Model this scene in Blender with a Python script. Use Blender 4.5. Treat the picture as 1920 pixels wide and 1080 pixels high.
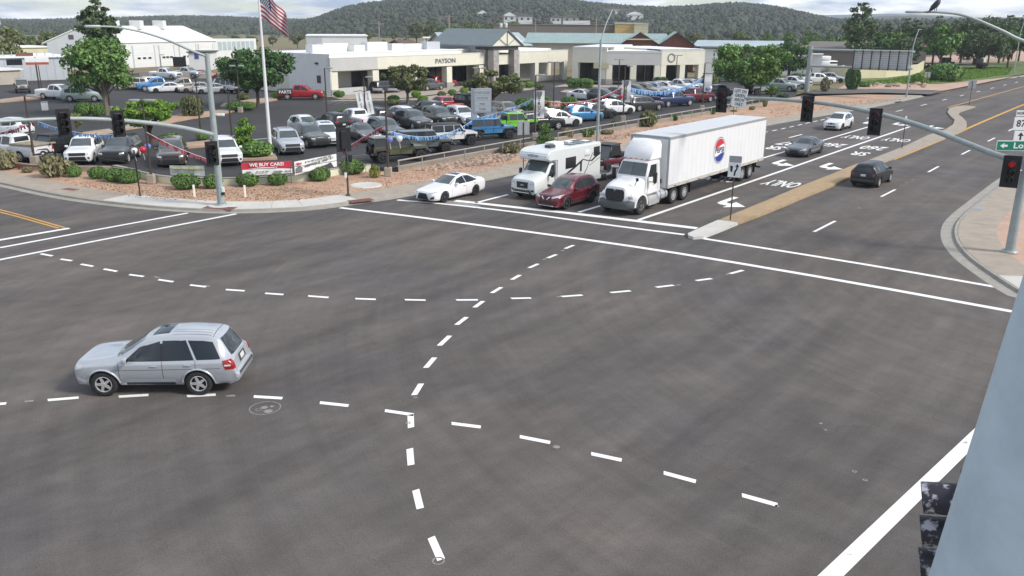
import bpy, bmesh, math, random
import numpy as np
from mathutils import Vector, Matrix
from mathutils.bvhtree import BVHTree
for o in list(bpy.data.objects): bpy.data.objects.remove(o)
S = bpy.context.scene
COL = S.collection
R = math.radians
PI = math.pi
# ------------------------------------------------------------------ camera
FPX, PITCH, ROLL, CAMH = 1608.04, R(17.276), R(-0.372), 10.433
_c, _s = math.cos(ROLL), math.sin(ROLL)
_R = Vector((1, 0, 0)); _U = Vector((0, math.sin(PITCH), math.cos(PITCH))); _F = Vector((0, math.cos(PITCH), -math.sin(PITCH)))
CR = _R * _c - _U * _s; CU = _R * _s + _U * _c
cam = bpy.data.cameras.new('camera'); camo = bpy.data.objects.new('camera', cam); COL.objects.link(camo)
camo.matrix_world = Matrix(((CR.x, CU.x, -_F.x, 0), (CR.y, CU.y, -_F.y, 0), (CR.z, CU.z, -_F.z, CAMH), (0, 0, 0, 1)))
cam.sensor_width = 36; cam.lens = 36 * FPX / 1920; cam.clip_start = 0.1; cam.clip_end = 9000
S.camera = camo
# ------------------------------------------------------------------ world, sun, exposure
SUN_EL, SUN_AZ = R(40), R(112)          # azimuth clockwise from +Y
W = bpy.data.worlds.new('World'); S.world = W; W.use_nodes = True
nt = W.node_tree; nt.nodes.clear()
def wn(t, **k):
    n = nt.nodes.new(t)
    for a, v in k.items(): setattr(n, a, v)
    return n
out = wn('ShaderNodeOutputWorld'); bg = wn('ShaderNodeBackground'); bg.inputs['Strength'].default_value = 0.1
sky = wn('ShaderNodeTexSky', sky_type='NISHITA', sun_disc=False, sun_elevation=SUN_EL, sun_rotation=SUN_AZ, altitude=1500, air_density=1.0, dust_density=1.5, ozone_density=1.2)
tc = wn('ShaderNodeTexCoord'); sep = wn('ShaderNodeSeparateXYZ'); nt.links.new(tc.outputs['Generated'], sep.inputs[0])
add = wn('ShaderNodeMath', operation='ADD'); add.inputs[1].default_value = 0.16; nt.links.new(sep.outputs[2], add.inputs[0])
mx = wn('ShaderNodeMath', operation='MAXIMUM'); mx.inputs[1].default_value = 0.05; nt.links.new(add.outputs[0], mx.inputs[0])
dv = wn('ShaderNodeVectorMath', operation='DIVIDE'); cmb = wn('ShaderNodeCombineXYZ')
for i in range(3): nt.links.new(mx.outputs[0], cmb.inputs[i])
nt.links.new(tc.outputs['Generated'], dv.inputs[0]); nt.links.new(cmb.outputs[0], dv.inputs[1])
n1 = wn('ShaderNodeTexNoise'); n1.inputs['Scale'].default_value = 1.5; n1.inputs['Detail'].default_value = 8; n1.inputs['Roughness'].default_value = .58; n1.inputs['Distortion'].default_value = .4
nt.links.new(dv.outputs[0], n1.inputs['Vector'])
rp = wn('ShaderNodeValToRGB'); rp.color_ramp.elements[0].position = .36; rp.color_ramp.elements[1].position = .56
nt.links.new(n1.outputs['Fac'], rp.inputs[0])
n2 = wn('ShaderNodeTexNoise'); n2.inputs['Scale'].default_value = 2.6; n2.inputs['Detail'].default_value = 6
nt.links.new(dv.outputs[0], n2.inputs['Vector'])
cr = wn('ShaderNodeValToRGB'); cr.color_ramp.elements[0].position = .40; cr.color_ramp.elements[1].position = .62
cr.color_ramp.elements[0].color = (3.1, 3.9, 5.2, 1); cr.color_ramp.elements[1].color = (9.0, 9.2, 9.5, 1)
nt.links.new(n2.outputs['Fac'], cr.inputs[0])
mixc = wn('ShaderNodeMix', data_type='RGBA'); nt.links.new(rp.outputs[0], mixc.inputs['Factor']); nt.links.new(sky.outputs[0], mixc.inputs['A']); nt.links.new(cr.outputs[0], mixc.inputs['B'])
nt.links.new(mixc.outputs['Result'], bg.inputs['Color']); nt.links.new(bg.outputs[0], out.inputs[0])
sun = bpy.data.lights.new('sun', 'SUN'); sun.energy = 2.3; sun.angle = R(14); sun.color = (1, .93, .84)
suno = bpy.data.objects.new('sun', sun); COL.objects.link(suno)
_sd = Vector((math.sin(SUN_AZ) * math.cos(SUN_EL), math.cos(SUN_AZ) * math.cos(SUN_EL), math.sin(SUN_EL)))
suno.rotation_euler = _sd.to_track_quat('Z', 'Y').to_euler(); suno.location = _sd * 100
S.view_settings.view_transform = 'Standard'; S.view_settings.look = 'None'; S.view_settings.gamma = 1; S.view_settings.exposure = 0.63
S.render.engine = 'CYCLES'; S.render.resolution_x = 1024; S.render.resolution_y = 576
# ------------------------------------------------------------------ helpers
def ray(px, py):
    return (CR * ((px - 960) / FPX) - CU * ((py - 540) / FPX) + _F)
def G(px, py, z=0.0):
    d = ray(px, py); t = (z - CAMH) / d.z
    return Vector((d.x * t, d.y * t, z))
def hz(px, py, base):
    """height at which the pixel row py is reached on the vertical through world point base"""
    d = ray(px, py); L = math.hypot(base.x, base.y); t = L / math.hypot(d.x, d.y)
    return CAMH + d.z * t
UA = R(52.2); U = Vector((math.cos(UA), math.sin(UA), 0)); N = Vector((math.sin(UA), -math.cos(UA), 0))   # along the main road / across it to the right
def lerp(a, b, t): return a + (b - a) * t
def tag(o, label=None, cat=None, group=None, kind=None):
    if label: o['label'] = label
    if cat: o['category'] = cat
    if group: o['group'] = group
    if kind: o['kind'] = kind
    return o
def empty(name, loc=(0, 0, 0), rz=0, label=None, cat=None, group=None):
    o = bpy.data.objects.new(name, None); COL.objects.link(o); o.location = loc; o.rotation_euler = (0, 0, rz)
    o.empty_display_size = .2
    return tag(o, label, cat, group)
def children(o): return CHILD.get(o.name, [])
CHILD = {}
def link(name, me, mats=None, parent=None, loc=None, rot=None):
    o = bpy.data.objects.new(name, me); COL.objects.link(o)
    if mats is not None:
        for m in (mats if isinstance(mats, (list, tuple)) else [mats]):
            if len(me.materials) < (len(mats) if isinstance(mats, (list, tuple)) else 1): me.materials.append(m)
    if parent is not None:
        o.parent = parent; CHILD.setdefault(parent.name, []).append(o)
    if loc is not None: o.location = loc
    if rot is not None: o.rotation_euler = rot
    return o
class MB:
    def __init__(s): s.v = []; s.f = []; s.m = []
    def add(s, vs, fs, mi=0, M=None):
        b = len(s.v)
        s.v += [tuple(M @ Vector(v)) if M is not None else tuple(v) for v in vs]
        for f in fs: s.f.append([b + i for i in f]); s.m.append(mi)
        return s
    def box(s, c, d, rz=0, mi=0, M=None):
        x, y, z = d[0] / 2, d[1] / 2, d[2] / 2
        T = Matrix.Translation(c) @ Matrix.Rotation(rz, 4, 'Z')
        if M is not None: T = M @ T
        vs = [(a * x, b * y, e * z) for e in (-1, 1) for b in (-1, 1) for a in (-1, 1)]
        return s.add(vs, [(0, 2, 3, 1), (4, 5, 7, 6), (0, 1, 5, 4), (2, 6, 7, 3), (0, 4, 6, 2), (1, 3, 7, 5)], mi, T)
    def cbox(s, c, d, b=.03, mi=0, M=None):
        """box with chamfered edges"""
        x, y, z = d[0] / 2, d[1] / 2, d[2] / 2; b = min(b, x * .9, y * .9, z * .9)
        bm = bmesh.new(); bmesh.ops.create_cube(bm, size=1)
        for v in bm.verts: v.co = Vector((v.co.x * d[0], v.co.y * d[1], v.co.z * d[2]))
        bmesh.ops.bevel(bm, geom=list(bm.edges), offset=b, segments=2, affect='EDGES', profile=.5)
        T = Matrix.Translation(c)
        if M is not None: T = M @ T
        bm.verts.index_update()
        s.add([v.co[:] for v in bm.verts], [[v.index for v in f.verts] for f in bm.faces], mi, T); bm.free(); return s
    def tube(s, pts, r, n=8, mi=0, cap=True, M=None):
        pts = [Vector(p) for p in pts]; k = len(pts); rs = r if isinstance(r, (list, tuple)) else [r] * k
        vs = []; fs = []; prev = None
        for i, p in enumerate(pts):
            t = (pts[min(i + 1, k - 1)] - pts[max(i - 1, 0)]).normalized()
            if prev is None:
                a = Vector((0, 0, 1)) if abs(t.z) < .9 else Vector((1, 0, 0))
                e1 = t.cross(a).normalized()
            else: e1 = (prev - t * prev.dot(t)).normalized()
            prev = e1; e2 = t.cross(e1)
            for j in range(n):
                q = 2 * PI * j / n; vs.append(tuple(p + (e1 * math.cos(q) + e2 * math.sin(q)) * rs[i]))
        for i in range(k - 1):
            for j in range(n):
                a = i * n + j; b = i * n + (j + 1) % n; fs.append((a, b, b + n, a + n))
        if cap: fs.append(tuple(range(n))[::-1]); fs.append(tuple(range((k - 1) * n, k * n)))
        return s.add(vs, fs, mi, M)
    def lathe(s, prof, n=24, axis='Z', mi=0, M=None, closed=False):
        """prof: list of (r, h)"""
        vs = []; fs = []; k = len(prof)
        for r, h in prof:
            for j in range(n):
                q = 2 * PI * j / n; a, b = r * math.cos(q), r * math.sin(q)
                vs.append((a, b, h) if axis == 'Z' else (a, h, b) if axis == 'Y' else (h, a, b))
        for i in range(k if closed else k - 1):
            for j in range(n):
                a = i * n + j; b = i * n + (j + 1) % n; i2 = (i + 1) % k
                fs.append((a, b, i2 * n + (j + 1) % n, i2 * n + j))
        return s.add(vs, fs, mi, M)
    def prism(s, poly, z0, z1, mi=0, M=None):
        n = len(poly)
        vs = [(p[0], p[1], z0) for p in poly] + [(p[0], p[1], z1) for p in poly]
        fs = [tuple(range(n))[::-1], tuple(range(n, 2 * n))] + [(i, (i + 1) % n, n + (i + 1) % n, n + i) for i in range(n)]
        return s.add(vs, fs, mi, M)
    def quad(s, a, b, c, d, mi=0): return s.add([a, b, c, d], [(0, 1, 2, 3)], mi)
    def mesh(s, name, smooth=None):
        me = bpy.data.meshes.new(name); me.from_pydata(s.v, [], s.f); me.update()
        me.polygons.foreach_set('material_index', s.m)
        bm = bmesh.new(); bm.from_mesh(me); bmesh.ops.recalc_face_normals(bm, faces=bm.faces); bm.to_mesh(me); bm.free()
        if smooth:
            me.polygons.foreach_set('use_smooth', [True] * len(me.polygons))
            try: me.set_sharp_from_angle(angle=R(smooth))
            except Exception: pass
        return me
    def build(s, name, mats, parent=None, smooth=None, loc=None, rot=None):
        return link(name, s.mesh(name, smooth), mats, parent, loc, rot)
def copy_tree(o, parent=None, swap=None):
    c = o.copy(); COL.objects.link(c); c.parent = parent
    if parent is not None: CHILD.setdefault(parent.name, []).append(c)
    if swap and c.type == 'MESH':
        for i, sl in enumerate(c.material_slots):
            if sl.material and sl.material.name in swap:
                nm = swap[sl.material.name]; sl.link = 'OBJECT'; sl.material = nm
    for ch in list(children(o)): copy_tree(ch, c, swap)
    return c
def flat(name, pts, z, mat, parent=None, kind=None, thick=None):
    """polygon sheet (concave allowed)"""
    bm = bmesh.new(); vs = [bm.verts.new((p[0], p[1], z)) for p in pts]
    f = bm.faces.new(vs); f.normal_update()
    if f.normal.z < 0: f.normal_flip()
    if thick:
        r = bmesh.ops.extrude_face_region(bm, geom=[f]); 
        for e in r['geom']:
            if isinstance(e, bmesh.types.BMVert): pass
        low = [v for v in vs]
        for v in low: v.co.z = z - thick
        bmesh.ops.recalc_face_normals(bm, faces=bm.faces)
    bmesh.ops.triangulate(bm, faces=[q for q in bm.faces if len(q.verts) > 4])
    me = bpy.data.meshes.new(name); bm.to_mesh(me); bm.free()
    o = link(name, me, mat, parent)
    if kind: o['kind'] = kind
    return o
def smoothline(pts, step=1.0, it=2):
    """resample + chaikin a 2D/3D polyline"""
    P = [Vector((p[0], p[1], 0)) for p in pts]
    for _ in range(it):
        Q = [P[0]]
        for a, b in zip(P[:-1], P[1:]): Q += [a.lerp(b, .25), a.lerp(b, .75)]
        P = Q + [P[-1]]
    return P
def offset(P, d):
    """offset polyline to its left by d"""
    O = []
    for i, p in enumerate(P):
        t = (P[min(i + 1, len(P) - 1)] - P[max(i - 1, 0)]).normalized(); O.append(p + Vector((-t.y, t.x, 0)) * d)
    return O
def strip_mesh(prof, P):
    """sweep a profile [(off,z),...] along polyline P"""
    mb = MB(); n = len(prof); rows = []
    for (d, z) in prof: rows.append([(q.x, q.y, z) for q in offset(P, d)])
    k = len(P)
    vs = [rows[j][i] for i in range(k) for j in range(n)]
    fs = [(i * n + j, i * n + j + 1, (i + 1) * n + j + 1, (i + 1) * n + j) for i in range(k - 1) for j in range(n - 1)]
    mb.add(vs, fs); return mb
# ------------------------------------------------------------------ materials
MATS = {}
def mat(name, col, rough=.6, metal=0, var=.0, vs=3.0, bump=0.0, bs=30.0, coat=0, emit=None, spec=.5, col2=None, island=0, detail=5):
    if name in MATS: return MATS[name]
    m = bpy.data.materials.new(name); m.use_nodes = True; t = m.node_tree; b = t.nodes['Principled BSDF']
    b.inputs['Base Color'].default_value = (*col, 1); b.inputs['Roughness'].default_value = rough; b.inputs['Metallic'].default_value = metal
    b.inputs['Specular IOR Level'].default_value = spec
    if coat: b.inputs['Coat Weight'].default_value = coat; b.inputs['Coat Roughness'].default_value = .06
    L = t.links.new
    if var or col2:
        tcn = t.nodes.new('ShaderNodeTexCoord'); nz = t.nodes.new('ShaderNodeTexNoise'); nz.inputs['Scale'].default_value = vs; nz.inputs['Detail'].default_value = detail; nz.inputs['Roughness'].default_value = .6
        L(tcn.outputs['Object'], nz.inputs['Vector'])
        rr = t.nodes.new('ShaderNodeValToRGB'); rr.color_ramp.elements[0].position = .3; rr.color_ramp.elements[1].position = .7
        c2 = col2 or tuple(min(1, c * (1 + var)) for c in col); c1 = col if col2 else tuple(c * (1 - var) for c in col)
        rr.color_ramp.elements[0].color = (*c1, 1); rr.color_ramp.elements[1].color = (*c2, 1)
        L(nz.outputs['Fac'], rr.inputs[0]); src = rr.outputs[0]
        if island:
            g = t.nodes.new('ShaderNodeNewGeometry'); hsv = t.nodes.new('ShaderNodeHueSaturation')
            mr = t.nodes.new('ShaderNodeMapRange'); mr.inputs[3].default_value = 1 - island; mr.inputs[4].default_value = 1 + island
            L(g.outputs['Random Per Island'], mr.inputs[0]); L(mr.outputs[0], hsv.inputs['Value']); L(src, hsv.inputs['Color']); src = hsv.outputs[0]
        L(src, b.inputs['Base Color'])
    if bump:
        tcn2 = t.nodes.new('ShaderNodeTexCoord'); nz2 = t.nodes.new('ShaderNodeTexNoise'); nz2.inputs['Scale'].default_value = bs; nz2.inputs['Detail'].default_value = 4
        L(tcn2.outputs['Object'], nz2.inputs['Vector']); bp = t.nodes.new('ShaderNodeBump'); bp.inputs['Strength'].default_value = bump; bp.inputs['Distance'].default_value = .02
        L(nz2.outputs['Fac'], bp.inputs['Height']); L(bp.outputs[0], b.inputs['Normal'])
    if emit: b.inputs['Emission Color'].default_value = (*emit[0], 1); b.inputs['Emission Strength'].default_value = emit[1]
    MATS[name] = m; return m
def asphalt(name, c1, c2, streak=.5, angle=52.2, speck=.25, rough=.85):
    """worn asphalt: broad patches, tyre-polished streaks along the driving direction, aggregate speckle"""
    m = bpy.data.materials.new(name); m.use_nodes = True; t = m.node_tree; b = t.nodes['Principled BSDF']; L = t.links.new
    b.inputs['Roughness'].default_value = rough; b.inputs['Specular IOR Level'].default_value = .35
    tcn = t.nodes.new('ShaderNodeTexCoord')
    def noise(scale, det, vec=None, rg=.6):
        n = t.nodes.new('ShaderNodeTexNoise'); n.inputs['Scale'].default_value = scale; n.inputs['Detail'].default_value = det; n.inputs['Roughness'].default_value = rg
        L(vec or tcn.outputs['Object'], n.inputs['Vector']); return n.outputs['Fac']
    def mapped(sx, sy, rz):
        mp = t.nodes.new('ShaderNodeMapping'); mp.vector_type = 'TEXTURE'; mp.inputs['Rotation'].default_value = (0, 0, R(rz)); mp.inputs['Scale'].default_value = (sx, sy, 1)
        L(tcn.outputs['Object'], mp.inputs['Vector']); return mp.outputs[0]
    def ramp(f, p0, p1, a=0., bb=1.):
        r = t.nodes.new('ShaderNodeMapRange'); r.inputs[1].default_value = p0; r.inputs[2].default_value = p1; r.inputs[3].default_value = a; r.inputs[4].default_value = bb; L(f, r.inputs[0]); return r.outputs[0]
    def mixf(f, A, B):
        mxn = t.nodes.new('ShaderNodeMix'); mxn.data_type = 'RGBA'
        L(f, mxn.inputs['Factor'])
        for nm, v in (('A', A), ('B', B)):
            if isinstance(v, tuple): mxn.inputs[nm].default_value = (*v, 1)
            else: L(v, mxn.inputs[nm])
        return mxn.outputs['Result']
    def mulv(c, f):
        mu = t.nodes.new('ShaderNodeMix'); mu.data_type = 'RGBA'; mu.blend_type = 'MULTIPLY'; mu.inputs['Factor'].default_value = 1; L(c, mu.inputs['A']); L(f, mu.inputs['B']); return mu.outputs['Result']
    c = mixf(ramp(noise(.09, 6), .38, .62), c1, c2)
    if streak:
        c = mulv(c, ramp(noise(.55, 4, mapped(14, 1.0, angle)), .3, .72, 1 - .34 * streak, 1 + .12 * streak))
        for cx, cy, k, am in ((-19., 49., 1.1, .11), (3., 12., .9, .07), (24., 33., 1.5, .13), (-4., 62., .8, .08)):
            sb = t.nodes.new('ShaderNodeVectorMath'); sb.operation = 'SUBTRACT'; sb.inputs[1].default_value = (cx, cy, 0); L(tcn.outputs['Object'], sb.inputs[0])
            ln = t.nodes.new('ShaderNodeVectorMath'); ln.operation = 'LENGTH'; L(sb.outputs[0], ln.inputs[0])
            nv = t.nodes.new('ShaderNodeVectorMath'); nv.operation = 'NORMALIZE'; L(sb.outputs[0], nv.inputs[0])
            cb = t.nodes.new('ShaderNodeCombineXYZ'); L(ln.outputs['Value'], cb.inputs[0])
            ad = t.nodes.new('ShaderNodeVectorMath'); ad.operation = 'MULTIPLY_ADD'; ad.inputs[1].default_value = (0, 1.6, 1.6); sw = t.nodes.new('ShaderNodeSeparateXYZ'); cw = t.nodes.new('ShaderNodeCombineXYZ'); L(nv.outputs[0], sw.inputs[0]); L(sw.outputs[0], cw.inputs[1]); L(sw.outputs[1], cw.inputs[2]); L(cw.outputs[0], ad.inputs[0]); L(cb.outputs[0], ad.inputs[2])
            c = mulv(c, ramp(noise(k, 5, ad.outputs[0], .65), .34, .66, 1 - am * streak, 1 + am * .6 * streak))
        # sealed cracks
        v = t.nodes.new('ShaderNodeTexVoronoi'); v.feature = 'DISTANCE_TO_EDGE'; v.inputs['Scale'].default_value = .11; 
        dn = t.nodes.new('ShaderNodeTexNoise'); dn.inputs['Scale'].default_value = .5; dn.inputs['Detail'].default_value = 5; L(tcn.outputs['Object'], dn.inputs['Vector'])
        ad = t.nodes.new('ShaderNodeVectorMath'); ad.operation = 'MULTIPLY_ADD'; ad.inputs[1].default_value = (5, 5, 0); L(dn.outputs['Color'], ad.inputs[0]); L(tcn.outputs['Object'], ad.inputs[2]); L(ad.outputs[0], v.inputs['Vector'])
        c = mulv(c, ramp(v.outputs['Distance'], .0, .004, .86, 1.0))
    c = mulv(c, ramp(noise(22, 3, None, .8), .3, .7, 1 - speck, 1 + speck))
    c = mulv(c, ramp(noise(1.3, 5), .35, .65, .94, 1.06))
    L(c, b.inputs['Base Color'])
    bp = t.nodes.new('ShaderNodeBump'); bp.inputs['Strength'].default_value = .25; bp.inputs['Distance'].default_value = .01; L(noise(60, 2), bp.inputs['Height']); L(bp.outputs[0], b.inputs['Normal'])
    MATS[name] = m; return m
M = {}
M['road'] = asphalt('asphalt_road', (.116, .107, .102), (.152, .132, .117), .95)
M['lot'] = asphalt('asphalt_lot', (.048, .048, .050), (.062, .061, .061), .55, 20)
M['drive'] = asphalt('asphalt_drive', (.12, .115, .11), (.15, .14, .13), .3, 10)
M['white_paint'] = mat('road_paint_white', (.30, .29, .28), .7, vs=3.5, col2=(.84, .84, .82), detail=12)
_r = MATS['road_paint_white'].node_tree.nodes['Color Ramp'].color_ramp; _r.elements[0].position = .27; _r.elements[1].position = .38
M['yellow_paint'] = mat('road_paint_yellow', (.62, .33, .06), .7, var=.18, vs=4)
M['worn_paint'] = mat('road_paint_worn', (.26, .25, .24), .8, var=.4, vs=9)
M['conc'] = mat('concrete', (.36, .31, .25), .85, var=.12, vs=1.2, bump=.1, bs=40)
M['conc_new'] = mat('concrete_pale', (.56, .545, .50), .85, var=.08, vs=1.0, bump=.1, bs=40)
M['conc_grey'] = mat('concrete_kerb', (.33, .31, .27), .85, var=.15, vs=2, bump=.1)
M['tan'] = mat('stamped_concrete_tan', (.38, .275, .16), .85, var=.14, vs=2.2, bump=.15)
M['gravel'] = mat('granite_gravel', (.38, .23, .15), .95, vs=.6, col2=(.52, .36, .255), bump=.6, bs=9, detail=12)
M['gravel_far'] = mat('granite_gravel_pink', (.42, .27, .20), .95, vs=.5, col2=(.53, .38, .29), bump=.6, bs=7, detail=12)
M['dirt'] = mat('dry_ground', (.20, .14, .09), .95, vs=.05, col2=(.17, .17, .07), detail=12)
M['grass'] = mat('grass', (.07, .12, .025), .9, vs=.8, col2=(.16, .19, .05), detail=8)
M['tactile'] = mat('tactile_brick', (.20, .085, .065), .85, var=.2, vs=8)
M['galv'] = mat('galvanised_steel', (.36, .40, .40), .5, .25, var=.08, vs=3)
M['galv_pole'] = mat('painted_steel_pole', (.52, .61, .66), .5, .1, var=.16, vs=3.5, bump=.06, bs=8)
M['mast'] = mat('galvanised_mast', (.33, .375, .37), .5, .15, var=.12, vs=2.5)
M['dark_steel'] = mat('bronze_steel', (.075, .06, .05), .5, .3, var=.15)
M['black'] = mat('black_plastic', (.018, .018, .02), .5)
M['rubber'] = mat('rubber', (.022, .022, .023), .85, var=.2, vs=20)
M['under'] = mat('underbody_black', (.012, .012, .013), .9)
M['glass'] = mat('car_glass', (.022, .027, .03), .06, spec=.7)
M['glass_l'] = mat('car_glass_clear', (.075, .092, .095), .06, spec=.75)
M['chrome'] = mat('chrome', (.62, .62, .62), .18, 1)
M['alloy'] = mat('alloy_wheel', (.66, .66, .66), .3, .55)
M['alloy_dark'] = mat('alloy_wheel_dark', (.09, .09, .095), .35, .7)
M['lamp'] = mat('headlamp', (.55, .57, .58), .08, .2, spec=.8)
M['tail'] = mat('tail_lamp', (.32, .012, .015), .12, spec=.7)
M['amber'] = mat('amber_lamp', (.5, .17, .02), .15)
M['plate'] = mat('number_plate', (.62, .64, .60), .5)
M['plastic_grey'] = mat('grey_plastic', (.055, .058, .062), .6)
M['text_black'] = mat('lettering_black', (.02, .02, .022), .7)
M['text_white'] = mat('lettering_white', (.8, .8, .8), .6)
M['text_grey'] = mat('lettering_grey', (.16, .17, .19), .6)
M['text_yellow'] = mat('lettering_yellow', (.70, .62, .22), .6)
M['text_red'] = mat('lettering_red', (.42, .02, .04), .6)
M['sign_white'] = mat('sign_white', (.78, .79, .78), .5, var=.05)
M['sign_green'] = mat('sign_green', (.0, .20, .12), .45, var=.05)
M['sign_back'] = mat('sign_aluminium', (.38, .39, .40), .45, .4, var=.1)
M['white_post'] = mat('white_post', (.78, .74, .66), .6, var=.06)
def paint(name, c, metal=.0, rough=.32, coat=.8):
    return mat('paint_' + name, c, rough, metal, coat=coat, var=.03, vs=2)
P = {k: paint(k, *v) for k, v in {
    'base': ((.5, .5, .5),), 'silver': ((.47, .495, .525), .3, .32), 'white': ((.76, .77, .78),), 'pearl': ((.80, .80, .80),), 'black': ((.012, .012, .014), 0, .42, .3),
    'charcoal': ((.045, .047, .05), .3), 'grey': ((.11, .115, .12), .3), 'gunmetal': ((.085, .095, .10), .3), 'greengrey': ((.065, .078, .07), .2), 'maroon': ((.135, .012, .022), .25),
    'red': ((.38, .02, .025),), 'blue': ((.05, .22, .46), .2), 'skyblue': ((.07, .25, .52), .2), 'navy': ((.015, .035, .10), .2), 'olive': ((.085, .092, .05),), 'anvil': ((.085, .105, .115),),
    'green': ((.17, .56, .03),), 'tan': ((.30, .275, .23), .3), 'beige': ((.45, .42, .36), .3), 'palegreen': ((.34, .40, .35), .2), 'brown': ((.10, .075, .065), .3)}.items()}
def text_mesh(body, size=1.0, extr=0.004, bold=.0, align='CENTER', name='lettering'):
    cu = bpy.data.curves.new('txt', 'FONT'); cu.body = body; cu.size = size; cu.extrude = extr; cu.align_x = align; cu.align_y = 'CENTER'; cu.offset = bold * size; cu.resolution_u = 2
    ob = bpy.data.objects.new('txt', cu); COL.objects.link(ob)
    dg = bpy.context.evaluated_depsgraph_get(); me = bpy.data.meshes.new_from_object(ob.evaluated_get(dg)); me.name = name
    bpy.data.objects.remove(ob); return me
def frame_mat(o, xax, yax, origin):
    z = xax.cross(yax).normalized(); x = xax.normalized(); y = z.cross(x)
    return Matrix(((x.x, y.x, z.x, origin[0]), (x.y, y.y, z.y, origin[1]), (x.z, y.z, z.z, origin[2]), (0, 0, 0, 1)))
# ================================================================== SETTING
ZG, ZL = .13, .40                # gravel / car-lot levels
gnd = flat('ground', [(-3000, -400), (3000, -400), (3000, 3000), (-3000, 3000)], -.08, M['dirt'], kind='structure')
road = flat('road', [(-150, -45), (150, -45), (260, 120), (260, 330), (150, 330), (-150, 110)], 0, M['road'], kind='structure')
# --- far kerb, from the left leg round the corner and along the main road
Kpx = [(-60, 338), (0, 350), (60, 364), (125, 376), (200, 386), (270, 393), (340, 398), (415, 401), (500, 399.5), (585, 395), (640, 388), (690, 380.5), (745, 373), (905, 341), (1150, 289), (1440, 235.5), (1540, 218), (1653, 199.5), (1760, 175), (1915, 143)]
Kw = [G(*p) for p in Kpx]
d0 = (Kw[0] - Kw[1]).normalized(); Kw = [Kw[0] + d0 * 60] + Kw
d1 = Vector((math.cos(R(46)), math.sin(R(46)), 0)); Kw = Kw + [Kw[-1] + d1 * 60, Kw[-1] + d1 * 140]
KL = smoothline(Kw)
def kerb(name, P_, side=1, gut=.45, kw=.16, h=.13, m='conc_grey'):
    mb = strip_mesh([(0, .006), (gut * side, .016), ((gut + .02) * side, h), ((gut + kw) * side, h + .004), ((gut + kw) * side, -.02)], P_)
    o = mb.build(name, M[m]); o['kind'] = 'structure'; return o
kerb_n = kerb('kerb', KL)
def slabs(name, P_, o0, o1, z, L=1.6, matf=None, parent=None, s0=0):
    """pavement slabs between two offsets with recessed joints"""
    A = offset(P_, o0); B = offset(P_, o1); acc = 0; segs = []; i0 = 0
    # arc-length resample
    def resample(Q):
        ln = [0]
        for a, b in zip(Q[:-1], Q[1:]): ln.append(ln[-1] + (b - a).length)
        return ln
    lnM = resample(P_); tot = lnM[-1]
    def at(Q, s):
        for i in range(len(lnM) - 1):
            if lnM[i + 1] >= s: return Q[i].lerp(Q[i + 1], (s - lnM[i]) / max(1e-6, lnM[i + 1] - lnM[i]))
        return Q[-1]
    s = s0; n = 0; out = []
    while s < tot - .2:
        e = min(s + L, tot); g = .012
        p = [at(A, s + g), at(A, e - g), at(B, e - g), at(B, s + g)]
        yield [q for q in p], (at(A, (s + e) / 2) + at(B, (s + e) / 2)) / 2
        s = e
sw_base = strip_mesh([(.6, ZG - .03), (2.75, ZG - .03)], KL).build('pavement', M['conc_grey']); sw_base['kind'] = 'structure'
near = 0
for quad_, c in slabs('slab', KL, .63, 2.75, ZG, 1.9):
    if c.y > 175: continue
    r_ = ray_px = None
    mb = MB(); mb.add([(q.x, q.y, ZG) for q in quad_] + [(q.x, q.y, ZG - .06) for q in quad_], [(0, 1, 2, 3), (0, 4, 5, 1), (1, 5, 6, 2), (2, 6, 7, 3), (3, 7, 4, 0)])
    newc = (-23.5 < c.x < -10.6) and c.y < 54
    mb.build('slab', M['conc_new'] if newc else M['conc'], sw_base)
    near += 1
# corner ramp apron behind the slabs and tactile strips
for (a, b) in (((384, 388), (440, 391)), ((655, 378), (698, 373))):
    A_, B_ = G(*a, .14), G(*b, .14); d = (B_ - A_).normalized(); n_ = Vector((-d.y, d.x, 0))
    w_ = .38; rows = 2; cols = 7
    L_ = (B_ - A_).length / cols
    for i in range(cols):
        for j in range(rows):
            c = A_ + d * (L_ * (i + .5)) + n_ * (w_ * (j - .5))
            MB().box((c.x, c.y, ZG + .006), (L_ - .02, w_ - .02, .016), math.atan2(d.y, d.x)).build('paver', M['tactile'], sw_base)
# --- car-lot edge (retaining wall, then railing line)
Epx = [(-90, 303), (0, 311), (60, 318), (130, 321), (215, 322), (262, 333), (300, 342), (340, 346.5), (400, 347), (460, 346), (520, 343), (575, 338), (640, 326.5), (695, 320), (745, 322), (850, 302), (1000, 274), (1120, 252), (1250, 228), (1350, 211), (1440, 195), (1500, 186)]
Ew = [G(*p, ZG) for p in Epx]
KB = offset(KL, 2.7)
iend = min(range(len(KB)), key=lambda i: (KB[i] - G(1745, 176, ZG)).length)
gpts = [Vector((Ew[0].x - 40, Ew[0].y + 4, 0))] + Ew + [G(1530, 180, ZG), G(1600, 176.5, ZG), G(1740, 178.5, ZG)]
istart = 0
gp = gpts + [KB[i] for i in range(iend, istart, -1)]
gravel = flat('gravel_bed', gp, ZG - .012, M['gravel'], kind='structure')
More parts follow.
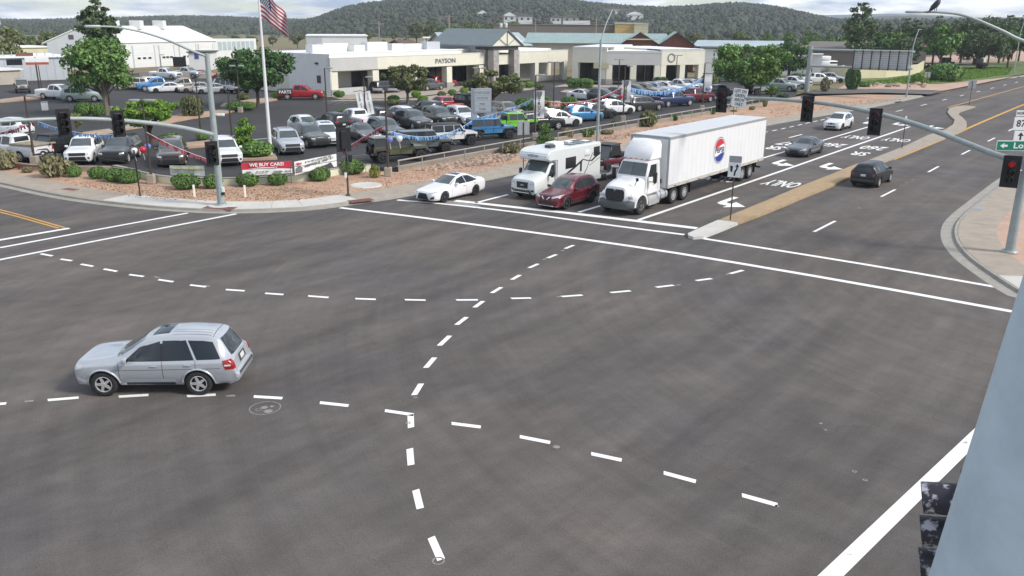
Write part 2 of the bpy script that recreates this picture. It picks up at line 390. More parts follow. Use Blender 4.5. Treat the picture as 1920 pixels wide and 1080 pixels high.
# far ground behind the lot (left of the main road) and the lot itself
KB2 = offset(KL, 2.74)
far = [(-2500, 62), (-2500, 2950), (2900, 2950), (900, 900)] + [(KB2[i].x, KB2[i].y) for i in range(len(KB2) - 1, iend, -1)] + [(q.x, q.y) for q in [G(1530, 168, .3), G(1500, 176, .3), G(1440, 186, .3), G(1200, 220, .3), G(1000, 262, .3), G(800, 300, .3), G(700, 305, .3), G(560, 325, .3), G(400, 333, .3), G(300, 328, .3), G(215, 314, .3), G(60, 310, .3), G(0, 303, .3)]] + [(-80, 63)]
farg = flat('far_ground', far, .30, M['dirt'], kind='structure')
lotp = [(p.x, p.y) for p in [Vector((Ew[0].x - 40, Ew[0].y + 5, 0))] + Ew[:-1]] + [(q.x, q.y) for q in [G(1492, 180, ZL), G(1500, 150, ZL), G(1420, 138, ZL)]] + [(30, 166), (0, 168), (-30, 142), (-40, 160), (-72, 172), (-100, 128), (-130, 112)]
lot = flat('car_lot', lotp, ZL, M['lot'], kind='structure', thick=.42)
flat('driveway', [G(1508, 176, .2), G(1540, 168, .2), G(1660, 168, .2), G(1750, 172, .2), G(1772, 171, .2), G(1745, 178.5, .2), G(1650, 175.5, .2), G(1530, 178.5, .2)], .345, M['drive'], kind='structure')
flat('gravel_strip', [G(1590, 156, .3), G(1640, 152, .3), G(1760, 157, .3), G(1860, 148, .3), G(1905, 143, .3), G(1770, 170, .3), G(1660, 167, .3), G(1570, 167, .3)], .315, M['gravel_far'], kind='structure')
grassb = flat('grass_bank', [G(1592, 148, .3), G(1720, 128, .3), G(1760, 120, .3), G(1920, 116, .3), G(2000, 125, .3), G(1880, 146, .3), G(1760, 158, .3), G(1660, 158, .3), G(1600, 158, .3)], .322, M['grass'], kind='structure')
flat('gravel_lot', [G(1560, 112, .3), G(1730, 108, .3), G(1830, 100, .3), G(2100, 86, .3), G(2100, 112, .3), G(1915, 115.5, .3), G(1760, 119, .3), G(1715, 127, .3), G(1600, 130, .3)], .318, M['gravel_far'], kind='structure')
# --- right-hand kerb
Rpx = [(1905, 314.5), (1874.7, 332.5), (1819.6, 374), (1778.7, 405.5), (1764, 425), (1763, 449.6), (1778.7, 474.8), (1803, 497), (1865, 541), (1905, 563)]
Rw = [G(*p) for p in Rpx]
Rw = [Rw[0] + U * 150, Rw[0] + U * 60] + Rw + [Rw[-1] + Vector((4, -2.0, 0)), Rw[-1] + Vector((40, -33, 0))]
RL = smoothline(Rw)
kerb('kerb', RL, 1, .62, .16)
swr = strip_mesh([(.77, ZG - .03), (2.6, ZG - .03)], RL).build('pavement', M['conc_grey']); swr['kind'] = 'structure'
for quad_, c in slabs('slab', RL, .79, 2.6, ZG, 1.9, s0=60):
    if c.y > 90 or c.y < 20: continue
    mb = MB(); mb.add([(q.x, q.y, ZG) for q in quad_] + [(q.x, q.y, ZG - .06) for q in quad_], [(0, 1, 2, 3), (0, 4, 5, 1), (1, 5, 6, 2), (2, 6, 7, 3), (3, 7, 4, 0)])
    mb.build('slab', M['conc_new'] if c.y < 36.2 else M['conc'], swr)
RB = offset(RL, 2.58)
flat('gravel_corner', [(q.x, q.y) for q in RB] + [(120, 20), (230, 160)], ZG - .012, M['gravel_far'], kind='structure')
p_ = G(1835, 390, ZG); MB().box((p_.x, p_.y, ZG + .004), (.9, .6, .012), UA).build('meter_lid', M['sign_back'], swr)
# near corner under the camera pole
ncp = flat('pavement_near', [(.9, -8), (16, -8), (16, 5.5), (6.5, 5.5), (2.2, 3.6), (.9, 1.2)], ZG, M['conc'], kind='structure', thick=.16)
# --- median island
def island(name, px, z=.15, m='conc'):
    pts = [G(x, y, z) for x, y in px]
    o = flat(name, pts, z, M[m], kind='structure', thick=.16); return o
island('median_nose', [(1290, 437), (1291, 441), (1300, 444), (1320, 442.5), (1352, 430), (1384, 417), (1346, 412), (1313, 426.5)], .15, 'conc_new')
island('median_island', [(1347, 412.2), (1385, 416.6), (1440, 396), (1500, 371), (1560, 347), (1600, 328.5), (1640, 309), (1630, 299), (1597, 310.5), (1560, 326), (1500, 349), (1440, 374.5)], .15, 'tan')
island('median_strip', [(1631, 299), (1641, 308.6), (1700, 286), (1750, 266), (1790, 251), (1806, 243), (1813, 236), (1812, 228), (1805, 220), (1797, 214.5), (1800, 209), (1815, 204), (1829, 199.5), (1812, 197.6), (1792, 199), (1780, 203), (1776.5, 210), (1782, 217), (1790, 224), (1787, 233), (1772, 243), (1740, 253), (1700, 272)], .15, 'conc')
# ------------------------------------------------------------------ road markings (painted sheets on the road)
ZM = .005
def line_px(pts, w, m='white_paint', name='marking', z=ZM, parent=None):
    P_ = [G(*p) for p in pts]; P_ = smoothline(P_, it=1) if len(P_) > 2 else P_
    return strip_mesh([(-w / 2, z), (w / 2, z)], P_).build(name, M[m], parent or road)
def dash_px(x0, y0, x1, y1, w=.16, m='white_paint'):
    a, b = G(x0, y0), G(x1, y1); d = (b - a).normalized(); n_ = Vector((-d.y, d.x, 0)) * w / 2; e = d * w * .35
    pts = [a - n_, a + n_ * .8 - e, b + n_, b - n_ * .8 + e * .6]
    mb = MB(); mb.add([(p.x, p.y, ZM) for p in pts], [(0, 1, 2, 3)]); return mb.build('lane_dash', M[m], road)
line_px([(853.5, 376.2), (960, 388), (1090, 402), (1220, 417.5), (1307, 428)], .50, name='stop_bar')
line_px([(745, 375), (832, 382), (960, 396.5), (1080, 413.5), (1180, 427), (1283, 440)], .30, name='crosswalk_line')
line_px([(638, 389.5), (800, 409), (960, 430.5), (1140, 455), (1320, 482.5), (1600, 530), (1897, 584)], .33, name='crosswalk_line')
line_px([(1320, 447.5), (1500, 476), (1660, 502), (1866, 538)], .30, name='crosswalk_line')
line_px([(1197.5, 412.5), (1440, 329.5), (1560, 287.5), (1706, 237.5)], .26, name='lane_line')
line_px([(1085, 398), (1260, 346), (1440, 293.7), (1633, 236.5)], .24, name='lane_line')
line_px([(891, 380.5), (952, 365)], .24, name='lane_line')
line_px([(0, 464.5), (175, 432), (352, 399.5)], .24, name='crosswalk_line')
line_px([(-80, 503), (0, 487), (220, 444), (443, 401)], .24, name='crosswalk_line')
line_px([(-40, 457), (0, 450), (130, 428)], .32, name='stop_bar')
line_px([(-60, 384.5), (0, 397), (110, 428)], .13, 'yellow_paint', 'centre_line')
line_px([(-60, 380), (0, 392.5), (122, 427)], .13, 'yellow_paint', 'centre_line')
for y0, y1 in ((0, 0), (3.2, 2)):
    line_px([(1677, 299.5 - y0), (1772, 260.5 - y0 * .6)], .13, 'yellow_paint', 'centre_line')
    line_px([(1793, 252 - y0 * .6), (1824, 237 - y0 * .5), (1920, 196 - y0 * .4), (2000, 165)], .17, 'yellow_paint', 'centre_line')
line_px([(1777, 201.5), (1830, 187), (1920, 162), (2000, 140)], .2, 'yellow_paint', 'centre_line')
mb = MB(); mb.add([tuple(G(*p)[:2]) + (ZM,) for p in ((1520, 1092), (1827, 803.8), (1900, 738), (1935, 738), (1814.7, 849.5), (1570, 1092))], [(0, 1, 2, 3, 4, 5)]); mb.build('stop_bar', M['white_paint'], road)
c4 = lambda l: [(a / 2, b / 2 + 380, c / 2, d / 2 + 380) for a, b, c, d in l]
c5 = lambda l: [(a / 2 + 960, b / 2 + 380, c / 2 + 960, d / 2 + 380) for a, b, c, d in l]
for s in c4([(155, 192, 195, 200), (230, 212, 268, 218), (306, 231, 348, 239), (392, 249, 437, 258), (488, 270, 537, 277), (597, 289, 648, 297), (716, 309, 771, 316), (850, 326, 915, 331), (998, 340, 1061, 345), (1159, 350, 1230, 356), (1336, 360, 1407, 363), (1522, 364, 1594, 366), (1714, 365, 1790, 365)]) + c5([(0, 359, 70, 358), (188, 352, 262, 347), (372, 337, 443, 331), (543, 317, 605, 310), (693, 292, 748, 285), (818, 266, 866, 254)]): dash_px(*s, w=.2)
for s in c5([(200, 172, 231, 160), (135, 207, 166, 195), (65, 244, 98, 230), (0, 288, 30, 272)]) + c4([(1845, 338, 1880, 318), (1780, 392, 1812, 370), (1713, 457, 1750, 430), (1648, 535, 1687, 500), (1597, 618, 1630, 582), (1553, 720, 1580, 680), (1540, 842, 1541, 796), (1538, 925, 1540, 983)]) + [(780.5, 920, 787, 953), (810, 1009, 826, 1049)]: dash_px(*s, w=.19)
for s in [(-20, 758.5, 10, 757), (92, 750, 146, 746), (225, 743.5, 277, 741), (353, 742.5, 403, 740.5), (478, 743.5, 528, 747), (602, 755, 652, 761), (724, 770, 774, 778), (849, 794, 900, 801), (977, 819, 1030, 830), (1111, 851, 1164, 863), (1247, 887, 1303, 903), (1394, 929, 1456, 947)]: dash_px(*s, w=.19)
for s in [(1526.2, 434.5, 1566.2, 414.5), (1652, 368.7, 1678.7, 355.5), (1740.5, 322.5, 1760, 312), (1803, 289.5, 1818.7, 281.7), (1852, 265, 1865.5, 258.5), (1891, 245.5, 1902, 240)]: dash_px(*s, w=.18)
for s in [(1480, 258, 1504, 252), (1625.5, 222, 1636, 219), (1680, 209, 1693, 206), (1726, 198, 1738, 195.3), (1767, 188, 1775, 186), (1800, 180, 1807, 178.3), (1831, 172.5, 1838, 171), (1857, 166, 1864, 164.2), (1881, 160, 1887, 158.6), (1903, 155, 1909, 153.6)]: dash_px(*s, w=.22)
for x, y in [(1435, 248), (1452.5, 244.5), (1469, 241), (1484.5, 237.5), (1500, 234), (1514.5, 230.5), (1529, 227.5), (1542.5, 224.5), (1556, 221)]: dash_px(x - 4, y + 1, x + 4, y - 1, w=.2)
# faint old dashes and marker pucks
for s in [(48, 753, 62, 751.5), (425, 742.5, 440, 742), (383, 535, 393, 537), (290, 519, 298, 521), (1058, 469, 1052, 470.5), (1024, 485, 1018, 487), (1268, 535, 1276, 534), (1045, 557, 1052, 556), (1362, 515, 1368, 513)]: dash_px(*s, w=.12, m='worn_paint')
def disc_px(x, y, r, m='worn_paint', ring=0):
    c = G(x, y); mb = MB()
    if ring: mb.lathe([(r, 0), (r - ring, 0)], 24)
    else: mb.add([(r * math.cos(a * PI / 6) * (1 + .2 * math.sin(a * 2.3)), r * math.sin(a * PI / 6), 0) for a in range(12)], [tuple(range(12))])
    return mb.build('road_mark', M[m], road, loc=(c.x, c.y, ZM))
disc_px(497, 765, .44, ring=.03); disc_px(496, 764, .10); disc_px(503, 771, .12); disc_px(485, 768, .09, ring=.02); disc_px(510, 762, .06)
for x, y, r in [(1043.5, 838, .09), (1539, 794, .05), (1548, 806, .04), (1602, 884, .06), (1622, 900, .06), (1457, 949, .05), (822, 1052, .13), (765, 793, .07), (779, 745, .06), (1611, 390, .1), (1711, 337, .1), (1700, 343, .1)]: disc_px(x, y, r, ring=.03 if r in (.13, .07, .06) else 0)
# words and arrows (read by drivers coming towards the camera)
def road_word(body, px, py, w, h, ang=UA + PI):
    me = text_mesh(body, 1.0, 0.0, .02, name='lane_word'); xs = [v.co.x for v in me.vertices]; ys = [v.co.y for v in me.vertices]
    sx = w / (max(xs) - min(xs)); sy = h / (max(ys) - min(ys)); cx, cy = (max(xs) + min(xs)) / 2, (max(ys) + min(ys)) / 2
    for v in me.vertices: v.co = ((v.co.x - cx) * sx, (v.co.y - cy) * sy, 0)
    c = G(px, py); o = link('lane_word', me, M['white_paint'], road, (c.x, c.y, ZM), (0, 0, ang - PI / 2)); return o
def arrow_px(px, py, flip=1, L=3.0):
    c = G(px, py)
    pts = [(-.12, -1.2), (.14, -1.2), (.14, .05), (.1, .35), (-.15, .52), (-.45, .55), (-.45, .95), (-1.15, .35), (-.45, -.28), (-.45, .15), (-.25, .12), (-.12, -.1)]
    mb = MB(); mb.add([(-x * flip * 1.45, y * L / 1.9, 0) for x, y in pts], [(0, 1, 2, 3, 10, 11), (3, 4, 5, 9, 10), (6, 7, 8), (5, 6, 8, 9)])
    return mb.build('lane_arrow', M['white_paint'], road, loc=(c.x, c.y, ZM), rot=(0, 0, UA + PI - PI / 2))
arrow_px(1356, 378.5, -1); arrow_px(1544, 311.5, -1); arrow_px(1455, 305, -1); arrow_px(1622, 230.5, -1, 2.6); arrow_px(1678, 232.5, -1, 2.6); arrow_px(1742, 238, -1, 2.6)
road_word('ONLY', 1466, 344.5, 2.3, 2.3); road_word('ONLY', 1605, 257.5, 2.3, 2.5); road_word('ONLY', 1681, 262.5, 2.3, 2.5); road_word('ONLY', 1355, 335, 2.3, 2.3)
road_word('260', 1637, 277.5, 2.0, 2.6); road_word('SR', 1611, 288, 1.4, 2.3); road_word('260', 1562, 272, 1.9, 2.6); road_word('SR', 1452, 277, 1.5, 2.4); road_word('87', 1476, 269, 1.5, 2.6)
# drain grate at the stop bar (pale worn patch) and kerb inlets
c = G(864, 382); MB().add([(1.5 * math.cos(a * PI / 10), .38 * math.sin(a * PI / 10), 0) for a in range(20)], [tuple(range(20))]).build('road_mark', mat('worn_patch', (.26, .255, .24), .85, var=.2, vs=3), road, loc=(c.x, c.y, .0025), rot=(0, 0, R(-36)))
for x, y in ((1684, 191), (1910, 144.5)):
    c = G(x, y, .08); MB().box((c.x, c.y, .07), (2.0, .16, .1), R(48)).build('kerb_inlet', M['black'], kerb_n)
for (x, y, w_) in ((132, 355, .9),):
    c = G(x, y, ZG); MB().box((c.x, c.y, ZG + .004), (1.1, .5, .012), R(-25)).build('meter_lid', M['tactile'], sw_base)
c = G(686, 347.5, ZG); MB().lathe([(1.05, 0), (1.0, .05), (.7, .06), (.66, .045), (0, .05)], 20).build('manhole_ring', M['conc_new'], gravel, 30, loc=(c.x, c.y, ZG - .01))
# ------------------------------------------------------------------ hills
def hills(name, D, prof, depth, m, base=-2, seed=1, rough=3):
    rng = random.Random(seed); rows = 14; mb = MB(); k = 160; vs = []
    xs = [p[0] for p in prof]; ys = [p[1] for p in prof]
    for j in range(rows):
        t = j / (rows - 1)
        for i in range(k):
            px = lerp(xs[0], xs[-1], i / (k - 1)); py = float(np.interp(px, xs, ys))
            d = ray(px, py); dh = math.hypot(d.x, d.y); dist = D - depth * (1 - min(1, t / .8)) + (max(0, t - .8) * 1.2 * depth)
            top = CAMH + d.z / dh * D
            e = math.sin(min(1, t / .8) * PI / 2) ** 1.25 if t <= .8 else 1 - (t - .8) * 2
            z = base + (top - base) * e + (rng.uniform(-1, 1) * rough * (0.2 if .7 < t < .9 else 1) if 0 < j else 0) * .5
            vs.append((d.x / dh * dist, d.y / dh * dist, z))
    fs = [(j * k + i, j * k + i + 1, (j + 1) * k + i + 1, (j + 1) * k + i) for j in range(rows - 1) for i in range(k - 1)]
    mb.add(vs, fs); o = mb.build(name, m, smooth=80); o['kind'] = 'structure'; return o
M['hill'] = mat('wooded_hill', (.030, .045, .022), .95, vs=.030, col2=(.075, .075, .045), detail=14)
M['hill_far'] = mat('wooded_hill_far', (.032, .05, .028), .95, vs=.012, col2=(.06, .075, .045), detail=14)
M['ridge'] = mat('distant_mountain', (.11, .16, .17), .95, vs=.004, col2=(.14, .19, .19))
PROF_C = [(520, 46), (590, 38), (640, 19), (680, 11), (740, 4), (790, 1), (850, -2), (930, -3), (1010, 0), (1070, 4), (1120, 11), (1180, 15), (1240, 18), (1300, 15), (1380, 10), (1440, 14), (1490, 24), (1560, 38), (1640, 46)]
PROF_L = [(-500, 46), (-200, 41), (0, 39), (60, 40), (130, 38), (200, 37), (280, 34), (340, 33), (420, 34), (500, 37), (590, 40), (700, 45), (900, 46)]
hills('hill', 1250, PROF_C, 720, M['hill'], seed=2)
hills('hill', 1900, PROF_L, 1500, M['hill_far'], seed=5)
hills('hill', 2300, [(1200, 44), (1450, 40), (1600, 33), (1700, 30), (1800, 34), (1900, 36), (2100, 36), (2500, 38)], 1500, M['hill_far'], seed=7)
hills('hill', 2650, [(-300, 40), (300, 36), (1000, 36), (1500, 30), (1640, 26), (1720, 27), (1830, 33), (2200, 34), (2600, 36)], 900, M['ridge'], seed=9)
# ================================================================== VEHICLES
def pchip(xs, ys, x):
    xs = np.array(xs, float); ys = np.array(ys, float); h = np.diff(xs); d = np.diff(ys) / h; m = np.zeros(len(xs))
    for i in range(1, len(xs) - 1):
        if d[i - 1] * d[i] > 0:
            w1, w2 = 2 * h[i] + h[i - 1], h[i] + 2 * h[i - 1]; m[i] = (w1 + w2) / (w1 / d[i - 1] + w2 / d[i])
    m[0], m[-1] = d[0], d[-1]
    i = np.clip(np.searchsorted(xs, x) - 1, 0, len(h) - 1); t = (x - xs[i]) / h[i]
    return ys[i] * (1 + 2 * t) * (1 - t) ** 2 + h[i] * m[i] * t * (1 - t) ** 2 + ys[i + 1] * t * t * (3 - 2 * t) + h[i] * m[i + 1] * t * t * (t - 1)
def loft_body(st, L, crown=.09, n=64, lower=.97):
    """st rows: s, zbottom, zbelt, ztop, wbelt, wtop (half widths)."""
    st = np.array(st, float); ss = np.unique(np.concatenate([np.linspace(0, L, n), st[:, 0]]))
    cols = [pchip(st[:, 0], st[:, k], ss) for k in range(1, 6)]
    mb = MB(); rings = []
    for i, s in enumerate(ss):
        zb, zl, zt, wb, wt = [c[i] for c in cols]; H = zl - zb; g = max(zt - zl, .01); cr = min(crown, g * .5)
        half = [(0, zb), (.55 * wb, zb), (.86 * wb, zb), (.955 * wb * lower, zb + .05), (wb * lower, zb + .12), (wb * (.5 + lower / 2), zb + .36 * H), (wb, zb + .62 * H), (wb * .995, zl - .10 * H), (wb * .985, zl - .03), (wb * .962, zl + .004)]
        e = (wt, zt - cr); b = half[-1]
        for t in (.12, .35, .6, .85): half.append((lerp(b[0], e[0], t), lerp(b[1], e[1], t)))
        half += [(e[0] * .985, e[1] + cr * .12), (wt * .93, zt - cr * .55), (wt * .80, zt - cr * .26), (wt * .5, zt - cr * .08), (wt * .25, zt - cr * .02), (0, zt)]
        rings.append(half)
    k = len(rings[0]); vs = []; tot = 2 * k - 2
    for s, half in zip(ss, rings):
        x = L / 2 - s
        vs += [(x, y, z) for y, z in half] + [(x, -y, z) for y, z in half[-2:0:-1]]
    fs = [(i * tot + j, i * tot + (j + 1) % tot, (i + 1) * tot + (j + 1) % tot, (i + 1) * tot + j) for i in range(len(ss) - 1) for j in range(tot)]
    fs += [tuple(range(tot))[::-1], tuple(range((len(ss) - 1) * tot, len(ss) * tot))]
    mb.add(vs, fs); return mb
def boolean(me, cutters):
    """subtract cutter meshes; returns evaluated mesh"""
    ob = bpy.data.objects.new('tmpb', me); COL.objects.link(ob); tmp = []
    for c in cutters:
        co = bpy.data.objects.new('tmpc', c); COL.objects.link(co); tmp.append(co)
        md = ob.modifiers.new('b', 'BOOLEAN'); md.operation = 'DIFFERENCE'; md.object = co; md.solver = 'EXACT'
    dg = bpy.context.evaluated_depsgraph_get(); dg.update()
    r = bpy.data.meshes.new_from_object(ob.evaluated_get(dg))
    for o in tmp + [ob]: bpy.data.objects.remove(o)
    return r
class Patcher:
    def __init__(s, me, L):
        s.L = L; s.bvh = BVHTree.FromPolygons([v.co[:] for v in me.vertices], [p.vertices[:] for p in me.polygons]); 
    def hit(s, axis, a, b, off):
        L = s.L
        if axis in ('l', 'r'):
            sg = 1 if axis == 'l' else -1; o = Vector((L / 2 - a, 3 * sg, b)); d = Vector((0, -sg, 0))
        elif axis == 't': o = Vector((L / 2 - a, b, 5)); d = Vector((0, 0, -1))
        elif axis == 'f': o = Vector((8, a, b)); d = Vector((-1, 0, 0))
        elif axis == 'b': o = Vector((-8, a, b)); d = Vector((1, 0, 0))
        elif axis == 'fl': o = Vector((L / 2 - a, 0, b)) + Vector((2, 4, 0)); d = Vector((-.45, -.89, 0)).normalized(); o = o
        p, nrm, _, _ = s.bvh.ray_cast(o, d)
        if p is None: return None
        if nrm.dot(d) > 0: nrm = -nrm
        return p + nrm * off
    def patch(s, axis, lo, up, nx=10, nz=4, off=.006):
        lo = np.array(lo, float); up = np.array(up, float)
        def samp(c, t):
            d = np.concatenate([[0], np.cumsum(np.linalg.norm(np.diff(c, axis=0), axis=1))]); d /= d[-1]
            return np.array([np.interp(t, d, c[:, 0]), np.interp(t, d, c[:, 1])])
        ts = np.linspace(0, 1, nx + 1); mb = MB(); g = []
        for j in range(nz + 1):
            for t in ts:
                q = lerp(samp(lo, t), samp(up, t), j / nz); h = s.hit(axis, q[0], q[1], off); g.append(h)
        fs = []
        for j in range(nz):
            for i in range(nx):
                f = (j * (nx + 1) + i, j * (nx + 1) + i + 1, (j + 1) * (nx + 1) + i + 1, (j + 1) * (nx + 1) + i)
                if all(g[k] is not None for k in f): fs.append(f)
        mb.add([tuple(p) if p is not None else (0, 0, 0) for p in g], fs)
        bm = bmesh.new(); me = mb.mesh('tmp'); bm.from_mesh(me)
        bmesh.ops.delete(bm, geom=[v for v in bm.verts if not v.link_faces], context='VERTS')
        for f in bm.faces: f.smooth = True
        bm.to_mesh(me); bm.free(); return me
def wheel(parent, x, y, r, w, rim_m, style=5, rr=.64):
    sg = 1 if y > 0 else -1; k = 'wheel%s%s%s%s%s' % (r, w, rim_m, style, sg)
    if k not in WM:
        t = MB(); a = r * rr
        prof = [(a, -w / 2 + .015), (r * .80, -w / 2), (r * .95, -w / 2 + .012), (r, -w * .33), (r, 0), (r, w * .33), (r * .95, w / 2 - .012), (r * .80, w / 2), (a, w / 2 - .015)]
        t.lathe(prof, 28, 'Y', closed=True)
        tyre = t.mesh('wheel', 50); tyre.materials.append(M['rubber'])
        b = MB(); o = sg * (w / 2 - .03)
        b.lathe([(a * 1.01, o + sg * .018), (a * .93, o + sg * .022), (a * .88, o - sg * .02)], 28, 'Y')
        b.lathe([(a * .99, o - sg * .05), (0.001, o - sg * .05)], 24, 'Y', 1)
        b.lathe([(a * .24, o + sg * .012), (a * .2, o + sg * .02), (.001, o + sg * .02)], 12, 'Y')
        for i in range(style):
            q = 2 * PI * i / style; wd = a * (.30 if style <= 6 else .15)
            T = Matrix.Rotation(q, 4, 'Y'); b.add([(a * .12, o - sg * .02, -wd * .62), (a * .12, o + sg * .014, -wd * .62), (a * .94, o + sg * .012, -wd * .45), (a * .94, o - sg * .02, -wd * .45), (a * .12, o - sg * .02, wd * .62), (a * .12, o + sg * .014, wd * .62), (a * .94, o + sg * .012, wd * .45), (a * .94, o - sg * .02, wd * .45)], [(1, 2, 6, 5), (0, 1, 5, 4), (2, 3, 7, 6), (0, 3, 2, 1), (4, 5, 6, 7)], 0, T)
        rim = b.mesh('rim', 35); rim.materials.append(M[rim_m]); rim.materials.append(M['under'])
        WM[k] = (tyre, rim)
    tyre, rim = WM[k]
    wo = link('wheel', tyre, None, parent, (x, y, r)); link('rim', rim, None, wo); return wo
WM = {}
MIRX = Matrix.Scale(-1, 4, (0, 1, 0))
def mirror_mesh(me):
    m2 = me.copy(); m2.transform(MIRX); m2.flip_normals(); return m2
def make_car(name, sp):
    """generic loft car; returns root empty at ground centre, front towards +X"""
    L = sp['L']; st = sp['st']; r = sp['r']; root = empty(name)
    body = loft_body(st, L, sp.get('crown', .09), lower=sp.get('lower', .97)).mesh('body', 60)
    ax = [L / 2 - sp['fo'], L / 2 - sp['fo'] - sp['wb']]; ar = r * sp.get('arch', 1.16); wmax = max(q[4] for q in st)
    cut = []
    for x in ax:
        c = MB(); prof = [(0.001, -3), (ar, -3), (ar, 3), (0.001, 3)]; c.lathe(prof, 32, 'Y'); me = c.mesh('c'); me.transform(Matrix.Translation((x, 0, r * .96))); cut.append(me)
    for b in sp.get('boxcut', []):
        c = MB(); c.box(b[0], b[1]); cut.append(c.mesh('c'))
    me = boolean(body, cut); me.name = 'body'
    for p in me.polygons:
        c = p.center; p.use_smooth = True
        for x in ax:
            if (c.x - x) ** 2 + (c.z - r * .96) ** 2 < (ar * 1.01) ** 2 and abs(c.y) < wmax * 1.1 and abs(Vector((c.x - x, 0, c.z - r * .96)).normalized().dot(p.normal)) > .8: p.material_index = 1
        if p.normal.z < -.9 and c.z < .4: p.material_index = 1
        for b in sp.get('boxcut', []):
            bc, bd = b
            if all(abs(c[i] - bc[i]) < bd[i] / 2 + .004 for i in range(3)): p.material_index = 1
    try: me.set_sharp_from_angle(angle=R(38))
    except Exception: pass
    me.materials.clear(); me.materials.append(P['base']); me.materials.append(M['under'])
    bo = link('body', me, None, root); pt = Patcher(me, L)
    hw = r * .62
    def add(nm, mesh, m, par=None):
        mesh.name = nm; mesh.materials.clear(); mesh.materials.append(m); return link(nm, mesh, None, par or root)
    def both(nm, lo, up, m, nx=8, nz=4, off=.006, par=None):
        for a in ('l', 'r'): add(nm, pt.patch(a, lo, up, nx, nz, off), m, par)
    for lo, up in sp['side']: both('side_window', lo, up, M[sp.get('sglass', 'glass')], 12, 6)
    # glass seals
    for lo, up in sp.get('trim', []): both('window_trim', lo, up, M['black'], 12, 6, .003)
    add('windshield', pt.patch('t', *sp['ws'], 12, 8, .006), M['glass_l'])
    add('rear_window', pt.patch(sp.get('rwax', 'b'), *sp['rw'], 10, 6, .006), M['glass'])
    if 'roof' in sp: add('sunroof', pt.patch('t', *sp['roof'], 4, 4, .005), M['glass'])
    for nm, axd, lo, up, m, off in sp.get('patches', []):
        if axd == 's': both(nm, lo, up, M[m] if m in M else P[m], 8, 4, off)
        elif axd in ('f2', 'b2'):
            for sg in (1, -1):
                mm = pt.patch(axd[0], [(y * sg, z) for y, z in lo], [(y * sg, z) for y, z in up], 8, 4, off); add(nm, mm, M[m] if m in M else P[m])
        elif axd == 't2':
            for sg in (1, -1): add(nm, pt.patch('t', [(s_, y * sg) for s_, y in lo], [(s_, y * sg) for s_, y in up], 8, 4, off), M[m] if m in M else P[m])
        else: add(nm, pt.patch(axd, lo, up, 12, 5, off), M[m] if m in M else P[m])
    # door shut lines
    for s_, z0, z1 in sp.get('doors', []):
        both('door_gap', [(s_ - .006, z0), (s_ - .006 + sp.get('dslant', 0), z1)], [(s_ + .006, z0), (s_ + .006 + sp.get('dslant', 0), z1)], M['under'], 14, 1, .003)
    for s_, z in sp.get('handles', []):
        for sg in (1, -1):
            h = pt.hit('l' if sg > 0 else 'r', s_, z, .012)
            if h is not None: MB().cbox(h, (.19, .035, .032), .012).build('door_handle', sp.get('hm', None) and M[sp['hm']] or P['base'], root, 40)
    if 'mirror' in sp:
        s_, z, yy = sp['mirror']
        for sg in (1, -1):
            mi = MB(); mi.cbox((L / 2 - s_, sg * (yy + .11), z), (.14, .22, .16), .045); mi.box((L / 2 - s_ + .01, sg * (yy), z - .05), (.05, .10, .03))
            mo = mi.build('door_mirror', M['black'] if sp.get('mirb') else P['base'], root, 40)
            g = MB(); g.quad(*[(L / 2 - s_ - .0735, sg * (yy + .10 + a), z + b) for a, b in ((-.08, -.05), (.08, -.05), (.08, .05), (-.08, .05))]); g.build('mirror_glass', M['glass'], mo)
    if 'rails' in sp:
        s0, s1, y_, m = sp['rails']
        for sg in (1, -1):
            pts = []
            for i in range(9):
                t = i / 8; h = pt.hit('t', lerp(s0, s1, t), y_ * sg, .0); pts.append(h + Vector((0, 0, .05 * math.sin(PI * min(1, max(0, t)) ) ** .35 if 0 < t < 1 else 0)))
            MB().tube(pts, .018, 6).build('roof_rail', M[m], root, 50)
    for x in ax:
        for sg in (1, -1): wheel(root, x, sg * (sp['tw'] / 2), r, sp.get('wd', .225), sp.get('rim', 'alloy'), sp.get('sty', 5))
    if 'flare' in sp:
        for x in ax:
            for a in ('l', 'r'):
                q = [pt.hit(a, L / 2 - x - math.cos(u) * ar * 1.035, r * .96 + math.sin(u) * ar * 1.035, .004) for u in np.linspace(-.12, PI + .12, 17)]; q = [v for v in q if v is not None]
                if len(q) > 6: MB().tube(q, .032, 6).build('wheel_arch_lip', M[sp['flare']] if sp['flare'] in M else P[sp['flare']], root, 60)
    for nm, mb, m in sp.get('extra', []):
        mb.build(nm, M[m] if m in M else P[m], root, 40)
    return root
def wheelbase_trim(): pass
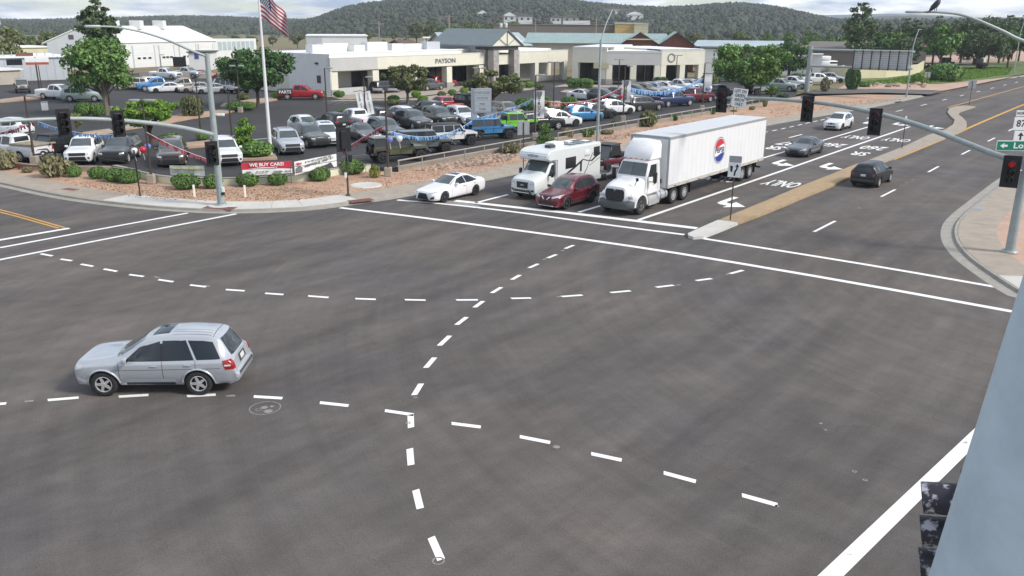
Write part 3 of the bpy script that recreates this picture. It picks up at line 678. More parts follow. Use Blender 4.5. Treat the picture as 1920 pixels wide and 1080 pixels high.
# ---- specs ---------------------------------------------------------------
SPEC = {}
SPEC['sedan'] = dict(L=4.975, r=.335, fo=.98, wb=2.87, tw=1.60, wd=.23, sty=10, rim='alloy_dark', crown=.10,
    st=[(0, .30, .46, .56, .50, .40), (.05, .22, .55, .67, .70, .58), (.2, .18, .64, .745, .83, .70), (.6, .17, .70, .82, .905, .74), (1.1, .17, .775, .90, .93, .74), (1.55, .17, .845, .965, .932, .70), (1.95, .17, .885, 1.17, .932, .635), (2.4, .17, .90, 1.375, .932, .585), (2.95, .17, .915, 1.445, .932, .57), (3.5, .17, .93, 1.40, .93, .57), (4.0, .18, .945, 1.225, .92, .585), (4.35, .20, .955, 1.08, .905, .66), (4.75, .22, .92, 1.045, .86, .68), (4.92, .27, .80, .96, .78, .62), (4.975, .36, .68, .80, .70, .56)],
    side=[([(1.95, .935), (2.5, .935), (2.93, .94)], [(2.0, .96), (2.32, 1.22), (2.90, 1.345)]), ([(2.98, .94), (3.5, .95), (4.05, .985)], [(2.95, 1.345), (3.45, 1.30), (4.03, 1.02)])],
    ws=([(1.66, -.70), (1.60, 0), (1.66, .70)], [(2.42, -.56), (2.36, 0), (2.42, .56)]), rw=([(3.62, -.53), (3.58, 0), (3.62, .53)], [(4.25, -.60), (4.3, 0), (4.25, .60)]), rwax='t', roof=([(2.6, -.4), (2.6, .4)], [(3.0, -.4), (3.0, .4)]),
    doors=[(1.62, .30, .86), (2.95, .26, .93), (4.02, .55, .95)], handles=[(2.72, .80), (3.72, .83)], hm='chrome', mirror=(1.98, .98, .89),
    patches=[('grille', 'f', [(-.46, .24), (.46, .24)], [(-.30, .60), (.30, .60)], 'black', .008), ('headlight', 'f2', [(.50, .585), (.84, .66)], [(.46, .635), (.82, .735)], 'lamp', .008), ('air_intake', 'f2', [(.56, .26), (.78, .32)], [(.58, .36), (.80, .48)], 'black', .006), ('tail_light', 'b2', [(.40, .80), (.85, .80)], [(.42, .90), (.84, .90)], 'tail', .008), ('number_plate', 'b', [(-.16, .62), (.16, .62)], [(-.16, .76), (.16, .76)], 'plate', .008)])
SPEC['suv'] = dict(flare='plastic_grey', L=4.63, r=.35, fo=.93, wb=2.70, tw=1.58, wd=.225, sty=5, rim='alloy_dark', crown=.11,
    st=[(0, .34, .56, .66, .52, .42), (.05, .25, .66, .78, .70, .58), (.2, .20, .76, .88, .83, .70), (.55, .19, .84, .965, .895, .72), (1.0, .19, .90, 1.05, .915, .73), (1.3, .19, .94, 1.13, .92, .70), (1.75, .19, .97, 1.42, .92, .68), (2.15, .19, .985, 1.61, .92, .66), (2.7, .19, 1.0, 1.70, .92, .65), (3.4, .19, 1.03, 1.685, .92, .64), (4.05, .20, 1.07, 1.61, .91, .62), (4.30, .22, 1.08, 1.46, .895, .61), (4.45, .25, 1.04, 1.26, .865, .58), (4.58, .30, .90, 1.08, .81, .58), (4.63, .40, .76, .90, .75, .54)],
    side=[([(1.72, 1.03), (2.2, 1.035), (2.62, 1.045)], [(1.76, 1.06), (2.0, 1.36), (2.58, 1.545)]), ([(2.67, 1.045), (3.1, 1.06), (3.5, 1.085)], [(2.64, 1.55), (3.1, 1.545), (3.48, 1.50)]), ([(3.56, 1.09), (3.75, 1.11), (4.05, 1.23)], [(3.54, 1.49), (3.75, 1.46), (4.05, 1.28)])],
    ws=([(1.36, -.68), (1.28, 0), (1.36, .68)], [(2.12, -.565), (2.06, 0), (2.12, .565)]), rw=([(-.56, 1.12), (.56, 1.12)], [(-.50, 1.50), (.50, 1.50)]),
    doors=[(1.42, .34, .93), (2.64, .30, 1.02), (3.55, .62, 1.06)], handles=[(2.42, .90), (3.32, .93)], hm='chrome', mirror=(1.75, 1.07, .88), rails=(2.15, 3.9, .60, 'chrome'),
    patches=[('grille', 'f', [(-.34, .62), (.34, .62)], [(-.36, .80), (.36, .80)], 'black', .008), ('lower_grille', 'f', [(-.5, .34), (.5, .34)], [(-.46, .50), (.46, .50)], 'black', .007), ('headlight', 'f2', [(.42, .70), (.84, .79)], [(.42, .80), (.83, .90)], 'lamp', .010), ('bumper_trim', 'f', [(-.52, .25), (.52, .25)], [(-.55, .30), (.55, .30)], 'chrome', .010), ('badge_strip', 'f2', [(.06, .63), (.14, .63)], [(.22, .79), (.32, .79)], 'chrome', .014), ('sill_cladding', 's', [(.50, .22), (4.2, .25)], [(.50, .34), (4.2, .36)], 'plastic_grey', .010), ('tail_light', 'b2', [(.52, .92), (.86, .92)], [(.54, 1.10), (.86, 1.12)], 'tail', .010), ('rear_bumper', 'b', [(-.75, .38), (.75, .38)], [(-.75, .52), (.75, .52)], 'plastic_grey', .008), ('number_plate', 'b', [(-.16, .74), (.16, .74)], [(-.16, .88), (.16, .88)], 'plate', .010)])
SPEC['suv_big'] = dict(L=4.95, r=.39, fo=.92, wb=2.95, tw=1.66, wd=.25, sty=5, rim='alloy', crown=.10,
    st=[(0, .40, .62, .74, .62, .52), (.04, .30, .74, .90, .78, .68), (.15, .26, .86, 1.0, .90, .78), (.5, .25, .96, 1.07, .955, .80), (1.0, .25, 1.00, 1.13, .97, .80), (1.45, .25, 1.03, 1.22, .975, .76), (1.85, .25, 1.05, 1.50, .975, .755), (2.2, .25, 1.06, 1.70, .975, .74), (2.8, .25, 1.07, 1.79, .975, .735), (3.7, .25, 1.08, 1.79, .97, .73), (4.45, .25, 1.10, 1.76, .96, .72), (4.74, .26, 1.10, 1.60, .95, .72), (4.86, .30, 1.08, 1.34, .93, .74), (4.92, .36, 1.0, 1.14, .90, .72), (4.95, .46, .84, .98, .86, .62)],
    side=[([(1.85, 1.11), (2.3, 1.11), (2.72, 1.11)], [(1.9, 1.14), (2.1, 1.42), (2.68, 1.62)]), ([(2.78, 1.11), (3.2, 1.11), (3.65, 1.12)], [(2.75, 1.63), (3.2, 1.635), (3.63, 1.62)]), ([(3.73, 1.12), (4.0, 1.13), (4.45, 1.18)], [(3.71, 1.62), (4.0, 1.61), (4.36, 1.54)])],
    ws=([(1.50, -.72), (1.44, 0), (1.50, .72)], [(2.18, -.61), (2.12, 0), (2.18, .61)]), rw=([(-.60, 1.16), (.60, 1.16)], [(-.54, 1.58), (.54, 1.58)]),
    doors=[(1.5, .40, 1.02), (2.75, .38, 1.08), (3.72, .70, 1.1)], handles=[(2.52, .98), (3.48, .99)], mirror=(1.88, 1.16, .93), rails=(2.3, 4.4, .63, 'black'),
    patches=[('grille', 'f', [(-.54, .70), (.54, .70)], [(-.56, .90), (.56, .90)], 'black', .010), ('lower_grille', 'f', [(-.62, .38), (.62, .38)], [(-.52, .64), (.52, .64)], 'black', .008), ('fog_lamp', 'f2', [(.68, .46), (.82, .46)], [(.66, .60), (.80, .60)], 'black', .008), ('front_skid', 'f', [(-.78, .28), (.78, .28)], [(-.80, .36), (.80, .36)], 'plastic_grey', .008), ('headlight', 'f2', [(.56, .76), (.86, .80)], [(.58, .86), (.86, .90)], 'lamp', .012), ('sill_cladding', 's', [(.5, .28), (4.5, .28)], [(.5, .40), (4.5, .40)], 'plastic_grey', .010), ('tail_light', 'b2', [(.50, 1.0), (.90, 1.0)], [(.50, 1.10), (.90, 1.10)], 'tail', .010), ('number_plate', 'b', [(-.16, .74), (.16, .74)], [(-.16, .88), (.16, .88)], 'plate', .010)])
SPEC['pickup'] = dict(L=5.85, r=.41, fo=.98, wb=3.60, tw=1.70, wd=.27, sty=6, rim='alloy', crown=.08,
    st=[(0, .48, .72, .86, .70, .60), (.05, .38, .90, 1.08, .86, .76), (.18, .34, 1.02, 1.16, .96, .84), (.6, .33, 1.10, 1.21, 1.0, .84), (1.2, .33, 1.13, 1.26, 1.01, .84), (1.55, .33, 1.15, 1.34, 1.01, .80), (1.95, .33, 1.17, 1.64, 1.01, .72), (2.3, .33, 1.18, 1.86, 1.01, .70), (2.9, .33, 1.19, 1.93, 1.01, .69), (3.5, .33, 1.19, 1.91, 1.01, .68), (3.78, .33, 1.19, 1.80, 1.01, .70), (3.86, .33, 1.18, 1.36, 1.01, .90), (3.92, .34, 1.17, 1.29, 1.01, .93), (4.6, .38, 1.17, 1.29, 1.01, .93), (5.72, .42, 1.16, 1.29, .99, .92), (5.80, .46, 1.14, 1.28, .97, .90), (5.85, .52, 1.05, 1.24, .93, .86)],
    boxcut=[((5.85 / 2 - 4.82, 0, 1.22), (1.78, 1.62, .92))],
    side=[([(1.98, 1.24), (2.4, 1.24), (2.80, 1.24)], [(2.02, 1.28), (2.2, 1.56), (2.77, 1.78)]), ([(2.87, 1.24), (3.2, 1.24), (3.66, 1.25)], [(2.85, 1.79), (3.2, 1.79), (3.58, 1.75)])],
    ws=([(1.60, -.78), (1.54, 0), (1.60, .78)], [(2.28, -.66), (2.22, 0), (2.28, .66)]), rw=([(-.60, 1.40), (.60, 1.40)], [(-.58, 1.76), (.58, 1.76)]),
    doors=[(1.62, .48, 1.15), (2.83, .44, 1.2), (3.78, .5, 1.2), (3.95, .55, 1.2)], handles=[(2.62, 1.10), (3.55, 1.10)], mirror=(1.96, 1.34, .98), mirb=1,
    patches=[('grille', 'f', [(-.56, .74), (.56, .74)], [(-.54, 1.02), (.54, 1.02)], 'black', .012), ('bumper', 'f', [(-.80, .50), (.80, .50)], [(-.80, .66), (.80, .66)], 'chrome', .02), ('headlight', 'f2', [(.60, .84), (.88, .86)], [(.60, 1.02), (.88, 1.02)], 'lamp', .014), ('tail_light', 'b2', [(.78, .84), (.94, .84)], [(.78, 1.14), (.93, 1.14)], 'tail', .010), ('bumper', 'b', [(-.86, .55), (.86, .55)], [(-.86, .70), (.86, .70)], 'chrome', .02), ('number_plate', 'b', [(-.16, .58), (.16, .58)], [(-.16, .68), (.16, .68)], 'plate', .026)])
SPEC['minivan'] = dict(L=5.17, r=.345, fo=.95, wb=3.08, tw=1.72, wd=.235, sty=10, rim='alloy', crown=.12,
    st=[(0, .32, .56, .66, .56, .46), (.05, .24, .66, .80, .76, .62), (.2, .20, .76, .90, .88, .74), (.6, .19, .86, 1.0, .97, .78), (1.0, .19, .92, 1.10, .995, .77), (1.5, .19, .97, 1.42, 1.0, .72), (2.0, .19, .99, 1.65, 1.0, .68), (2.7, .19, 1.0, 1.76, 1.0, .67), (3.8, .19, 1.02, 1.775, 1.0, .66), (4.5, .20, 1.05, 1.72, .99, .65), (4.85, .22, 1.08, 1.55, .97, .65), (5.05, .27, 1.05, 1.26, .93, .66), (5.14, .33, .92, 1.06, .88, .64), (5.17, .42, .78, .92, .82, .60)],
    side=[([(1.55, 1.05), (2.1, 1.05), (2.66, 1.06)], [(1.6, 1.08), (1.9, 1.38), (2.62, 1.62)]), ([(2.72, 1.06), (3.2, 1.06), (3.66, 1.07)], [(2.70, 1.63), (3.2, 1.645), (3.64, 1.645)]), ([(3.74, 1.07), (4.2, 1.09), (4.72, 1.14)], [(3.72, 1.645), (4.2, 1.63), (4.62, 1.56)])],
    ws=([(1.06, -.74), (.98, 0), (1.06, .74)], [(1.98, -.62), (1.92, 0), (1.98, .62)]), rw=([(-.60, 1.14), (.60, 1.14)], [(-.56, 1.58), (.56, 1.58)]), roof=([(2.3, -.42), (2.3, .42)], [(3.1, -.42), (3.1, .42)]),
    doors=[(1.3, .34, .98), (2.69, .30, 1.04), (3.72, .30, 1.06)], handles=[(2.5, .95), (2.95, .95)], mirror=(1.6, 1.10, .96), rails=(2.2, 4.5, .63, 'chrome'),
    patches=[('grille', 'f', [(-.42, .62), (.42, .62)], [(-.40, .74), (.40, .74)], 'chrome', .008), ('lower_grille', 'f', [(-.62, .34), (.62, .34)], [(-.52, .50), (.52, .50)], 'black', .008), ('headlight', 'f2', [(.48, .66), (.90, .74)], [(.46, .77), (.88, .90)], 'lamp', .010), ('tail_light', 'b2', [(.40, .98), (.88, .98)], [(.44, 1.10), (.90, 1.10)], 'tail', .01), ('number_plate', 'b', [(-.16, .70), (.16, .70)], [(-.16, .84), (.16, .84)], 'plate', .010)])
SPEC['retro'] = dict(L=4.47, r=.335, fo=.92, wb=2.63, tw=1.52, wd=.215, sty=5, rim='alloy', crown=.13,
    st=[(0, .34, .62, .74, .50, .40), (.05, .26, .72, .86, .68, .52), (.2, .21, .80, .98, .78, .58), (.6, .20, .86, 1.06, .85, .60), (1.1, .20, .92, 1.13, .872, .62), (1.4, .20, .97, 1.24, .876, .62), (1.75, .20, 1.02, 1.46, .878, .58), (2.1, .20, 1.05, 1.58, .878, .555), (2.7, .20, 1.07, 1.62, .878, .55), (3.4, .20, 1.09, 1.61, .878, .58), (4.0, .21, 1.10, 1.57, .868, .59), (4.27, .23, 1.09, 1.47, .855, .60), (4.38, .27, 1.04, 1.26, .84, .60), (4.43, .33, .90, 1.02, .79, .56), (4.47, .42, .74, .86, .72, .50)],
    side=[([(1.78, 1.07), (2.2, 1.08), (2.5, 1.10)], [(1.82, 1.12), (2.0, 1.36), (2.46, 1.47)]), ([(2.56, 1.10), (3.0, 1.115), (3.3, 1.13)], [(2.54, 1.475), (3.0, 1.465), (3.28, 1.44)]), ([(3.4, 1.14), (3.65, 1.15), (3.95, 1.20)], [(3.4, 1.425), (3.65, 1.405), (3.9, 1.36)])],
    ws=([(1.42, -.58), (1.36, 0), (1.42, .58)], [(2.02, -.51), (1.97, 0), (2.02, .51)]), rw=([(-.56, 1.06), (.56, 1.06)], [(-.48, 1.40), (.48, 1.40)]), sglass='glass',
    doors=[(1.55, .34, 1.0), (2.53, .32, 1.08), (3.4, .60, 1.1)], handles=[(2.32, .98), (3.18, 1.0)], hm='chrome', mirror=(1.78, 1.12, .84),
    patches=[('grille', 'f', [(-.34, .5), (.34, .5)], [(-.30, .72), (.30, .72)], 'chrome', .008), ('headlight', 'f2', [(.44, .66), (.70, .70)], [(.44, .80), (.70, .82)], 'lamp', .012), ('fender_bulge', 's', [(3.0, .30), (4.1, .34)], [(3.05, .80), (4.1, .84)], 'black', .03), ('tail_light', 'b2', [(.60, .84), (.74, .84)], [(.60, .98), (.74, .98)], 'tail', .02), ('rear_bumper', 'b', [(-.72, .44), (.72, .44)], [(-.72, .60), (.72, .60)], 'plastic_grey', .014), ('number_plate', 'b', [(-.16, .78), (.16, .78)], [(-.16, .92), (.16, .92)], 'plate', .014)])
SPEC['mdx'] = dict(lower=.93, flare='silver', L=4.79, r=.375, fo=.94, wb=2.70, tw=1.70, wd=.245, sty=5, rim='alloy', crown=.12, arch=1.2,
    st=[(0, .44, .70, .84, .72, .58), (.03, .37, .80, .94, .82, .68), (.12, .33, .88, 1.02, .90, .76), (.5, .32, .95, 1.08, .95, .78), (.95, .31, .99, 1.13, .968, .78), (1.28, .31, 1.01, 1.18, .972, .74), (1.7, .31, 1.02, 1.40, .975, .68), (2.08, .31, 1.03, 1.63, .975, .65), (2.55, .31, 1.035, 1.74, .975, .645), (3.2, .31, 1.045, 1.775, .975, .64), (3.95, .31, 1.055, 1.74, .965, .63), (4.2, .32, 1.06, 1.67, .96, .62), (4.38, .34, 1.06, 1.44, .945, .63), (4.52, .30, 1.05, 1.22, .92, .63), (4.62, .34, 1.0, 1.09, .895, .64), (4.72, .38, .66, .74, .86, .62), (4.77, .42, .62, .68, .82, .60), (4.79, .46, .58, .62, .78, .58)],
    sglass='glass',
    side=[([(1.62, 1.07), (2.1, 1.075), (2.62, 1.085)], [(1.68, 1.10), (2.03, 1.42), (2.58, 1.585)]), ([(2.69, 1.085), (3.1, 1.09), (3.52, 1.10)], [(2.65, 1.595), (3.05, 1.605), (3.28, 1.59)]), ([(3.66, 1.105), (4.0, 1.11), (4.28, 1.12)], [(3.40, 1.585), (3.8, 1.57), (4.05, 1.53)])],
    trim=[([(1.58, 1.055), (2.5, 1.065), (3.57, 1.085)], [(1.64, 1.11), (2.03, 1.45), (3.31, 1.61)]), ([(3.64, 1.09), (4.0, 1.095), (4.31, 1.105)], [(3.37, 1.60), (3.8, 1.585), (4.07, 1.545)])],
    ws=([(1.33, -.70), (1.24, 0), (1.33, .70)], [(2.10, -.575), (2.02, 0), (2.10, .575)]), rw=([(-.60, 1.13), (.60, 1.13)], [(-.50, 1.60), (.50, 1.60)]), roof=([(2.3, -.42), (2.3, .42)], [(2.78, -.42), (2.78, .42)]),
    doors=[(1.42, .40, 1.02), (2.66, .38, 1.06), (3.60, .78, 1.09)], handles=[(2.42, .93), (3.38, .95)], mirror=(1.66, 1.14, .93),
    patches=[('grille', 'f', [(-.30, .55), (.30, .55)], [(-.34, .76), (.34, .76)], 'black', .008), ('headlight', 'f2', [(.50, .78), (.84, .86)], [(.50, .90), (.84, .98)], 'lamp', .010), ('headlight', 's', [(.10, .80), (.34, .84)], [(.12, .93), (.40, .96)], 'lamp', .010), ('sill_trim', 's', [(1.35, .44), (3.25, .44)], [(1.35, .56), (3.25, .56)], 'silver', .022), ('sill_shadow', 's', [(1.35, .33), (3.2, .33)], [(1.35, .41), (3.2, .41)], 'plastic_grey', .012), ('rear_bumper', 's', [(4.02, .42), (4.70, .42)], [(4.10, .68), (4.70, .66)], 'silver', .02), ('tail_light', 's', [(4.43, .80), (4.60, .80)], [(4.36, 1.06), (4.57, 1.07)], 'tail', .012), ('tail_light', 'b2', [(.74, .80), (.91, .80)], [(.76, 1.06), (.90, 1.06)], 'tail', .012), ('reverse_lamp', 's', [(4.42, .90), (4.59, .90)], [(4.41, .95), (4.585, .95)], 'plate', .016), ('number_plate', 'b', [(-.17, .84), (.17, .84)], [(-.17, .98), (.17, .98)], 'plate', .014), ('plate_recess', 'b', [(-.32, .80), (.32, .80)], [(-.28, 1.02), (.28, 1.02)], 'plastic_grey', .008), ('bumper_pad', 'b', [(-.72, .585), (.72, .585)], [(-.66, .655), (.66, .655)], 'plastic_grey', .012), ('body_line', 's', [(1.2, .80), (4.3, .835)], [(1.2, .812), (4.3, .847)], 'gunmetal', .004), ('tailgate_gap', 't', [(4.06, -.56), (4.06, .56)], [(4.075, -.56), (4.075, .56)], 'black', .004)] + [('roof_groove', 't2', [(2.9, y), (4.0, y)], [(2.9, y + .018), (4.0, y + .018)], 'gunmetal', .003) for y in (.18, .34, .5)])
# ---- jeeps (built of boxy panels) -----------------------------------------
def make_jeep(name='jeep', bed=False, soft=False, top='black'):
    root = empty(name); L = 4.60 if not bed else 5.35; wb = 3.0 if not bed else 3.45; xf = 1.55 if not bed else 1.85; xr = xf - wb; r = .42
    sh = xf - 1.55
    poly = [(1.22, .62), (1.22, 1.15), (-2.02 if not bed else -1.05, 1.17), (-2.05 if not bed else -1.08, .62)]
    def side_prism(mb, pl, w, mi=0, y0=None):
        n = len(pl); a = w / 2; ya, yb = (-a, a) if y0 is None else (y0, y0 + w)
        mb.add([(x + sh, ya, z) for x, z in pl] + [(x + sh, yb, z) for x, z in pl], [tuple(range(n)), tuple(range(n, 2 * n))[::-1]] + [(i, n + i, n + (i + 1) % n, (i + 1) % n) for i in range(n)], mi)
    tub = MB(); rear = -2.05 if not bed else -1.10
    side_prism(tub, [(1.05, .58), (1.05, 1.14), (rear, 1.16), (rear, .62), (rear + .05, .58)], 1.56)
    for s_ in (-1, 1):  # waist roll
        side_prism(tub, [(1.0, 1.0), (1.0, 1.12), (rear, 1.14), (rear, 1.0)], .035, 0, s_ * .797 - (.0175))
    tub.build('body', [P['base']], root, 30)
    hood = MB(); hood.add([(x, y, z) for x, w, z in ((1.05, .74, 1.14), (1.62, .69, 1.12), (2.12, .62, 1.06), (2.16, .60, .98)) for y in (-w + 0, -w * .5, 0, w * .5, w) for x in (x + sh,) for z in (z + (.035 if abs(y) < w * .6 else -.02),)] + [(x + sh, y, .70) for x, y in ((1.05, -.74), (1.05, .74), (2.14, .60), (2.14, -.60))],
        [(i * 5 + j, i * 5 + j + 1, i * 5 + j + 6, i * 5 + j + 5) for i in range(3) for j in range(4)] + [(0, 5, 10, 15, 23, 20), (4, 21, 22, 19, 14, 9), (15, 16, 17, 18, 19, 22, 23), (20, 23, 22, 21)])
    hood.build('hood', [P['base']], root, 40)
    gr = MB(); gr.cbox((2.17 + sh, 0, .86), (.07, 1.26, .46), .05); go = gr.build('grille', [P['base']], root, 40)
    sl = MB()
    for i in range(7): sl.box((2.208 + sh, (i - 3) * .085, .88), (.02, .045, .30))
    sl.build('grille_slots', M['black'], go)
    for s_ in (-1, 1): MB().lathe([(0.001, .05), (.075, .045), (.095, 0)], 16, 'X', M=Matrix.Translation((2.20 + sh, s_ * .47, .90))).build('headlight', M['lamp'], root, 40)
    fl = []
    for x, nm in ((xf, 'fender'), (xr, 'fender')):
        for s_ in (-1, 1):
            f = MB(); y0 = .74 if s_ > 0 else -.96
            pts = [(x - sh + q, z) for q, z in ((-.56, .62), (-.50, .82), (-.38, .97), (.34, .98), (.50, .86), (.56, .74))]; inn = [(a, b - .05) for a, b in pts]
            n = len(pts); f.add([(a + sh, y0, b) for a, b in pts] + [(a + sh, y0 + .22, b) for a, b in pts] + [(a + sh, y0, b) for a, b in inn] + [(a + sh, y0 + .22, b) for a, b in inn],
                [(i, i + 1, n + i + 1, n + i) for i in range(n - 1)] + [(2 * n + i, 3 * n + i, 3 * n + i + 1, 2 * n + i + 1) for i in range(n - 1)] + [(i, 2 * n + i, 2 * n + i + 1, i + 1) for i in range(n - 1)] + [(n + i, n + i + 1, 3 * n + i + 1, 3 * n + i) for i in range(n - 1)] + [(0, n, 3 * n, 2 * n), (n - 1, 3 * n - 1, 4 * n - 1, 2 * n - 1)])
            f.build('fender', M['plastic_grey'] if not bed or 1 else None, root, 30)
            w = MB(); w.box((x, s_ * .76, .72), (.86, .06, .42)); w.build('wheel_well', M['under'], root)
            wheel(root, x, s_ * .80, r, .27, 'alloy_dark', 5, .56)
    # cabin
    cr = -2.0 if not bed else -1.02; tm = M['black'] if top == 'black' else P['base']
    cab = MB(); 
    pl = [(.98, 1.15), (.62, 1.74), (cr + .06, 1.78), (cr, 1.16)]
    for s_ in (-1, 1):
        # pillars and door frames as a ring of bars
        def bar(a, b, w=.05, m=0):
            cab.tube([(a[0] + sh, s_ * lerp(.775, .70, (a[1] - 1.15) / .62), a[1]), (b[0] + sh, s_ * lerp(.775, .70, (b[1] - 1.15) / .62), b[1])], w, 4)
        bar((.98, 1.15), (.60, 1.76)); bar((.02, 1.15), (.0, 1.76), .045); bar((-.86, 1.15), (-.86, 1.76), .045); bar((.60, 1.76), (cr + .04, 1.77)); bar((cr + .04, 1.16), (cr + .06, 1.77), .045); bar((.98, 1.16), (cr, 1.16), .03)
    cab.build('cab_frame', [P['base']] if not soft else [M['black']], root)
    ft = MB(); ft.cbox((sh + (.66 + cr) / 2, 0, 1.80), (.72 - cr, 1.50, .09), .04); ft.build('hard_top' if not soft else 'soft_top', tm, root, 40)
    def gl(nm, q, m='glass'):
        g = MB(); g.add([(a + sh, b, c) for a, b, c in q], [(0, 1, 2, 3)]); g.build(nm, M[m], root)
    gl('windshield', [(.96, -.70, 1.19), (.96, .70, 1.19), (.64, .63, 1.73), (.64, -.63, 1.73)], 'glass_l')
    for s_ in (-1, 1):
        y0, y1 = s_ * .782, s_ * .712
        for a, b, a2, b2 in ((.90, .06, .60, .04), (-.02, -.82, -.04, -.82)) + (((-.90, cr + .1, -.90, cr + .12),) if not bed else ()): gl('side_window', [(a, y0, 1.19), (b, y0, 1.19), (b2, y1, 1.72), (a2, y1, 1.72)])
    gl('rear_window', [(cr - .012, -.70, 1.2), (cr - .012, .70, 1.2), (cr + .045, .64, 1.72), (cr + .045, -.64, 1.72)])
    db = MB()
    for s_ in (-1, 1):
        for x in (.98, .02, -.88): db.box((x + sh, s_ * .8, .88), (.014, .012, .5))
    db.build('door_gap', M['under'], root)
    for s_ in (-1, 1):
        for x in (.14, -.76): MB().cbox((x + sh, s_ * .815, 1.02), (.16, .03, .035), .01).build('door_handle', M['black'], root)
        mo = MB().cbox((.90 + sh, s_ * .93, 1.24), (.1, .2, .17), .04).build('door_mirror', M['black'], root, 40)
    b = MB(); b.cbox((2.36 + sh, 0, .66), (.20, 1.62, .17), .04); b.cbox((2.26 + sh, 0, .66), (.14, .9, .1), .02); b.build('front_bumper', M['plastic_grey'], root, 40)
    rb = (-2.16 if not bed else -2.80 + 0); b = MB(); b.cbox((rb + sh - (.0 if not bed else .35), 0, .64), (.18, 1.5, .16), .04); b.build('rear_bumper', M['plastic_grey'], root, 40)
    ch = MB(); ch.box((.0 if not bed else -.4, 0, .52), (L * .8, 1.1, .16)); ch.build('chassis', M['under'], root)
    if bed:
        bd = MB(); x0, x1 = -1.18, -3.0
        for s_ in (-1, 1): side_prism(bd, [(x0, .66), (x0, 1.22), (x1, 1.22), (x1, .66)], .10, 0, s_ * .74 - .05)
        bd.box((x1 + sh + .03, 0, .94), (.08, 1.46, .56)); bd.box((x0 + sh - .03, 0, .94), (.06, 1.46, .56)); bd.build('cargo_bed', [P['base']], root)
        MB().box(((x0 + x1) / 2 + sh, 0, .72), (1.75, 1.42, .06)).build('bed_floor', M['under'], root)
    else:
        sp_ = MB(); sp_.lathe([(.2, -.12), (.36, -.13), (.41, -.08), (.41, .08), (.36, .13), (.2, .12)], 24, 'X', M=Matrix.Translation((-2.20 + sh, -.12, .98))); sp_.build('spare_wheel', M['rubber'], root, 50)
    for s_ in (-1, 1): MB().box(((-2.08 if not bed else -3.06) + sh, s_ * .68, 1.0), (.04, .12, .2)).build('tail_light', M['tail'], root)
    return root
def squeeze(sp, a=.45, d=.09):
    f = lambda s_: s_ - d if s_ > a else s_ * (a - d) / a
    g = lambda l: [(f(x), *r) for x, *r in l]
    sp['L'] -= d; sp['fo'] -= d; sp['st'] = g(sp['st'])
    for k in ('side', 'trim'): sp[k] = [(g(x), g(y)) for x, y in sp[k]]
    for k in ('ws', 'roof'): sp[k] = (g(sp[k][0]), g(sp[k][1]))
    for k in ('doors', 'handles'): sp[k] = g(sp[k])
    sp['mirror'] = (f(sp['mirror'][0]), *sp['mirror'][1:])
    sp['patches'] = [(n, x, g(lo) if x in ('s', 't', 't2') else lo, g(up) if x in ('s', 't', 't2') else up, m, o) for n, x, lo, up, m, o in sp['patches']]
squeeze(SPEC['mdx'])
PROTO = {k: make_car(k, v) for k, v in SPEC.items()}
PROTO['jeep'] = make_jeep(); PROTO['jeep_body_top'] = make_jeep(top='body'); PROTO['jeep_truck'] = make_jeep(bed=True, top='body'); PROTO['jeep_soft'] = make_jeep(soft=True)
USED = set()
KIND = {'sedan': ('parked_car', 'car'), 'suv': ('parked_car', 'car'), 'suv_big': ('parked_car', 'car'), 'pickup': ('pickup_truck', 'pickup'), 'minivan': ('minivan', 'van'), 'retro': ('car', 'car'), 'mdx': ('car', 'car'), 'jeep': ('off_road_car', 'car'), 'jeep_body_top': ('off_road_car', 'car'), 'jeep_truck': ('off_road_pickup', 'pickup'), 'jeep_soft': ('off_road_car', 'car')}
def place(kind, col, loc, ang, label, group=None, name=None, scale=1):
    o = copy_tree(PROTO[kind], None, {'paint_base': P[col]})
    nm, cat = KIND[kind]; o.name = name or nm; o.location = loc; o.rotation_euler = (0, 0, ang); o.scale = (scale,) * 3
    tag(o, label, cat, group); return o
def by_wheels(kind, col, wf, wr, label, name='car', z=0, ang=None):
    a, b = G(*wf, z), G(*wr, z); h = (a - b).normalized(); hd = math.atan2(h.y, h.x) if ang is None else ang
    h = Vector((math.cos(hd), math.sin(hd), 0)); sp = SPEC[kind]
    # near side is the camera-facing one
    lat = Vector((-h.y, h.x, 0)); mid = (a + b) / 2
    if lat.dot(mid) > 0: lat = -lat
    c = mid - lat * (sp['tw'] / 2 + .06)
    # axle midpoint -> body centre
    off = sp['L'] / 2 - sp['fo'] - sp['wb'] / 2
    c = c - h * off
    return place(kind, col, (c.x, c.y, z), hd, label, name=name)
HB = UA + PI       # heading of traffic coming towards the camera
by_wheels('mdx', 'silver', (200, 743), (374, 740), 'silver SUV turning across the middle of the intersection', ang=R(182.3))
by_wheels('sedan', 'pearl', (832, 379), (893, 366.5), 'white sedan with a black grille waiting at the stop line nearest the kerb', ang=HB)
by_wheels('suv', 'maroon', (1062, 393), (1109, 379), 'dark red crossover waiting at the stop line between motorhome and truck', ang=HB)
by_wheels('suv', 'white', (1577, 245.5), (1595, 240), 'white crossover driving towards the junction beside the gravel verge', ang=HB)
by_wheels('sedan', 'gunmetal', (1515, 294.5), (1538, 287.5), 'dark grey sedan driving in the turn lane behind the white truck', ang=HB)
by_wheels('retro', 'black', (1668, 341), (1647, 352), 'black retro-styled wagon driving away beside the median', ang=UA)
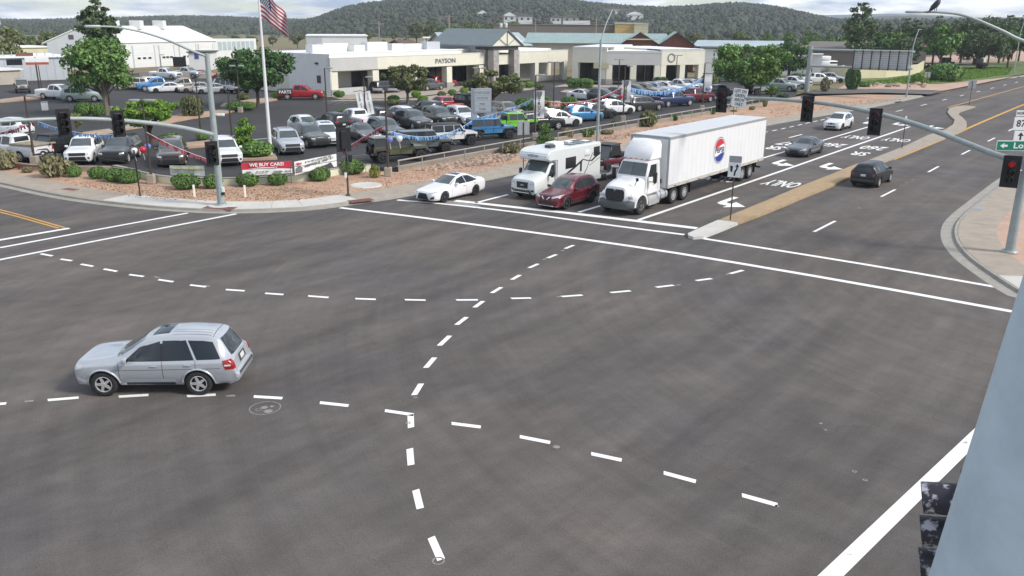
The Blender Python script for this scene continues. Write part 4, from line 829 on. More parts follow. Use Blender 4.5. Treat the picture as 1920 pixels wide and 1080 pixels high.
# badges on the white sedan and crossover are too small to read
def car_g(kind, col, px, py, deg, label, group, z=ZL, scale=1):
    c = G(px, py, z); return place(kind, col, (c.x, c.y, z), R(deg), label, group, scale=scale)
gA, gB, gC, gD, gE, gF = 'cars facing the road in the front row', 'off-road cars and cars along the railing', 'cars in the second row of the lot', 'cars in the rear rows by the showroom', 'used cars in the far left lot', 'vehicles in the far right yard'
LOT = [
 ('suv', 'white', 12, 256, 172, 'white crossover seen side-on at the far left of the lot', gA),
 ('jeep_soft', 'black', 104, 297, -118, 'black soft-top off-road car behind the straggly bush', gA),
 ('suv_big', 'white', 161, 301, -76, 'white SUV facing the road beside the black soft-top', gA),
 ('suv_big', 'charcoal', 229, 300, -82, 'dark grey SUV behind the white and red balloons', gA),
 ('suv_big', 'brown', 325, 306, -72, 'dark brown SUV behind the yellow-lettered banner', gA),
 ('suv_big', 'white', 424, 304, -65, 'white SUV behind the signal pole', gA),
 ('suv_big', 'silver', 540, 284, -66, 'silver-white SUV behind the red and white banner', gA),
 ('suv_big', 'greengrey', 580, 272, -52, 'dark green-grey SUV right behind the silver-white SUV', gA),
 ('suv', 'pearl', 574, 251, -52, 'white crossover behind the dark green-grey SUV', gC),
 ('minivan', 'white', 612, 268, -70, 'white minivan left of the pedestal signal', gC),
 ('suv_big', 'black', 622, 245, 130, 'black car parked behind the white minivan', gC),
 ('pickup', 'white', 668, 240, 128, 'white pickup below the twin vertical banners', gC),
 ('sedan', 'gunmetal', 682, 262, -60, 'dark grey sedan right of the pedestal signal', gC),
 ('suv_big', 'black', 702, 234, 128, 'black SUV between white pickup and white coupe', gC),
 ('suv_big', 'gunmetal', 724, 259, -58, 'grey SUV behind the lamp post with balloons', gC),
 ('suv', 'white', 747, 228, 130, 'white car seen from behind in the second row', gC),
 ('suv_big', 'gunmetal', 775, 240, -55, 'blue-grey SUV behind the white hard-top off-road car', gC),
 ('suv_big', 'charcoal', 800, 218, 128, 'dark SUV left of the red pickup', gC),
 ('pickup', 'red', 831, 212, 128, 'red pickup in the second row', gC),
 ('suv_big', 'greengrey', 824, 233, -58, 'dark green SUV in front of the red pickup', gC),
 ('suv_big', 'white', 866, 232, -62, 'white SUV left of the grey pylon sign', gC),
 ('jeep', 'black', 868, 205, 130, 'black boxy off-road car behind the red pickup', gC),
 ('jeep', 'charcoal', 890, 203, 130, 'dark off-road car left of the pylon sign top', gC),
 ('suv_big', 'brown', 914, 232, -60, 'dark brown SUV right behind the pylon sign', gC),
 ('suv_big', 'tan', 950, 221, -60, 'tan SUV beside the round shrub', gC),
 ('jeep_body_top', 'olive', 745, 301, 28, 'olive green hard-top off-road car at the end of the railing', gB),
 ('jeep_body_top', 'anvil', 795, 287, 27, 'slate grey hard-top off-road car beside the olive one', gB),
 ('jeep', 'white', 845, 272, 26, 'white off-road car with a black hard top', gB),
 ('jeep_body_top', 'blue', 918, 260, 26, 'blue off-road car between the white and the lime green one', gB),
 ('jeep_truck', 'green', 958, 248, 26, 'lime green off-road pickup in front of the pylon sign', gB),
 ('suv_big', 'black', 1012, 243, 30, 'black SUV behind the small conifer', gB),
 ('suv', 'white', 1049, 237, 30, 'white two-tone crossover along the railing', gB),
 ('suv', 'blue', 1092, 227, 31, 'bright blue crossover along the railing', gB),
 ('suv', 'black', 1118, 222, 31, 'black crossover right beside the bright blue one', gB),
 ('suv', 'white', 1154, 214, 31, 'white crossover behind the tall lamp post', gB),
 ('suv_big', 'charcoal', 1207, 207, 31, 'charcoal SUV between white crossover and blue pickup', gB),
 ('pickup', 'navy', 1262, 199, 32, 'dark blue pickup along the railing', gB),
 ('pickup', 'maroon', 1302, 192, 34, 'maroon pickup right of the dark blue pickup', gB),
 ('pickup', 'greengrey', 1345, 185, 34, 'dark green pickup behind the signal head', gB),
 ('sedan', 'white', 1096, 187, -40, 'white sedan near the clipped hedge', gD),
 ('suv', 'greengrey', 1132, 190, -42, 'green-grey crossover right of the white sedan', gD),
 ('suv', 'grey', 1164, 187, -42, 'grey crossover left of the vertical banner with a balloon', gD),
 ('suv', 'grey', 1193, 181, -42, 'mid-grey crossover just right of that vertical banner', gD),
 ('suv_big', 'tan', 1213, 179, -42, 'tan SUV under the blue pennants', gD),
 ('suv_big', 'silver', 1232, 177, -42, 'leftmost silver SUV under the blue pennants', gD),
 ('suv_big', 'pearl', 1252, 175, -42, 'pearl white SUV under the blue pennants', gD),
 ('pickup', 'white', 1274, 172, -42, 'white pickup under the blue pennants', gD),
 ('suv_big', 'silver', 1298, 170, -42, 'rightmost silver SUV under the blue pennants', gD),
 ('pickup', 'palegreen', 1350, 153, -20, 'pale green pickup under the big tree', gF),
 ('jeep_body_top', 'palegreen', 1428, 177, 20, 'old pale grey-green off-road wagon beside the palm', gF),
 ('suv', 'white', 1410, 160, 150, 'white car half hidden under the big tree', gF),
 ('pickup', 'palegreen', 1462, 170, -40, 'pale green car right of the palm', gF),
 ('pickup', 'white', 1486, 165, -40, 'white pickup left of the gantry post', gF),
 ('pickup', 'white', 1532, 158, 0, 'white pickup right of the gantry post', gF),
 ('suv', 'silver', 1562, 154, -30, 'silver car at the end of the yard row', gF),
 ('pickup', 'white', 112, 186, -15, 'white pickup half hidden behind the pale SUV', gE),
 ('suv_big', 'palegreen', 158, 190, 8, 'pale silver-green SUV parked in the open left lot', gE),
 ('jeep_body_top', 'beige', 43, 173, -60, 'beige off-road car by the grey workshop', gE),
 ('suv_big', 'beige', 246, 168, -150, 'beige car half hidden under the tall tree', gE),
 ('suv_big', 'white', 272, 166, -150, 'white SUV left of the light blue pickup', gE),
 ('pickup', 'skyblue', 297, 170, -150, 'light blue pickup in the far left row', gE),
 ('sedan', 'white', 312, 173, -150, 'white sedan in front of the light blue pickup', gE),
 ('pickup', 'tan', 346, 171, -150, 'tan and grey pickup in the far left row', gE),
 ('sedan', 'beige', 368, 173, -150, 'beige sedan left of the tall signal pole', gE),
 ('sedan', 'silver', 396, 175, -150, 'silver sedan directly behind the tall signal pole', gE),
 ('jeep', 'black', 414, 170, -150, 'black car right of the tall signal pole', gE),
 ('jeep', 'white', 440, 175, -30, 'white off-road car under the round tree', gE),
 ('pickup', 'white', 312, 148, -20, 'white flat-bed truck in the rear left row', gE),
 ('pickup', 'silver', 352, 146, -20, 'silver truck in the rear left row', gE),
 ('sedan', 'red', 383, 146, -20, 'red and white car behind the tall signal pole', gE),
 ('suv_big', 'red', 830, 163, 50, 'red SUV under the showroom canopy', 'cars shown under the showroom canopy'),
 ('suv_big', 'grey', 806, 169, 50, 'grey SUV under the showroom canopy', 'cars shown under the showroom canopy'),
 ('suv_big', 'charcoal', 724, 174, 50, 'dark SUV under the showroom canopy behind the slender tree', 'cars shown under the showroom canopy'),
 ('suv', 'grey', 1112, 151.5, 50, 'grey car parked in the showroom recess', 'cars shown under the showroom canopy'),
 ('pickup', 'white', 1152, 151, 184, 'white pickup in front of the right showroom wing', gD),
]
CARS = {}
for k, col, px, py, a, lab, g in LOT: CARS[lab] = car_g(k, col, px, py, a, lab, g)
def text_on(root, body, size, M4, m, name='lettering', bold=.02, w=None):
    me = text_mesh(body, size, .002, bold, name=name)
    if w:
        xs = [v.co.x for v in me.vertices]; k = w / (max(xs) - min(xs)); me.transform(Matrix.Diagonal((k, 1, 1, 1)))
    me.transform(M4); return link(name, me, M[m] if isinstance(m, str) else m, root)
def axes(x, y, o): return frame_mat(None, Vector(x), Vector(y), o)
# red parts pickup with a black and white box on its bed
c = G(565, 186, ZL); t = place('pickup', 'red', (c.x, c.y, ZL), R(6), 'red pickup with a black and white bed reading PARTS', gD)
MB().cbox((-1.9, 0, 1.02), (1.95, 2.06, .62), .04).build('bed_wrap', M['black'], t, 40)
for sg in (1, -1): text_on(t, 'PARTS', .55, axes((-sg, 0, 0), (0, 0, 1), (-1.9, sg * 1.035, 1.0)), 'text_white', w=1.6, bold=.03)
# white service pickup with flat bed at the left edge
c = G(30, 299, ZL); t = place('pickup', 'white', (c.x, c.y, ZL), R(158), 'white crew-cab truck with a flat wooden bed at the left edge', gA)
MB().cbox((-1.95, 0, 1.30), (2.2, 2.15, .12), .02).build('flat_bed', mat('wood_bed', (.30, .26, .18), .8, var=.2, vs=3), t)
# ------------------------------------------------------------------ articulated truck
def lane_root(name, px, py, dn, label, cat):
    """empty with +X pointing towards the camera along the lane, origin at the front wheel line centre"""
    c = G(px, py) - N * dn
    return empty(name, (c.x, c.y, 0), HB, label, cat)
tr = lane_root('semi_truck', 1198, 402, 1.03, 'white day-cab truck tractor pulling the long white trailer', 'truck')
M['dk_bumper'] = mat('bumper_grey', (.075, .085, .09), .5)
WP = P['pearl']
def loftx(rows, n=None):
    """rows: list of (x, [(y,z)...half outline bottom->top centre]); mirrored closed loft"""
    mb = MB(); vs = []; k = len(rows[0][1]); tot = 2 * k - 2
    for x, h in rows: vs += [(x if not isinstance(x, (list, tuple)) else x[0], y, z) for y, z in h] + [(x, -y, z) for y, z in h[-2:0:-1]]
    m = len(rows); fs = [(i * tot + j, i * tot + (j + 1) % tot, (i + 1) * tot + (j + 1) % tot, (i + 1) * tot + j) for i in range(m - 1) for j in range(tot)] + [tuple(range(tot))[::-1], tuple(range((m - 1) * tot, m * tot))]
    mb.add(vs, fs); return mb
def half(w0, z0, w1, z1, zt, b=.12):
    return [(0, z0), (w0 * .9, z0), (w0, z0 + .1), (lerp(w0, w1, .5), lerp(z0, z1, .5)), (w1, z1 - b * .6), (w1 - b * .35, z1 - .03), (w1 - b, z1 + (zt - z1) * .4), (w1 * .5, zt - .02), (0, zt)]
hood = loftx([(1.02, half(.58, .95, .56, 1.45, 1.50)), (.98, half(.66, .80, .66, 1.56, 1.62)), (.6, half(.78, .75, .78, 1.66, 1.76)), (0, half(.84, .75, .84, 1.76, 1.88)), (-.75, half(.92, .75, .92, 1.86, 1.98))]).build('hood', WP, tr, 50)
for sg in (1, -1):
    # front fender with arch
    f = MB(); n = 9; o_, i_ = [], []
    for i in range(n):
        a = PI * (i / (n - 1)); o_.append((.0 + .72 * math.cos(a) * (1.12 if i < n / 2 else .95), .52 + .72 * math.sin(a))); 
    y0, y1 = sg * .80, sg * 1.20
    f.add([(x, y0, z + .16) for x, z in o_] + [(x, y1, z) for x, z in o_] + [(x * .84, y1, .52 + (z - .52) * .84) for x, z in o_] + [(x * .84, y0, .52 + (z - .52) * .84) for x, z in o_],
          [(i, i + 1, n + i + 1, n + i) for i in range(n - 1)] + [(n + i, n + i + 1, 2 * n + i + 1, 2 * n + i) for i in range(n - 1)] + [(2 * n + i, 2 * n + i + 1, 3 * n + i + 1, 3 * n + i) for i in range(n - 1)])
    f.build('fender', WP, tr, 50)
    MB().cbox((.86, sg * .92, 1.06), (.10, .34, .18), .05).build('headlight', M['lamp'], tr, 40)
b = loftx([(1.16, [(0, .40), (.6, .40), (.72, .44), (.74, .6), (.72, .78), (.6, .80), (0, .80)]), (1.04, [(0, .38), (.85, .38), (1.0, .44), (1.03, .6), (1.0, .80), (.85, .84), (0, .84)]), (.72, [(0, .38), (.95, .38), (1.15, .44), (1.20, .6), (1.16, .82), (.95, .86), (0, .86)]), (.45, [(0, .42), (.95, .42), (1.16, .46), (1.21, .6), (1.17, .80), (.95, .84), (0, .84)])]).build('bumper', M['dk_bumper'], tr, 50)
g = MB(); g.prism([(-.50, .84), (.50, .84), (.60, 1.02), (.60, 1.38), (.50, 1.48), (-.50, 1.48), (-.60, 1.38), (-.60, 1.02)], 0, .05, M=axes((0, 1, 0), (0, 0, 1), (1.01, 0, 0))); gr = g.build('grille', M['black'], tr)
gs = MB()
for i in range(8): gs.box((1.068, 0, .92 + i * .068), (.015, 1.08, .016))
for i in range(12): gs.box((1.069, -.5 + i * .09, 1.16), (.012, .012, .56))
gs.build('grille_bars', M['plastic_grey'], gr); MB().lathe([(.06, 0), (.05, .02), (.001, .02)], 12, 'X', M=Matrix.Translation((1.06, 0, 1.44))).build('badge', M['chrome'], gr)
cab = loftx([(-.72, half(.98, 1.0, .98, 1.98, 2.0, .05)), (-.92, half(1.02, .95, .94, 2.36, 2.42, .1)), (-1.16, half(1.04, .95, .93, 2.78, 2.86, .14)), (-1.4, half(1.04, .95, .93, 2.86, 2.95, .14)), (-2.28, half(1.04, .95, .94, 2.86, 2.95, .14)), (-2.34, half(1.02, 1.0, .92, 2.80, 2.9, .14))]).build('cab', WP, tr, 40)
cpt = Patcher(cab.data, 0)
def tpatch(nm, axis, lo, up, m, par=None, off=.012, nx=10, nz=6):
    me = cpt.patch(axis, lo, up, nx, nz, off); me.materials.append(M[m]); me.name = nm; return link(nm, me, None, par or tr)
wsm = MB(); wsm.add([(-.735, -.90, 2.04), (-.735, .90, 2.04), (-1.12, .84, 2.74), (-1.12, -.84, 2.74)], [(0, 1, 2, 3)])
me = cpt.patch('f', [(-.90, 2.04), (.90, 2.04)], [(-.82, 2.74), (.82, 2.74)], 12, 8, .014); me.materials.append(M['glass_l']); link('windshield', me, None, tr)
me = cpt.patch('f', [(-.012, 2.02), (.012, 2.02)], [(-.012, 2.76), (.012, 2.76)], 1, 8, .02); me.materials.append(M['black']); link('windshield_pillar', me, None, tr)
for ax_ in ('l', 'r'):
    tpatch('side_window', ax_, [(.98, 2.0), (1.9, 1.92)], [(1.25, 2.66), (1.9, 2.66)], 'glass'); tpatch('door_gap', ax_, [(.86, 1.0), (.86, 2.0)], [(.875, 1.0), (.875, 2.0)], 'under'); tpatch('door_gap', ax_, [(2.0, 1.0), (2.0, 2.72)], [(2.015, 1.0), (2.015, 2.72)], 'under')
# roof fairing
fr = loftx([(-1.26, [(0, 2.90), (.80, 2.90), (.88, 2.93), (.86, 3.0), (.7, 3.04), (0, 3.06)]), (-1.45, [(0, 2.9), (.88, 2.9), (.94, 2.96), (.92, 3.3), (.78, 3.44), (0, 3.5)]), (-1.9, [(0, 2.9), (.92, 2.9), (.98, 2.96), (.97, 3.62), (.84, 3.80), (0, 3.88)]), (-2.3, [(0, 2.9), (.93, 2.9), (1.0, 2.96), (1.0, 3.74), (.88, 3.94), (0, 4.0)])]).build('roof_fairing', WP, tr, 40)
for i in range(5): MB().cbox((-1.20, (i - 2) * .36, 2.93), (.10, .10, .05), .02).build('marker_light', M['amber'], tr)
for sg in (1, -1):
    mo = MB().cbox((-1.05, sg * 1.36, 2.0), (.16, .22, .62), .05).build('door_mirror', M['black'], tr, 40)
    MB().tube([(-1.1, sg * 1.0, 2.3), (-1.05, sg * 1.34, 2.28)], .025, 6).build('mirror_arm', M['black'], mo)
    MB().tube([(-1.1, sg * 1.0, 1.72), (-1.05, sg * 1.34, 1.72)], .025, 6).build('mirror_arm', M['black'], mo)
    hm = MB(); hm.tube([(.35, sg * .86, 1.66), (.42, sg * 1.02, 1.98)], .022, 6); hm.cbox((.42, sg * 1.05, 2.04), (.10, .17, .20), .05); hm.build('hood_mirror', M['black'], tr, 40)
    MB().cbox((-1.62, sg * 1.06, 1.55), (.2, .03, .05), .01).build('door_handle', M['black'], tr)
    st = MB(); st.cbox((-1.55, sg * .92, .62), (1.3, .42, .55), .05); st.build('step_box', M['alloy'] if sg > 0 else M['dk_bumper'], tr, 40)
    tk = MB(); tk.lathe([(.001, 0), (.33, .02), (.34, .1), (.34, 1.1), (.33, 1.18), (.001, 1.2)], 20, 'X', M=Matrix.Translation((-3.05, sg * .85, .78))); tk.build('fuel_tank', M['alloy'], tr, 40)
    for q in (-2.75, -2.2): MB().lathe([(.35, -.03), (.36, -.03), (.36, .03), (.35, .03)], 20, 'X', M=Matrix.Translation((q, sg * .85, .78)), closed=True).build('tank_strap', M['chrome'], tr)
    wheel(tr, 0, sg * 1.03, .51, .30, 'chrome', 10, .55)
    for x in (-3.95, -5.35):
        for q in (.98, .64): wheel(tr, x, sg * q, .51, .28, 'alloy', 10, .55)
    mf = MB(); mf.box((-6.02, sg * .85, .75), (.03, .62, .7)); mf.build('mud_flap', M['black'], tr)
ex = MB(); ex.box((-2.9, 0, .85), (6.4, .9, .28)); ex.box((-4.65, 0, 1.12), (1.4, .9, .12)); ex.build('chassis', M['under'], tr)
# trailer
tl = lane_root('semi_trailer', 1198, 402, 1.03, 'long white box trailer with a round soft-drink emblem on its side', 'trailer')
X0, X1 = -2.75, -17.0; TW, Z0, Z1 = 1.295, 1.12, 4.10
bx = MB(); bx.box(((X0 + X1) / 2, 0, (Z0 + Z1) / 2), (X0 - X1, 2 * TW, Z1 - Z0)); tb = bx.build('box', mat('trailer_white', (.74, .75, .76), .35, var=.03, vs=1.2), tl)
rf = MB(); rf.box(((X0 + X1) / 2, 0, Z1 + .012), (X0 - X1 - .1, 2 * TW - .1, .02)); rf.build('roof', mat('trailer_roof', (.60, .62, .63), .5, var=.06), tl)
for sg in (1, -1):
    MB().cbox(((X0 + X1) / 2, sg * (TW + .006), Z1 - .07), (X0 - X1 + .02, .03, .16), .01).build('top_rail', M['sign_back'], tl)
    MB().cbox(((X0 + X1) / 2, sg * (TW + .008), Z0 + .09), (X0 - X1 + .02, .03, .20), .01).build('bottom_rail', mat('trailer_rail', (.48, .47, .42), .5, var=.15), tl)
    for i in range(23): MB().box((X0 - .6 - i * .6, sg * (TW + .003), (Z0 + Z1) / 2 + .04), (.022, .008, Z1 - Z0 - .40)).build('panel_seam', M['sign_white'], tl)
    for i in range(9): MB().box((X0 - .9 - i * 1.55, sg * (TW + .026), Z0 + .05), (.3, .01, .045)).build('reflector', M['amber'] if i % 2 else M['tail'], tl)
    MB().cbox((X0 + .004, sg * (TW - .05), (Z0 + Z1) / 2), (.05, .14, Z1 - Z0), .02).build('corner_post', M['sign_back'], tl)
    MB().cbox((X1 - .004, sg * (TW - .05), (Z0 + Z1) / 2), (.05, .14, Z1 - Z0), .02).build('corner_post', M['sign_back'], tl)
    lg = MB(); lg.box((X0 - 3.1, sg * .8, .72), (.14, .14, .85)); lg.box((X0 - 3.1, sg * .8, .27), (.3, .26, .05)); lg.build('landing_leg', M['plastic_grey'], tl)
MB().cbox((X0 + .01, 0, Z1 - .06), (.04, 2 * TW - .2, .14), .01).build('top_rail', M['sign_back'], tl)
nb = MB(); nb.cbox((X0 + .05, .72, Z0 + .38), (.12, .34, .26), .03); nb.cbox((X0 + .05, .28, Z0 + .44), (.1, .12, .14), .03); nb.cbox((X0 + .04, .35, Z1 - .24), (.06, .16, .08), .02); nb.build('air_fittings', M['black'], tl)
und = MB(); und.box(((X0 + X1) / 2, 0, Z0 - .06), (X0 - X1 - .3, .9, .12)); und.box((-14.6, 0, .8), (3.6, 1.0, .34)); und.box((X1 + .08, 0, .62), (.1, 2.3, .1)); und.box((X1 + .08, .8, .86), (.08, .08, .5)); und.box((X1 + .08, -.8, .86), (.08, .08, .5)); und.build('underframe', M['under'], tl)
for x in (-13.9, -15.2):
    for sg in (1, -1):
        for q in (1.0, .66): wheel(tl, x, sg * q, .51, .28, 'alloy', 10, .55)
for sg in (1, -1): MB().box((-15.95, sg * .85, .72), (.03, .6, .75)).build('mud_flap', M['black'], tl)
# round emblem: red top, white wave with the word, blue bottom, dark ring   (left side of the trailer faces the camera)
EX, EZ, ER = -9.55, 2.62, .80
def emblem(pts2d, y, m, nm='emblem'):
    mb = MB(); mb.add([(EX - a, y, EZ + b) for a, b in pts2d], [tuple(range(len(pts2d)))]); mb.build(nm, m, tb)
circ = [(ER * math.cos(a * PI / 24), ER * math.sin(a * PI / 24)) for a in range(48)]
yb = TW + .011
emblem([(x * 1.06, y * 1.06) for x, y in circ], yb, mat('emblem_ring', (.10, .12, .18), .5)); emblem([(x * .99, y * .99) for x, y in circ], yb + .003, M['text_white'])
def wave(x, o): return o + .10 * math.sin(x / ER * 2.2)
top = [(.93 * ER * math.cos(a), .93 * ER * math.sin(a)) for a in np.linspace(.32, PI - .32, 22)]
top = top + [(x, wave(x, .27)) for x in np.linspace(top[-1][0], top[0][0], 12)[1:-1]]
emblem(top, yb + .006, mat('emblem_red', (.55, .02, .05), .5))
bot = [(.93 * ER * math.cos(a), .93 * ER * math.sin(a)) for a in np.linspace(PI + .32, 2 * PI - .32, 22)]
bot = bot + [(x, wave(x, -.27)) for x in np.linspace(bot[-1][0], bot[0][0], 12)[1:-1]]
emblem(bot, yb + .006, mat('emblem_blue', (.02, .04, .28), .5))
text_on(tb, 'PEPSI', .44, axes((-1, 0, 0), (0, 0, 1), (EX, yb + .008, EZ)), 'text_black', bold=.035, w=1.30)
# ------------------------------------------------------------------ motorhome
mhp = G(892.5, 380) + N * 1.75; s_front = (G(962, 371) - mhp).dot(U)
base = mhp + U * (s_front + .0) - N * .22
mh = empty('motorhome', (base.x, base.y, 0), HB, 'white cab-over motorhome waiting behind the white sedan', 'motorhome')   # x=0 at front bumper, body towards -x
MHW = mat('motorhome_white', (.70, .73, .72), .35, var=.02, coat=.4)
cabm = loftx([(-.0, half(.80, .45, .70, 1.0, 1.05)), (-.05, half(.92, .35, .86, 1.18, 1.24)), (-.35, half(.98, .32, .95, 1.28, 1.36)), (-.95, half(1.0, .32, .98, 1.38, 1.50)), (-1.25, half(1.0, .32, .96, 1.50, 1.72)), (-1.75, half(1.0, .32, .90, 2.12, 2.25)), (-2.7, half(1.0, .32, .88, 2.3, 2.42))]).build('cab', MHW, mh, 45)
cpt = Patcher(cabm.data, 0)
def mpatch(nm, axis, lo, up, m, off=.012, nx=10, nz=6):
    me = cpt.patch(axis, lo, up, nx, nz, off)
    if len(me.polygons) == 0: return
    me.materials.append(M[m]); me.name = nm; link(nm, me, None, mh)
mpatch('windshield', 't', [(1.18, -.86), (1.10, 0), (1.18, .86)], [(1.80, -.78), (1.80, 0), (1.80, .78)], 'glass_l')
for a in ('l', 'r'):
    mpatch('side_window', a, [(1.35, 1.36), (2.2, 1.30)], [(1.75, 1.98), (2.2, 2.02)], 'glass'); mpatch('door_gap', a, [(1.30, .5), (1.30, 1.4)], [(1.315, .5), (1.315, 1.4)], 'under'); mpatch('door_gap', a, [(2.28, .5), (2.28, 2.05)], [(2.295, .5), (2.295, 2.05)], 'under')
mpatch('grille', 'f', [(-.40, .72), (.40, .72)], [(-.44, 1.08), (.44, 1.08)], 'black', .03)
mpatch('bumper', 'f', [(-.72, .34), (.72, .34)], [(-.62, .62), (.62, .62)], 'dk_bumper', .05)
for sg in (1, -1):
    mpatch('headlight', 'f', [(sg * .56, .92), (sg * .86, 1.0)], [(sg * .56, 1.06), (sg * .86, 1.16)], 'lamp', .016); mpatch('fog_lamp', 'f', [(sg * .66, .52), (sg * .84, .54)], [(sg * .66, .64), (sg * .84, .66)], 'black', .02)
    hm = MB(); hm.cbox((-1.42, sg * 1.22, 1.48), (.14, .20, .36), .05); hm.tube([(-1.45, sg * .98, 1.4), (-1.42, sg * 1.18, 1.4)], .04, 6); hm.build('door_mirror', M['black'], mh, 40)
tb_ = MB(); tb_.tube([(.14, -.62, .46), (.14, .62, .46)], .04, 8); tb_.tube([(.16, -.55, .66), (.16, .55, .66)], .035, 8); tb_.build('bull_bar', M['chrome'], mh, 50)
MB().cbox((.045, 0, .90), (.02, .24, .09), .008).build('badge', M['sign_back'], mh)
HL = 7.1
hs = MB(); pf = [(-2.05, .55), (-2.05, 2.22), (-1.25, 2.26), (-1.02, 2.38), (-1.08, 2.70), (-1.40, 2.90), (-1.9, 2.95), (-HL, 2.90), (-HL, .55)]
n_ = len(pf); hs.add([(x, -1.12, z) for x, z in pf] + [(x, 1.12, z) for x, z in pf], [tuple(range(n_)), tuple(range(n_, 2 * n_))[::-1]] + [(i, (i + 1) % n_, n_ + (i + 1) % n_, n_ + i) for i in range(n_)])
me = hs.mesh('house_body'); bm = bmesh.new(); bm.from_mesh(me); bmesh.ops.bevel(bm, geom=[e for e in bm.edges if e.is_manifold], offset=.07, segments=3, affect='EDGES'); bm.to_mesh(me); bm.free()
me.polygons.foreach_set('use_smooth', [True] * len(me.polygons)); me.set_sharp_from_angle(angle=R(35)); hb = link('house_body', me, MHW, mh)
def mbox(nm, c, d, m, b=.02, par=None): return MB().cbox(c, d, b).build(nm, M[m] if isinstance(m, str) else m, par or mh, 40)
for sg in (1, -1):
    mbox('side_window', (-3.55, sg * 1.125, 1.95), (1.15, .03, .70), 'black'); mbox('side_window', (-6.55, sg * 1.125, 2.35), (.72, .03, .6), 'black')
    mbox('entry_window', (-4.72, sg * 1.125, 1.55), (.2, .03, .6), 'black'); mbox('vent', (-5.4, sg * 1.125, 2.40), (.55, .02, .3), 'sign_white'); mbox('vent_lip', (-5.4, sg * 1.128, 2.18), (.6, .03, .035), 'black')
    st = MB()
    def stripe(pts, w, m):
        P_ = [Vector((x, z, 0)) for x, z in pts]; k = len(P_); A_, B_ = offset(P_, w / 2), offset(P_, -w / 2); s2 = MB()
        s2.add([(q.x, sg * 1.1235, q.y) for q in A_] + [(q.x, sg * 1.1235, q.y) for q in B_], [(i, i + 1, k + i + 1, k + i) for i in range(k - 1)]); s2.build('stripe', M[m], mh)
    stripe([(-2.1, .95), (-2.55, 1.10), (-3.9, 1.55), (-4.9, 1.95)], .14, 'black'); stripe([(-4.9, 2.0), (-5.5, 1.85), (-5.95, 1.80)], .07, 'plastic_grey'); stripe([(-5.95, 1.78), (-6.6, 2.05), (-7.0, 2.2)], .13, 'black'); stripe([(-4.3, .75), (-4.9, .85), (-5.4, 1.3), (-5.7, 1.8), (-6.1, 2.3)], .07, 'plastic_grey'); stripe([(-5.7, 1.5), (-6.5, 1.75), (-7.0, 1.9)], .04, 'tactile')
    mbox('sill_skirt', (-4.7, sg * 1.10, .62), (5.0, .04, .28), MHW)
nosep = MB(); nosep.prism([(-.62, 2.58), (.62, 2.58), (.55, 3.02), (-.55, 3.02)], 0, .02, M=axes((0, 1, 0), (-.22, 0, 1), (-.86 - 0, 0, 0)))
noseM = axes((0, 1, 0), (-.17, 0, 1), (-1.03, 0, 2.55)); text_on(mh, 'VIEW', .24, noseM, 'text_grey', bold=.01, w=.85)
mbox('air_conditioner', (-3.3, 0, 3.05), (1.05, .8, .28), 'sign_white', .08); mbox('roof_dish', (-2.35, .35, 3.03), (.62, .5, .2), 'plastic_grey', .09); mbox('roof_hatch', (-5.2, -.3, 2.96), (.5, .5, .1), 'sign_white'); mbox('roof_hatch', (-6.3, .3, 2.95), (.5, .5, .1), 'sign_white')
for i in range(3): mbox('solar_panel', (-4.5 - i * .95, .1, 2.955), (.8, 1.2, .03), 'glass_l', .01)
for sg in (1, -1): wheel(mh, -.95, sg * .86, .36, .24, 'sign_back', 6, .58); wheel(mh, -4.9, sg * .86, .36, .24, 'sign_back', 6, .58)
MB().box((-4.0, 0, .5), (6.4, 1.2, .2)).build('chassis', M['under'], mh)
# utility trailer and side-by-side behind the motorhome
ut = empty('utility_trailer', base + U * (HL + 1.1), HB, 'low flat utility trailer hitched behind the motorhome', 'trailer')
MB().cbox((-1.7, 0, .55), (3.4, 1.9, .12), .03).build('deck', M['sign_back'], ut)
MB().tube([(1.1, 0, .5), (0, .3, .5)], .05, 6).build('drawbar', M['plastic_grey'], ut); MB().tube([(1.1, 0, .5), (0, -.3, .5)], .05, 6).build('drawbar', M['plastic_grey'], ut)
for sg in (1, -1): wheel(ut, -1.9, sg * 1.05, .33, .2, 'alloy', 5); MB().cbox((-1.9, sg * 1.05, .72), (.95, .26, .05), .02).build('mudguard', M['sign_back'], ut)
MB().box((0.0, 0, .78), (.06, 1.9, .06)).build('front_rail', M['sign_back'], ut)
ux = base + U * (HL + 1.25)
uv = empty('side_by_side', (ux.x, ux.y, .61), HB, 'black and dark red off-road buggy riding on the utility trailer', 'buggy')
b = MB(); b.cbox((-1.55, 0, .62), (2.9, 1.35, .42), .08); b.build('body', P['maroon'], uv, 40)
b = MB(); b.cbox((-.35, 0, .78), (.7, 1.2, .34), .1); b.build('hood', M['plastic_grey'], uv, 40); MB().cbox((-2.55, 0, .98), (1.0, 1.3, .3), .05).build('cargo_box', M['black'], uv)
fr = MB()
for sg in (1, -1): fr.tube([(-.55, sg * .62, .9), (-.95, sg * .58, 1.72), (-2.0, sg * .58, 1.74), (-2.2, sg * .62, .9)], .03, 6)
fr.tube([(-.95, -.58, 1.72), (-.95, .58, 1.72)], .03, 6); fr.build('roll_cage', M['black'], uv)
MB().cbox((-1.48, 0, 1.78), (1.35, 1.3, .07), .03).build('roof', M['greengrey'] if 'greengrey' in M else M['plastic_grey'], uv)
q = MB(); q.add([(-.56, -.6, .95), (-.56, .6, .95), (-.93, .56, 1.70), (-.93, -.56, 1.70)], [(0, 1, 2, 3)]); q.build('windshield', M['glass_l'], uv)
